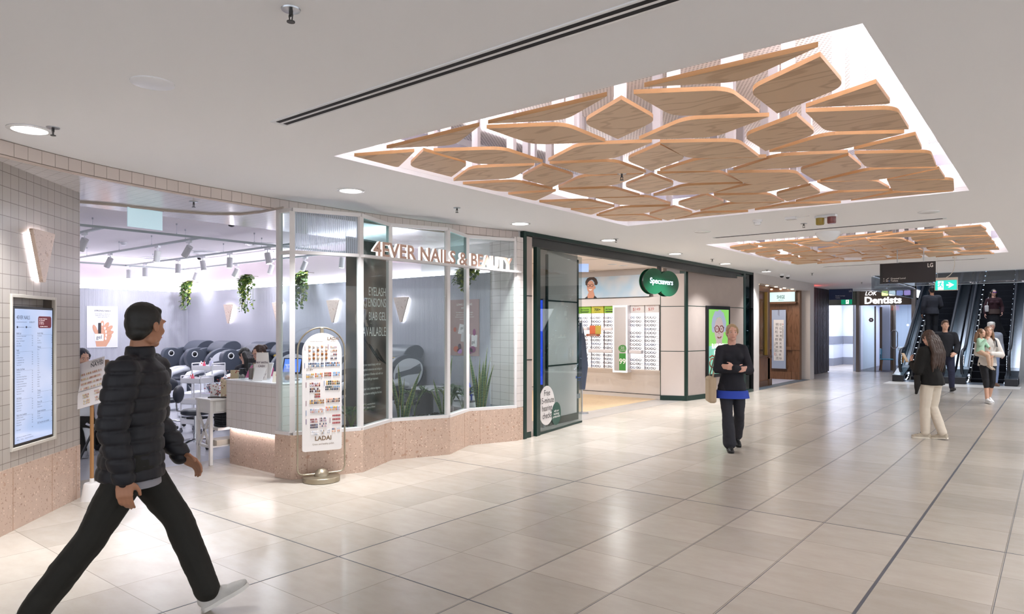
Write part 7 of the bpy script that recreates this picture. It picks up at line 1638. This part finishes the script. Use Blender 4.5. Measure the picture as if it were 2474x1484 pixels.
def person(label, loc, heading, P, h=1.75):
    """P: dict describing pose, clothes; coordinates in metres for a 1.75 m figure facing +Y"""
    k = h/1.75; rz = math.atan2(heading[1], heading[0])-PI/2
    t = thing('person', label, 'person', loc, rz)
    V = lambda p: Vector(p)*k
    g = lambda n, d: V(P.get(n, d))
    pel = g('pelvis', (0, 0, .95)); wa = g('waist', (0, 0, 1.08)); ch = g('chest', (0, .0, 1.30)); nk = g('neck', (0, -.015, 1.47)); hd = g('head', (0, .01, 1.635))
    fem = P.get('fem', False); sw = P.get('shoulder', .165 if fem else .19)*k
    yaw_c = P.get('chest_yaw', 0); yaw_p = P.get('pelvis_yaw', 0); yaw_h = P.get('head_yaw', 0); pit = P.get('head_pitch', 0)
    cx, sx_ = math.cos(yaw_c), math.sin(yaw_c)
    sh = {1: ch+Vector((cx*sw, sx_*sw, .098*k)), -1: ch+Vector((-cx*sw, -sx_*sw, .098*k))}
    px_, py_ = math.cos(yaw_p), math.sin(yaw_p)
    hip = {1: pel+Vector((px_*.09*k, py_*.09*k, -.04*k)), -1: pel+Vector((-px_*.09*k, -py_*.09*k, -.04*k))}
    el = {1: g('elbow_r', (.235, -.02, 1.15)), -1: g('elbow_l', (-.235, -.02, 1.15))}
    wr = {1: g('wrist_r', (.25, .06, .91)), -1: g('wrist_l', (-.25, .06, .91))}
    kn = {1: g('knee_r', (.10, .02, .50)), -1: g('knee_l', (-.10, .02, .50))}
    an = {1: g('ankle_r', (.10, -.02, .09)), -1: g('ankle_l', (-.10, -.02, .09))}
    sk = SKIN[P.get('skin', 'light')]; bw_ = P.get('bulk', 1.0)*(.92 if fem else 1.0)*k
    vox = P.get('voxel', .010)
    HM = Matrix.Translation(hd) @ RZ(yaw_h) @ RX(-pit)
    # body
    b = MB(); torso(b, [(pel+Vector((0, 0, -.08*k)), .12*bw_, .09*bw_, yaw_p), (pel, .15*bw_, .10*bw_, yaw_p), (wa, .125*bw_, .09*bw_, (yaw_c+yaw_p)/2), (ch, .15*bw_, .105*bw_, yaw_c), (ch+Vector((0, 0, .12*k)), .13*bw_, .08*bw_, yaw_c), (nk, .06*bw_, .06*bw_, yaw_c)])
    limb(b, [nk-Vector((0, 0, .03*k)), nk.lerp(hd, .5)+Vector((0, -.008*k, 0)), hd+Vector((0, -.01*k, -.03*k))], [.062*k, .054*k, .058*k]); head(b, HM, k*P.get('head_scale', 1.0), fem)
    for q in (1, -1):
        limb(b, [sh[q], el[q], wr[q]], [.048*bw_, .038*bw_, .026*k]); limb(b, [hip[q], kn[q], an[q]], [.08*bw_, .055*bw_, .038*k])
        c_ = kn[q].lerp(an[q], .3)+Vector((0, -.008*k, 0)); b.ell(c_, (.043*k, .043*k, .06*k), 12, 8)
        nm = 'r' if q > 0 else 'l'; hdn = P.get('hand_'+nm, None)
        fd = (wr[q]-el[q]).normalized()
        if hdn is None: hdn = (fd, (-q*1.0, .1, 0), (0, 1, 0), .55)
        hand(b, wr[q], hdn[0], hdn[1], hdn[2], hdn[3], k*P.get('hand_scale', 1), P.get('finger', .0085))
    body = remesh(b, P.get('body_voxel', vox*.75), 'body', sk, t, 1)
    if P.get('face', True):
        for q in (1, -1):
            b = MB(); b.ell((0, 0, 0), .0098*k, 12, 8, HM @ I(q*.031*k, .0745*k, .014*k)); b.k = 1; b.ell((0, 0, 0), .0056*k, 10, 6, HM @ I(q*.031*k, .0808*k, .014*k)); o = b.build('eye', [eyew, iris], t)
            b = MB(); b.tube([HM @ Vector((q*x_*k, .089*k-abs(x_-.03)*.25*k, z_*k)) for x_, z_ in ((.014, .037), (.03, .043), (.048, .036))], .0032*k, 5); b.build('eyebrow', P['hair_mat'], t)
        b = MB(); b.tube([HM @ Vector((x_*k, (.092-x_*x_*9)*k, -.052*k)) for x_ in (-.020, -.01, 0, .01, .020)], .0042*k, 6); b.build('mouth', lipm, t)
    # top
    tm = P['top_mat']; ex = P.get('top_extra', .018)*k; sl = P.get('sleeve', 1.0); hem = P.get('hem', -.06)*k
    b = MB()
    hemc = pel+Vector((0, 0, hem))
    torso(b, [(hemc+Vector((0, -.012*k, 0)), (.172+P.get('flare', 0))*bw_+ex, .138*bw_+ex, yaw_p), (pel+Vector((0, -.008*k, .02*k)), .162*bw_+ex, .125*bw_+ex, yaw_p), (wa, .138*bw_+ex, .10*bw_+ex, (yaw_c+yaw_p)/2), (ch, .162*bw_+ex, .115*bw_+ex, yaw_c), (ch+Vector((0, 0, .10*k)), .155*bw_+ex, .095*bw_+ex, yaw_c), (nk-Vector((0, 0, .02*k)), .085*bw_+ex*.4, .07*bw_+ex*.3, yaw_c), (nk+Vector((0, 0, P.get('collar', .0)*k)), .062*k+ex*.25, .062*k+ex*.25, yaw_c)])
    if fem and P.get('bust', True):
        for q in (1, -1): b.ell(ch+Vector((q*.07*k*cx, .075*k, .0)), (.065*k+ex*.5, .055*k+ex*.5, .06*k+ex*.5), 12, 8)
    for q in (1, -1):
        if sl >= 1: pts = [ch.lerp(sh[q], .7)+Vector((0, 0, -.02*k)), sh[q], el[q], el[q].lerp(wr[q], .97)]; rs = [.07*bw_+ex*.6, .058*bw_+ex, .046*bw_+ex*.9, .036*k+ex*.7]
        else: pts = [ch.lerp(sh[q], .7), sh[q], sh[q].lerp(el[q], sl)]; rs = [.07*bw_+ex*.6, .058*bw_+ex, .055*bw_+ex]
        limb(b, pts, rs); limb(b, [nk-Vector((0, 0, .045*k)), sh[q].lerp(nk, .35)+Vector((0, 0, .0)), sh[q]], [.05*k+ex*.4, .052*bw_+ex*.6, .056*bw_+ex])
    quilt = P.get('quilt', 0)
    def dsp(co, q=quilt):
        r_ = noise.noise(Vector((co.x*14, co.y*14, co.z*9)))*.006+noise.noise(Vector((co.x*5, co.y*5, co.z*4+3)))*.007
        if q: r_ += -.013*(1-abs(math.sin(PI*co.z/(q*k))))**3+.002
        return r_*P.get('fold', 1.0)
    remesh(b, vox, P.get('top_name', 'jumper'), tm, t, 2, dsp)
    # trousers
    b = MB(); fl_ = P.get('leg_flare', 0.0); le = P.get('leg_end', .97); ex2 = P.get('leg_extra', .014)*k
    torso(b, [(pel+Vector((0, 0, -.10*k)), .13*bw_+ex2, .10*bw_+ex2, yaw_p), (pel+Vector((0, -.01*k, -.02*k)), .155*bw_+ex2, .115*bw_+ex2, yaw_p), (pel+Vector((0, 0, .09*k)), .135*bw_+ex2*.6, .098*bw_+ex2*.6, yaw_p)])
    for q in (1, -1):
        b.ell(hip[q]+Vector((0, -.038*k, -.01*k)), (.082*bw_+ex2*.5, .070*bw_+ex2*.5, .085*bw_), 14, 10)
        en = kn[q].lerp(an[q], le); limb(b, [hip[q], kn[q], kn[q].lerp(en, .5), en], [.092*bw_+ex2, .062*bw_+ex2, .056*bw_+ex2+fl_*.5, .043*k+ex2+fl_])
    def dl(co): return noise.noise(Vector((co.x*12, co.y*12, co.z*7)))*.006+noise.noise(Vector((co.x*20, co.y*20, co.z*30)))*.0025
    if P.get('skirt'):
        b = MB(); z0 = P['skirt']*k
        torso(b, [(pel.lerp((kn[1]+kn[-1])/2, 1)+Vector((P.get('skirt_sway', 0)*k, 0, z0-kn[1].z)), .27*k, .20*k, 0), ((kn[1]+kn[-1])/2+Vector((0, 0, .1*k)), .21*k, .16*k, 0), (pel-Vector((0, 0, .06*k)), .185*bw_, .14*bw_, 0), (pel+Vector((0, 0, .08*k)), .15*bw_, .11*bw_, 0)])
    remesh(b, vox, 'skirt' if P.get('skirt') else 'trousers', P['leg_mat'], t, 2, dl)
    # shoes
    for q in (1, -1):
        nm = 'r' if q > 0 else 'l'; A = an[q]; fdir = Vector(P.get('foot_'+nm, (q*.12, 1, 0))).normalized(); up = Vector((0, 0, 1)); up = (up-fdir*up.dot(fdir)).normalized(); rt = fdir.cross(up)
        FM = Matrix(((rt.x, fdir.x, up.x, A.x), (rt.y, fdir.y, up.y, A.y), (rt.z, fdir.z, up.z, A.z), (0, 0, 0, 1)))
        b = MB()
        for (y_, z_, rx, ry, rz_) in ((-.035, -.035, .034, .045, .045), (.0, -.02, .036, .05, .05), (.05, -.040, .038, .06, .036), (.11, -.052, .042, .06, .028), (.155, -.058, .038, .045, .022)): b.ell((0, y_*k, z_*k), (rx*k, ry*k, rz_*k), 14, 10, FM)
        b.box(-.036*k, .036*k, -.07*k, .17*k, -.088*k, -.06*k, FM)
        sh_ = remesh(b, .007, 'shoe', P['shoe_mat'], t, 2)
        b = MB(); outl = [(.034*k, -.06*k), (.040*k, .0), (.037*k, .06*k), (.045*k, .12*k), (.032*k, .18*k), (0, .198*k), (-.032*k, .18*k), (-.045*k, .12*k), (-.037*k, .06*k), (-.040*k, 0), (-.034*k, -.06*k), (0, -.078*k)]
        b.prism(smooth_poly(outl, 3), -.09*k, -.068*k, FM); b.build('sole', P.get('sole_mat', P['shoe_mat']), sh_)
    # hair
    hk = k*P.get('head_scale', 1.0); b = MB(); st = P.get('hair', 'short')
    def he(c, r): b.ell((0, 0, 0), tuple(v*hk for v in r), 18, 12, HM @ I(*[v*hk for v in c]))
    if st in ('short', 'fluffy', 'quiff'):
        e_ = .012 if st == 'fluffy' else .004
        he((0, -.022, .055), (.077+e_, .092+e_, .078+e_)); he((0, -.045, .02), (.074+e_, .066+e_, .080+e_)); he((0, -.06, -.03), (.058+e_, .045, .045))
        for q in (1, -1): he((q*.066, -.004, .03), (.014, .030, .035)); he((q*.03, .022, .088), (.035, .04, .026))
        if st == 'quiff': he((0, .06, .11), (.05, .03, .026)); he((0, .03, .125), (.055, .05, .02))
        if st == 'fluffy':
            for i in range(30): a = i*2.4; r_ = .07; he((math.cos(a)*r_, -.02+math.sin(a)*r_*.9, .06+.05*math.sin(i*1.7)), (.025, .025, .025))
    if st in ('long', 'bun', 'pony'):
        he((0, -.02, .05), (.082, .092, .084)); he((0, -.045, .0), (.078, .068, .085))
        for q in (1, -1): he((q*.062, .018, .035), (.022, .045, .05))
        if st in ('bun', 'pony'): he((0, -.11, .06), (.042, .042, .042)); he((0, -.085, .04), (.04, .05, .04)); he((.018, -.13, .075), (.022, .022, .022)); he((-.012, -.128, .042), (.022, .022, .022))
        if st == 'long':
            L_ = P.get('hair_len', .45)
            for q in (-2, -1, 0, 1, 2):
                x_ = q*.038; pts = [HM @ Vector((x_*hk, -.07*hk, .0)), HM @ Vector((x_*1.25*hk, -.095*hk, -.10*hk))]
                base = pts[-1]; hb = P.get('hair_back', .0)*k; pts += [base+Vector((0, -.015*k-hb, -.16*k)), base+Vector((x_*.1, -.005*k-hb, -L_*.7*k)), base+Vector((x_*.0, -.0*k-hb*.8, -L_*k))]
                limb(b, pts, [.045*hk, .042*hk, .042*hk, .034*hk, .012*hk])
            if P.get('hair_front'):
                for q in (-1, 1): p = HM @ Vector((q*.075*hk, .02*hk, -.02*hk)); limb(b, [p, p+Vector((q*.012*k, .0, -.10*k)), p+Vector((q*.02*k, .02*k, -.26*k))], [.026*hk, .026*hk, .014*hk])
    if st != 'none':
        def dh(co): return noise.noise(Vector((co.x*60, co.y*60, co.z*(18 if st == 'long' else 50))))*(.006 if st != 'short' else .002)
        remesh(b, vox*.75, 'hair', P['hair_mat'], t, 1, dh)
    t['_'] = 0; del t['_']
    return t, dict(k=k, pel=pel, wa=wa, ch=ch, nk=nk, hd=hd, sh=sh, el=el, wr=wr, kn=kn, an=an, HM=HM)
def W(xr, yf): return (xr*CA-yf*SA, xr*SA+yf*CA)
def Hd(r, f): return (r*CA-f*SA, r*SA+f*CA)
hair_black = mat('hair_black', '16130f', .55); hair_brown = mat('hair_brown', '3a261c', .5); hair_lb = mat('hair_light_brown', '7d5f48', .5); hair_blond = mat('hair_blond', 'a08866', .5); hair_grey = mat('hair_white', 'd9d3ca', .7); hair_mid = mat('hair_mid_brown', '5d4636', .55)
jk = mat('puffer_navy', '0a0a15', .6); blk_tr = mat('trouser_black', '17150f', .8); sneaker = mat('sneaker_grey', 'b9b5b0', .6); sneak_sole = mat('sneaker_sole', 'd6d2cc', .6)

# 1 -- man striding across the left foreground (right side and back toward the camera)
x_, y_ = W(-2.04, 3.70)
t, J = person('man in dark navy puffer jacket and black trousers striding past the salon', (x_, y_, 0), Hd(.95, .30), dict(
    pelvis=(0, 0, .925), waist=(0, .015, 1.05), chest=(0, .03, 1.27), neck=(0, .03, 1.44), head=(.0, .06, 1.60), head_yaw=.95, head_pitch=.05, chest_yaw=-.20, pelvis_yaw=.20,
    elbow_r=(.235, -.05, 1.10), wrist_r=(.225, .0, .83), elbow_l=(-.25, .06, 1.07), wrist_l=(-.22, .20, .86),
    hand_r=((0, .06, -1), (-1, .1, 0), (0, 1, 0), .55), hand_l=((.15, .75, -.5), (.7, -.2, -.5), (0, .2, 1), .6),
    knee_r=(.10, -.17, .52), ankle_r=(.10, -.44, .15), foot_r=(0, .95, -.35), knee_l=(-.09, .20, .53), ankle_l=(-.08, .36, .11), foot_l=(-.02, 1, .50),
    top_mat=jk, top_name='puffer_jacket', quilt=.072, top_extra=.030, hem=-.13, collar=.06, fold=1.0, leg_mat=blk_tr, leg_flare=.012, leg_extra=.016, shoe_mat=sneaker, sole_mat=sneak_sole,
    hair='short', hair_mat=hair_black, skin='tan', voxel=.0085, bulk=1.0, shoulder=.185), 1.755)
b = MB(); k = J['k']; pc = J['pel']; torso(b, [(pc+Vector((0, 0, -.165)), .185, .135, .2), (pc+Vector((0, 0, -.10)), .18, .13, .2)]); b.build('shirt_hem', mat('shirt_grey', '8f8d93', .8), t)

# 2 -- woman with folded arms and shoulder bag walking toward the camera
x_, y_ = W(2.90, 9.05)
t, J = person('woman with folded arms in navy top, blue hem and flared black trousers', (x_, y_, 0), Hd(-.12, -1), dict(fem=True,
    pelvis=(0, 0, .93), elbow_r=(.22, .10, 1.13), wrist_r=(-.02, .22, 1.13), elbow_l=(-.22, .10, 1.12), wrist_l=(.02, .235, 1.165), hand_r=((-1, .0, .15), (0, -1, 0), (0, 0, 1), .7), hand_l=((1, .0, .1), (0, -1, 0), (0, 0, 1), .7),
    knee_r=(.08, .10, .50), ankle_r=(.06, .16, .10), foot_r=(0.05, 1, -.1), knee_l=(-.10, .0, .50), ankle_l=(-.12, -.30, .16), foot_l=(-.1, .9, -.45),
    top_mat=mat('top_navy', '14141f', .8), top_name='navy_top', hem=-.10, flare=.01, bulk=1.06, shoulder=.150, leg_mat=mat('trouser_charcoal', '24242c', .8), leg_flare=.03, shoe_mat=mat('shoe_black', '121213', .5), hair='bun', hair_mat=hair_blond, skin='pink', voxel=.012), 1.64)
b = MB(); pc = J['pel']; torso(b, [(pc+Vector((0, 0, -.19)), .225, .175, 0), (pc+Vector((0, 0, -.09)), .205, .155, 0)]); b.build('blue_hem', mat('hem_blue', '1f3fa8', .7), t)
hx = Hd(-.12, -1); rgt = (hx[1], -hx[0]); n_ = math.hypot(*rgt)
t2 = thing('shoulder_bag', 'beige canvas shoulder bag carried by the woman with folded arms', 'bag', (x_+rgt[0]/n_*.27, y_+rgt[1]/n_*.27, .62), math.atan2(hx[1], hx[0])-PI/2); b = MB(); b.box(-.05, .05, -.16, .16, 0, .34); b.build('bag_body', mat('canvas_beige', 'b8a48a', .9), t2, bevel=.03); b = MB(); b.tube([(0, -.13, .33), (-.06, -.06, .60), (-.10, 0, .745), (-.06, .06, .60), (0, .13, .33)], .012, 8, sy=.5); b.build('strap', MATS['canvas_beige'], t2)

# 3 -- woman seen from behind in white jeans holding a phone
x_, y_ = W(6.08, 9.95)
t, J = person('woman seen from behind in black fleece and cream jeans looking at a phone', (x_, y_, 0), Hd(-.32, .95), dict(fem=True,
    pelvis=(0, 0, .94), head=(0, .05, 1.62), head_pitch=.25, chest=(0, .01, 1.30), elbow_r=(.225, .02, 1.12), wrist_r=(.10, .25, 1.12), elbow_l=(-.225, .05, 1.10), wrist_l=(-.17, .20, 1.20), hand_l=((.2, .5, .7), (.6, -.5, .2), (0, -.2, 1), .7), hand_r=((-.7, .6, .1), (0, -.8, .5), (0, 0, 1), .8),
    knee_r=(.09, .05, .50), ankle_r=(.07, -.14, .10), foot_r=(-.3, 1, -.1), knee_l=(-.09, .04, .50), ankle_l=(-.08, .04, .09), foot_l=(-.75, .8, 0),
    top_mat=mat('fleece_black', '131110', .95), top_name='fleece_jacket', top_extra=.034, hem=-.07, bulk=1.05, leg_mat=mat('jeans_cream', 'd2c6b6', .85), leg_flare=.008, leg_extra=.016, shoe_mat=mat('trainer_cream', 'b3a795', .7), sole_mat=mat('trainer_sole', 'ded5c6', .6),
    hair='long', hair_back=.045, hair_len=.46, hair_mat=hair_brown, skin='pink', voxel=.010, shoulder=.16), 1.57)
wl = J['wr'][-1]; b = MB(); b.box(-.036, .036, -.004, .004, 0, .15, Matrix.Translation(wl+Vector((.0, .085, .02))) @ RZ(.2) @ RX(-.5))
ph = b.build('phone', mat('phone_gold', 'b99a6e', .3), None, (0, 0, 0), smooth=False, bevel=.004); ph.matrix_world = Matrix.Translation(t.location) @ RZ(t.rotation_euler.z); tag(ph, 'gold-edged phone held up by the woman in cream jeans', 'phone')
b = MB(); limb(b, [(-.20, .06, .90), (-.22, .04, .78), (-.23, .05, .66)], [.045, .04, .02]); o = remesh(b, .012, 'carried_coat', mat('coat_black', '1a1715', .9), None, 2, lambda c: noise.noise(c*12)*.01); o.matrix_world = Matrix.Translation(t.location) @ RZ(t.rotation_euler.z); tag(o, 'black coat dangling over the arm of the woman in cream jeans', 'coat')
for s_, nm in ((1, 'r'), (-1, 'l')):
    A = J['an'][s_]; b = MB(); b.tube([(A.x+s_*.035, A.y+.02, A.z-.03), (A.x+s_*.045, A.y+.07, A.z-.045), (A.x+s_*.03, A.y+.11, A.z-.03)], .010, 6, sy=.5); b.tube([(A.x-.03, A.y+.05, A.z-.0), (A.x, A.y+.07, A.z+.0), (A.x+.03, A.y+.05, A.z-.0)], .009, 6); b.build('shoe_stripe', ink, t)

# 4 -- young man walking toward the camera
x_, y_ = W(10.92, 17.3)
person('young man in dark jumper and navy jeans walking toward the camera', (x_, y_, 0), Hd(-.30, -1), dict(
    elbow_l=(-.25, .06, 1.14), wrist_l=(-.15, .27, .97), hand_l=((.6, .6, -.3), (.3, -.4, -.8), (0, .5, .5), .8), wrist_r=(.25, .02, .90), knee_l=(-.09, .16, .50), ankle_l=(-.08, .22, .12), foot_l=(0, 1, .3), knee_r=(.09, .02, .49), ankle_r=(.09, -.25, .14), foot_r=(0, .9, -.4),
    top_mat=mat('jumper_black', '191920', .9), top_extra=.024, hem=-.08, bulk=1.04, leg_mat=mat('jeans_navy', '1d2038', .85), shoe_mat=mat('boot_black', '16161a', .6), hair='quiff', hair_mat=hair_mid, skin='light', voxel=.012, finger=.0095), 1.78)

# 5 -- woman carrying a child
x_, y_ = W(10.22, 14.75)
tw_, J5 = person('woman in white jumper and black capri leggings carrying a child', (x_, y_, 0), Hd(-.22, -1), dict(fem=True,
    pelvis=(0, 0, .94), head=(-.02, .0, 1.62), head_pitch=-.12, head_yaw=-.2, chest=(0, -.02, 1.30), elbow_r=(.25, .10, 1.13), wrist_r=(.16, .30, 1.08), elbow_l=(-.24, .10, 1.10), wrist_l=(.06, .30, 1.13), hand_r=((-.8, .1, -.1), (0, -1, .2), (0, 0, 1), .5), hand_l=((1, .1, -.1), (0, -1, .2), (0, 0, 1), .5),
    knee_r=(.09, .14, .50), ankle_r=(.08, .18, .10), foot_r=(0, 1, .1), knee_l=(-.09, .03, .50), ankle_l=(-.10, -.16, .12), foot_l=(-.1, 1, -.3),
    top_mat=mat('jumper_white', 'cdc6c0', .9), top_extra=.026, hem=-.10, bulk=1.05, leg_mat=mat('leggings_black', '17181f', .8), leg_end=.35, leg_extra=.006, shoe_mat=mat('trainer_white', 'd8d8da', .6), hair='long', hair_len=.30, hair_front=True, hair_mat=hair_lb, skin='light', voxel=.012, finger=.0095), 1.64)
hx = Hd(-.22, -1); rz_ = math.atan2(hx[1], hx[0])-PI/2
b = MB(); limb(b, [(-.08, -.17, 1.28), (-.10, -.20, 1.05), (-.12, -.17, .92)], [.10, .13, .10]); o = remesh(b, .014, 'backpack', mat('backpack_black', '16161c', .8), None, 2); o.matrix_world = I(x_, y_, 0) @ RZ(rz_); tag(o, 'black backpack on the back of the woman carrying a child', 'backpack')
b = MB()
for s_ in (-1, 1): b.tube([(s_*.10, -.13, 1.36), (s_*.11, -.03, 1.43), (s_*.12, .10, 1.33), (s_*.13, .125, 1.20)], .022, 8, sy=.4)
o2 = b.build('strap', MATS['backpack_black'], o)
# child
cx_, cy_ = x_+(RZ(rz_) @ Vector((.20, .17, 0))).x, y_+(RZ(rz_) @ Vector((.20, .17, 0))).y
person('small child in mint top and beige leggings carried on an arm', (cx_, cy_, .67), (RZ(rz_) @ Vector((-.55, .6, 0))).xy, dict(fem=True, bust=False, head_scale=1.48, hand_scale=1.1, finger=.012,
    pelvis=(0, 0, .86), waist=(0, 0, 1.0), chest=(0, 0, 1.20), neck=(0, 0, 1.36), head=(0, .03, 1.56), shoulder=.15, elbow_r=(.24, .10, 1.08), wrist_r=(.10, .24, 1.30), elbow_l=(-.22, .14, 1.05), wrist_l=(-.10, .26, .98),
    knee_r=(.16, .34, .66), ankle_r=(.16, .40, .28), foot_r=(.1, .8, -.5), knee_l=(-.18, .30, .62), ankle_l=(-.20, .30, .25), foot_l=(-.1, .8, -.5), bulk=1.1,
    top_mat=mat('top_mint', 'a9cdb4', .9), hem=-.06, leg_mat=mat('leggings_beige', 'c9a992', .9), shoe_mat=mat('sandal_beige', 'b9a898', .7), hair='long', hair_len=.22, hair_mat=hair_lb, skin='light', voxel=.010), .92)

# 6 -- white-haired man stepping off the escalator behind her
x_, y_ = W(13.1, 19.0)
person('white-haired man in pale jeans behind the woman carrying the child', (-1.42, 23.05, 0.012), Hd(-.3, -1), dict(top_mat=mat('shirt_pale', '9aa0ac', .9), leg_mat=mat('jeans_pale', '8c9cc0', .85), shoe_mat=mat('shoe_brown', '7d5f4c', .6), hair='fluffy', hair_mat=hair_grey, skin='pink', voxel=.013, bulk=1.1, finger=.0095), 1.74)

# 7 -- woman riding down the right escalator
t, J = person('woman with sunglasses in dark red cardigan riding the right escalator', (-1.55, 26.15, 1.185), Hd(-.35, -1), dict(fem=True, elbow_r=(.25, .0, 1.16), wrist_r=(.27, .06, .93), elbow_l=(-.25, .0, 1.14), wrist_l=(-.20, .14, .97), hand_l=((.1, .5, -.8), (.8, 0, -.3), (0, 1, 0), .9),
    top_mat=mat('cardigan_red', '2f1219', .9), top_name='cardigan', hem=-.06, leg_mat=mat('skirt_black', '0d0c12', .9), skirt=.16, skirt_sway=-.10, shoe_mat=mat('shoe_white', 'c9c9d2', .6), hair='long', hair_len=.24, hair_mat=hair_black, skin='pink', voxel=.012, finger=.0095), 1.62)
b = MB(); HM = J['HM']; k = J['k']
for q in (1, -1): b.ell((0, 0, 0), (.026*k, .008*k, .020*k), 12, 8, HM @ I(q*.032*k, .098*k, .014*k))
b.cyl(HM @ Vector((-.01, .1*k, .018*k)), HM @ Vector((.01, .1*k, .018*k)), .003); b.build('sunglasses', mat('sunglass_purple', '5a2a80', .2), t)
b = MB(); torso(b, [(J['pel']+Vector((0, .01, -.02)), .175, .135, 0), (J['pel']+Vector((0, .01, .13)), .16, .125, 0)]); b.build('top_underlayer', mat('underlayer_brown', '4a3a34', .8), t)
t2 = thing('handbag', 'white handbag hanging from the shoulder of the woman in sunglasses', 'bag', (-1.55, 26.15, 1.185), t.rotation_euler.z); b = MB(); b.box(.16, .26, -.06, .12, .92, 1.12); b.build('bag_body', mat('bag_white', 'c9c4c0', .7), t2, bevel=.02); b = MB(); b.tube([(.2, -.02, 1.12), (.15, .03, 1.38), (.2, .08, 1.12)], .007, 6); b.build('strap', MATS['bag_white'], t2)

# 8 -- man riding up the left escalator, seen from behind
t, J = person('man in charcoal jumper seen from behind riding up the left escalator', (-3.20, 26.05, 1.185), Hd(.30, 1), dict(elbow_r=(.27, .02, 1.14), wrist_r=(.20, .24, 1.03), hand_r=((0, 1, .1), (-1, 0, 0), (0, 0, 1), .9), elbow_l=(-.25, -.03, 1.14), wrist_l=(-.27, .02, .90),
    top_mat=mat('jumper_charcoal', '2a2a30', .9), top_extra=.028, hem=-.08, bulk=1.04, shoulder=.188, leg_mat=mat('trouser_dark', '1e1e22', .85), shoe_mat=mat('shoe_dark', '131316', .6), hair='short', hair_mat=hair_black, skin='tan', voxel=.012, finger=.0095, face=False), 1.76)
b = MB(); b.cyl((0, 0, 0), (0, 0, .12), .038, .042, n=18); o = b.build('takeaway_cup', mat('cup_white', 'a9a7a8', .5), None); o.matrix_world = Matrix.Translation(t.location) @ RZ(t.rotation_euler.z) @ Matrix.Translation(J['wr'][1]+Vector((-.035, .10, -.04))); tag(o, 'small takeaway cup held by the man on the left escalator', 'cup')

# 9 -- salon people
sit = dict(pelvis=(0, 0, .54), waist=(0, .03, .68), chest=(0, .06, .90), neck=(0, .07, 1.07), head=(0, .10, 1.225), head_pitch=.35, knee_r=(.11, .42, .50), knee_l=(-.11, .42, .50), ankle_r=(.11, .40, .10), ankle_l=(-.11, .30, .10), elbow_r=(.22, .16, .78), wrist_r=(.14, .40, .80), elbow_l=(-.22, .16, .78), wrist_l=(-.14, .40, .80))
def sitting(label, loc, head_, **kw):
    d = dict(sit); d.update(kw); d.pop('h', None); return person(label, loc, head_, d, kw.get('h', 1.66))
sitting('customer with blond-brown bun in pale grey top sitting behind the tilted nail tip card', (-9.17, 3.52, 0), Hd(-1, .25), fem=True, h=1.56, top_mat=mat('top_grey', 'c0bfc6', .9), leg_mat=blk_tr, shoe_mat=mat('shoe_grey', '9a9aa2', .6), hair='bun', hair_mat=hair_lb, skin='pink', voxel=.012)
sitting('dark-haired person seated further back at the tiled wall end', (-10.16, 3.55, 0), Hd(.8, -.5), fem=True, top_mat=mat('top_blackish', '23232a', .9), leg_mat=blk_tr, shoe_mat=MATS['shoe_black'], hair='bun', hair_mat=mat('hair_bluish', '2b2b36', .5), skin='light', voxel=.013, h=1.72)
t, J = sitting('receptionist in pink top and glasses seated behind the counter', (-8.53, 5.28, 0.10), Hd(-.55, -.85), fem=True, top_mat=mat('top_pink', 'd9699a', .8), leg_mat=blk_tr, shoe_mat=MATS['shoe_black'], hair='bun', hair_mat=hair_brown, skin='light', voxel=.011, h=1.64)
b = MB(); HM = J['HM']; k = J['k']
for q in (1, -1): b.tube([HM @ Vector(((q*.032+.022*math.cos(a))*k, .1*k, (.012+.019*math.sin(a))*k)) for a in [2*PI*i/14 for i in range(14)]], .0022, 5, True)
b.build('spectacles', mat('frame_clear', '8f8088', .3), t)
sitting('technician with black hair bent over work behind the nail tip fans', (-10.15, 6.0, 0), Hd(-.9, .35), fem=True, top_mat=mat('top_blackish', '', .9), leg_mat=blk_tr, shoe_mat=MATS['shoe_black'], hair='long', hair_len=.2, hair_mat=hair_black, skin='light', voxel=.013)
# their seats
def shell_chair(label, x_, y_, hd_):
    t = thing('shell_chair', label, 'chair', (x_, y_, 0), math.atan2(hd_[1], hd_[0])-PI/2)
    b = MB(); b.loft([[(w_*math.cos(a)*.24, yo+.22*math.sin(a)*w_, z_) for a in [2*PI*i/24 for i in range(24)]] for z_, w_, yo in ((.40, .3, .0), (.41, .8, .0), (.44, 1.0, 0), (.455, .95, 0), (.43, .8, 0))]); b.build('seat', mat('shell_white', 'd3d3da', .4), t)
    b = MB(); pts = []
    b.loft([[(.23*math.cos(a), -.02+(-.22-.02*q)*math.sin(a)*1.0-.05*q, .43+.38*q) for a in [PI*.12+PI*.76*i/14 for i in range(15)]] for q in (0, .3, .6, .85, 1)], closed=False); o = b.build('backrest', MATS['shell_white'], t); s_ = o.modifiers.new('t', 'SOLIDIFY'); s_.thickness = .012
    for sx_ in (-1, 1):
        for sy_ in (-1, 1): b = MB(); b.tube([(sx_*.10, sy_*.08, .41), (sx_*.20, sy_*.22, 0)], .014, 8); b.build('leg', mat('leg_black', '1b1b1f', .4), t)
shell_chair('white shell chair with black legs under the customer with a bun', -9.11, 3.50, Hd(-1, .25))
stool('navy stool under the dark-haired person by the tiled wall end', -10.16, 3.52, 0, False, .44)
stool('navy stool behind the reception counter', -8.53, 5.26, 0, False, .52)
stool('navy stool under the bent technician', -10.15, 6.0, .4, False, .44)
t = thing('manicure_table', 'small white manicure table at the tiled wall end', 'table', (-9.62, 3.42, 0), .25+YAW); b = MB(); b.box(-.14, .20, -.25, .45, .68, .71); b.build('tabletop', whitegloss, t, bevel=.004)
for sy_ in (-.22, .40): b = MB(); b.box(-.10, .16, sy_, sy_+.03, 0, .68); b.build('leg', whitegloss, t, smooth=False)
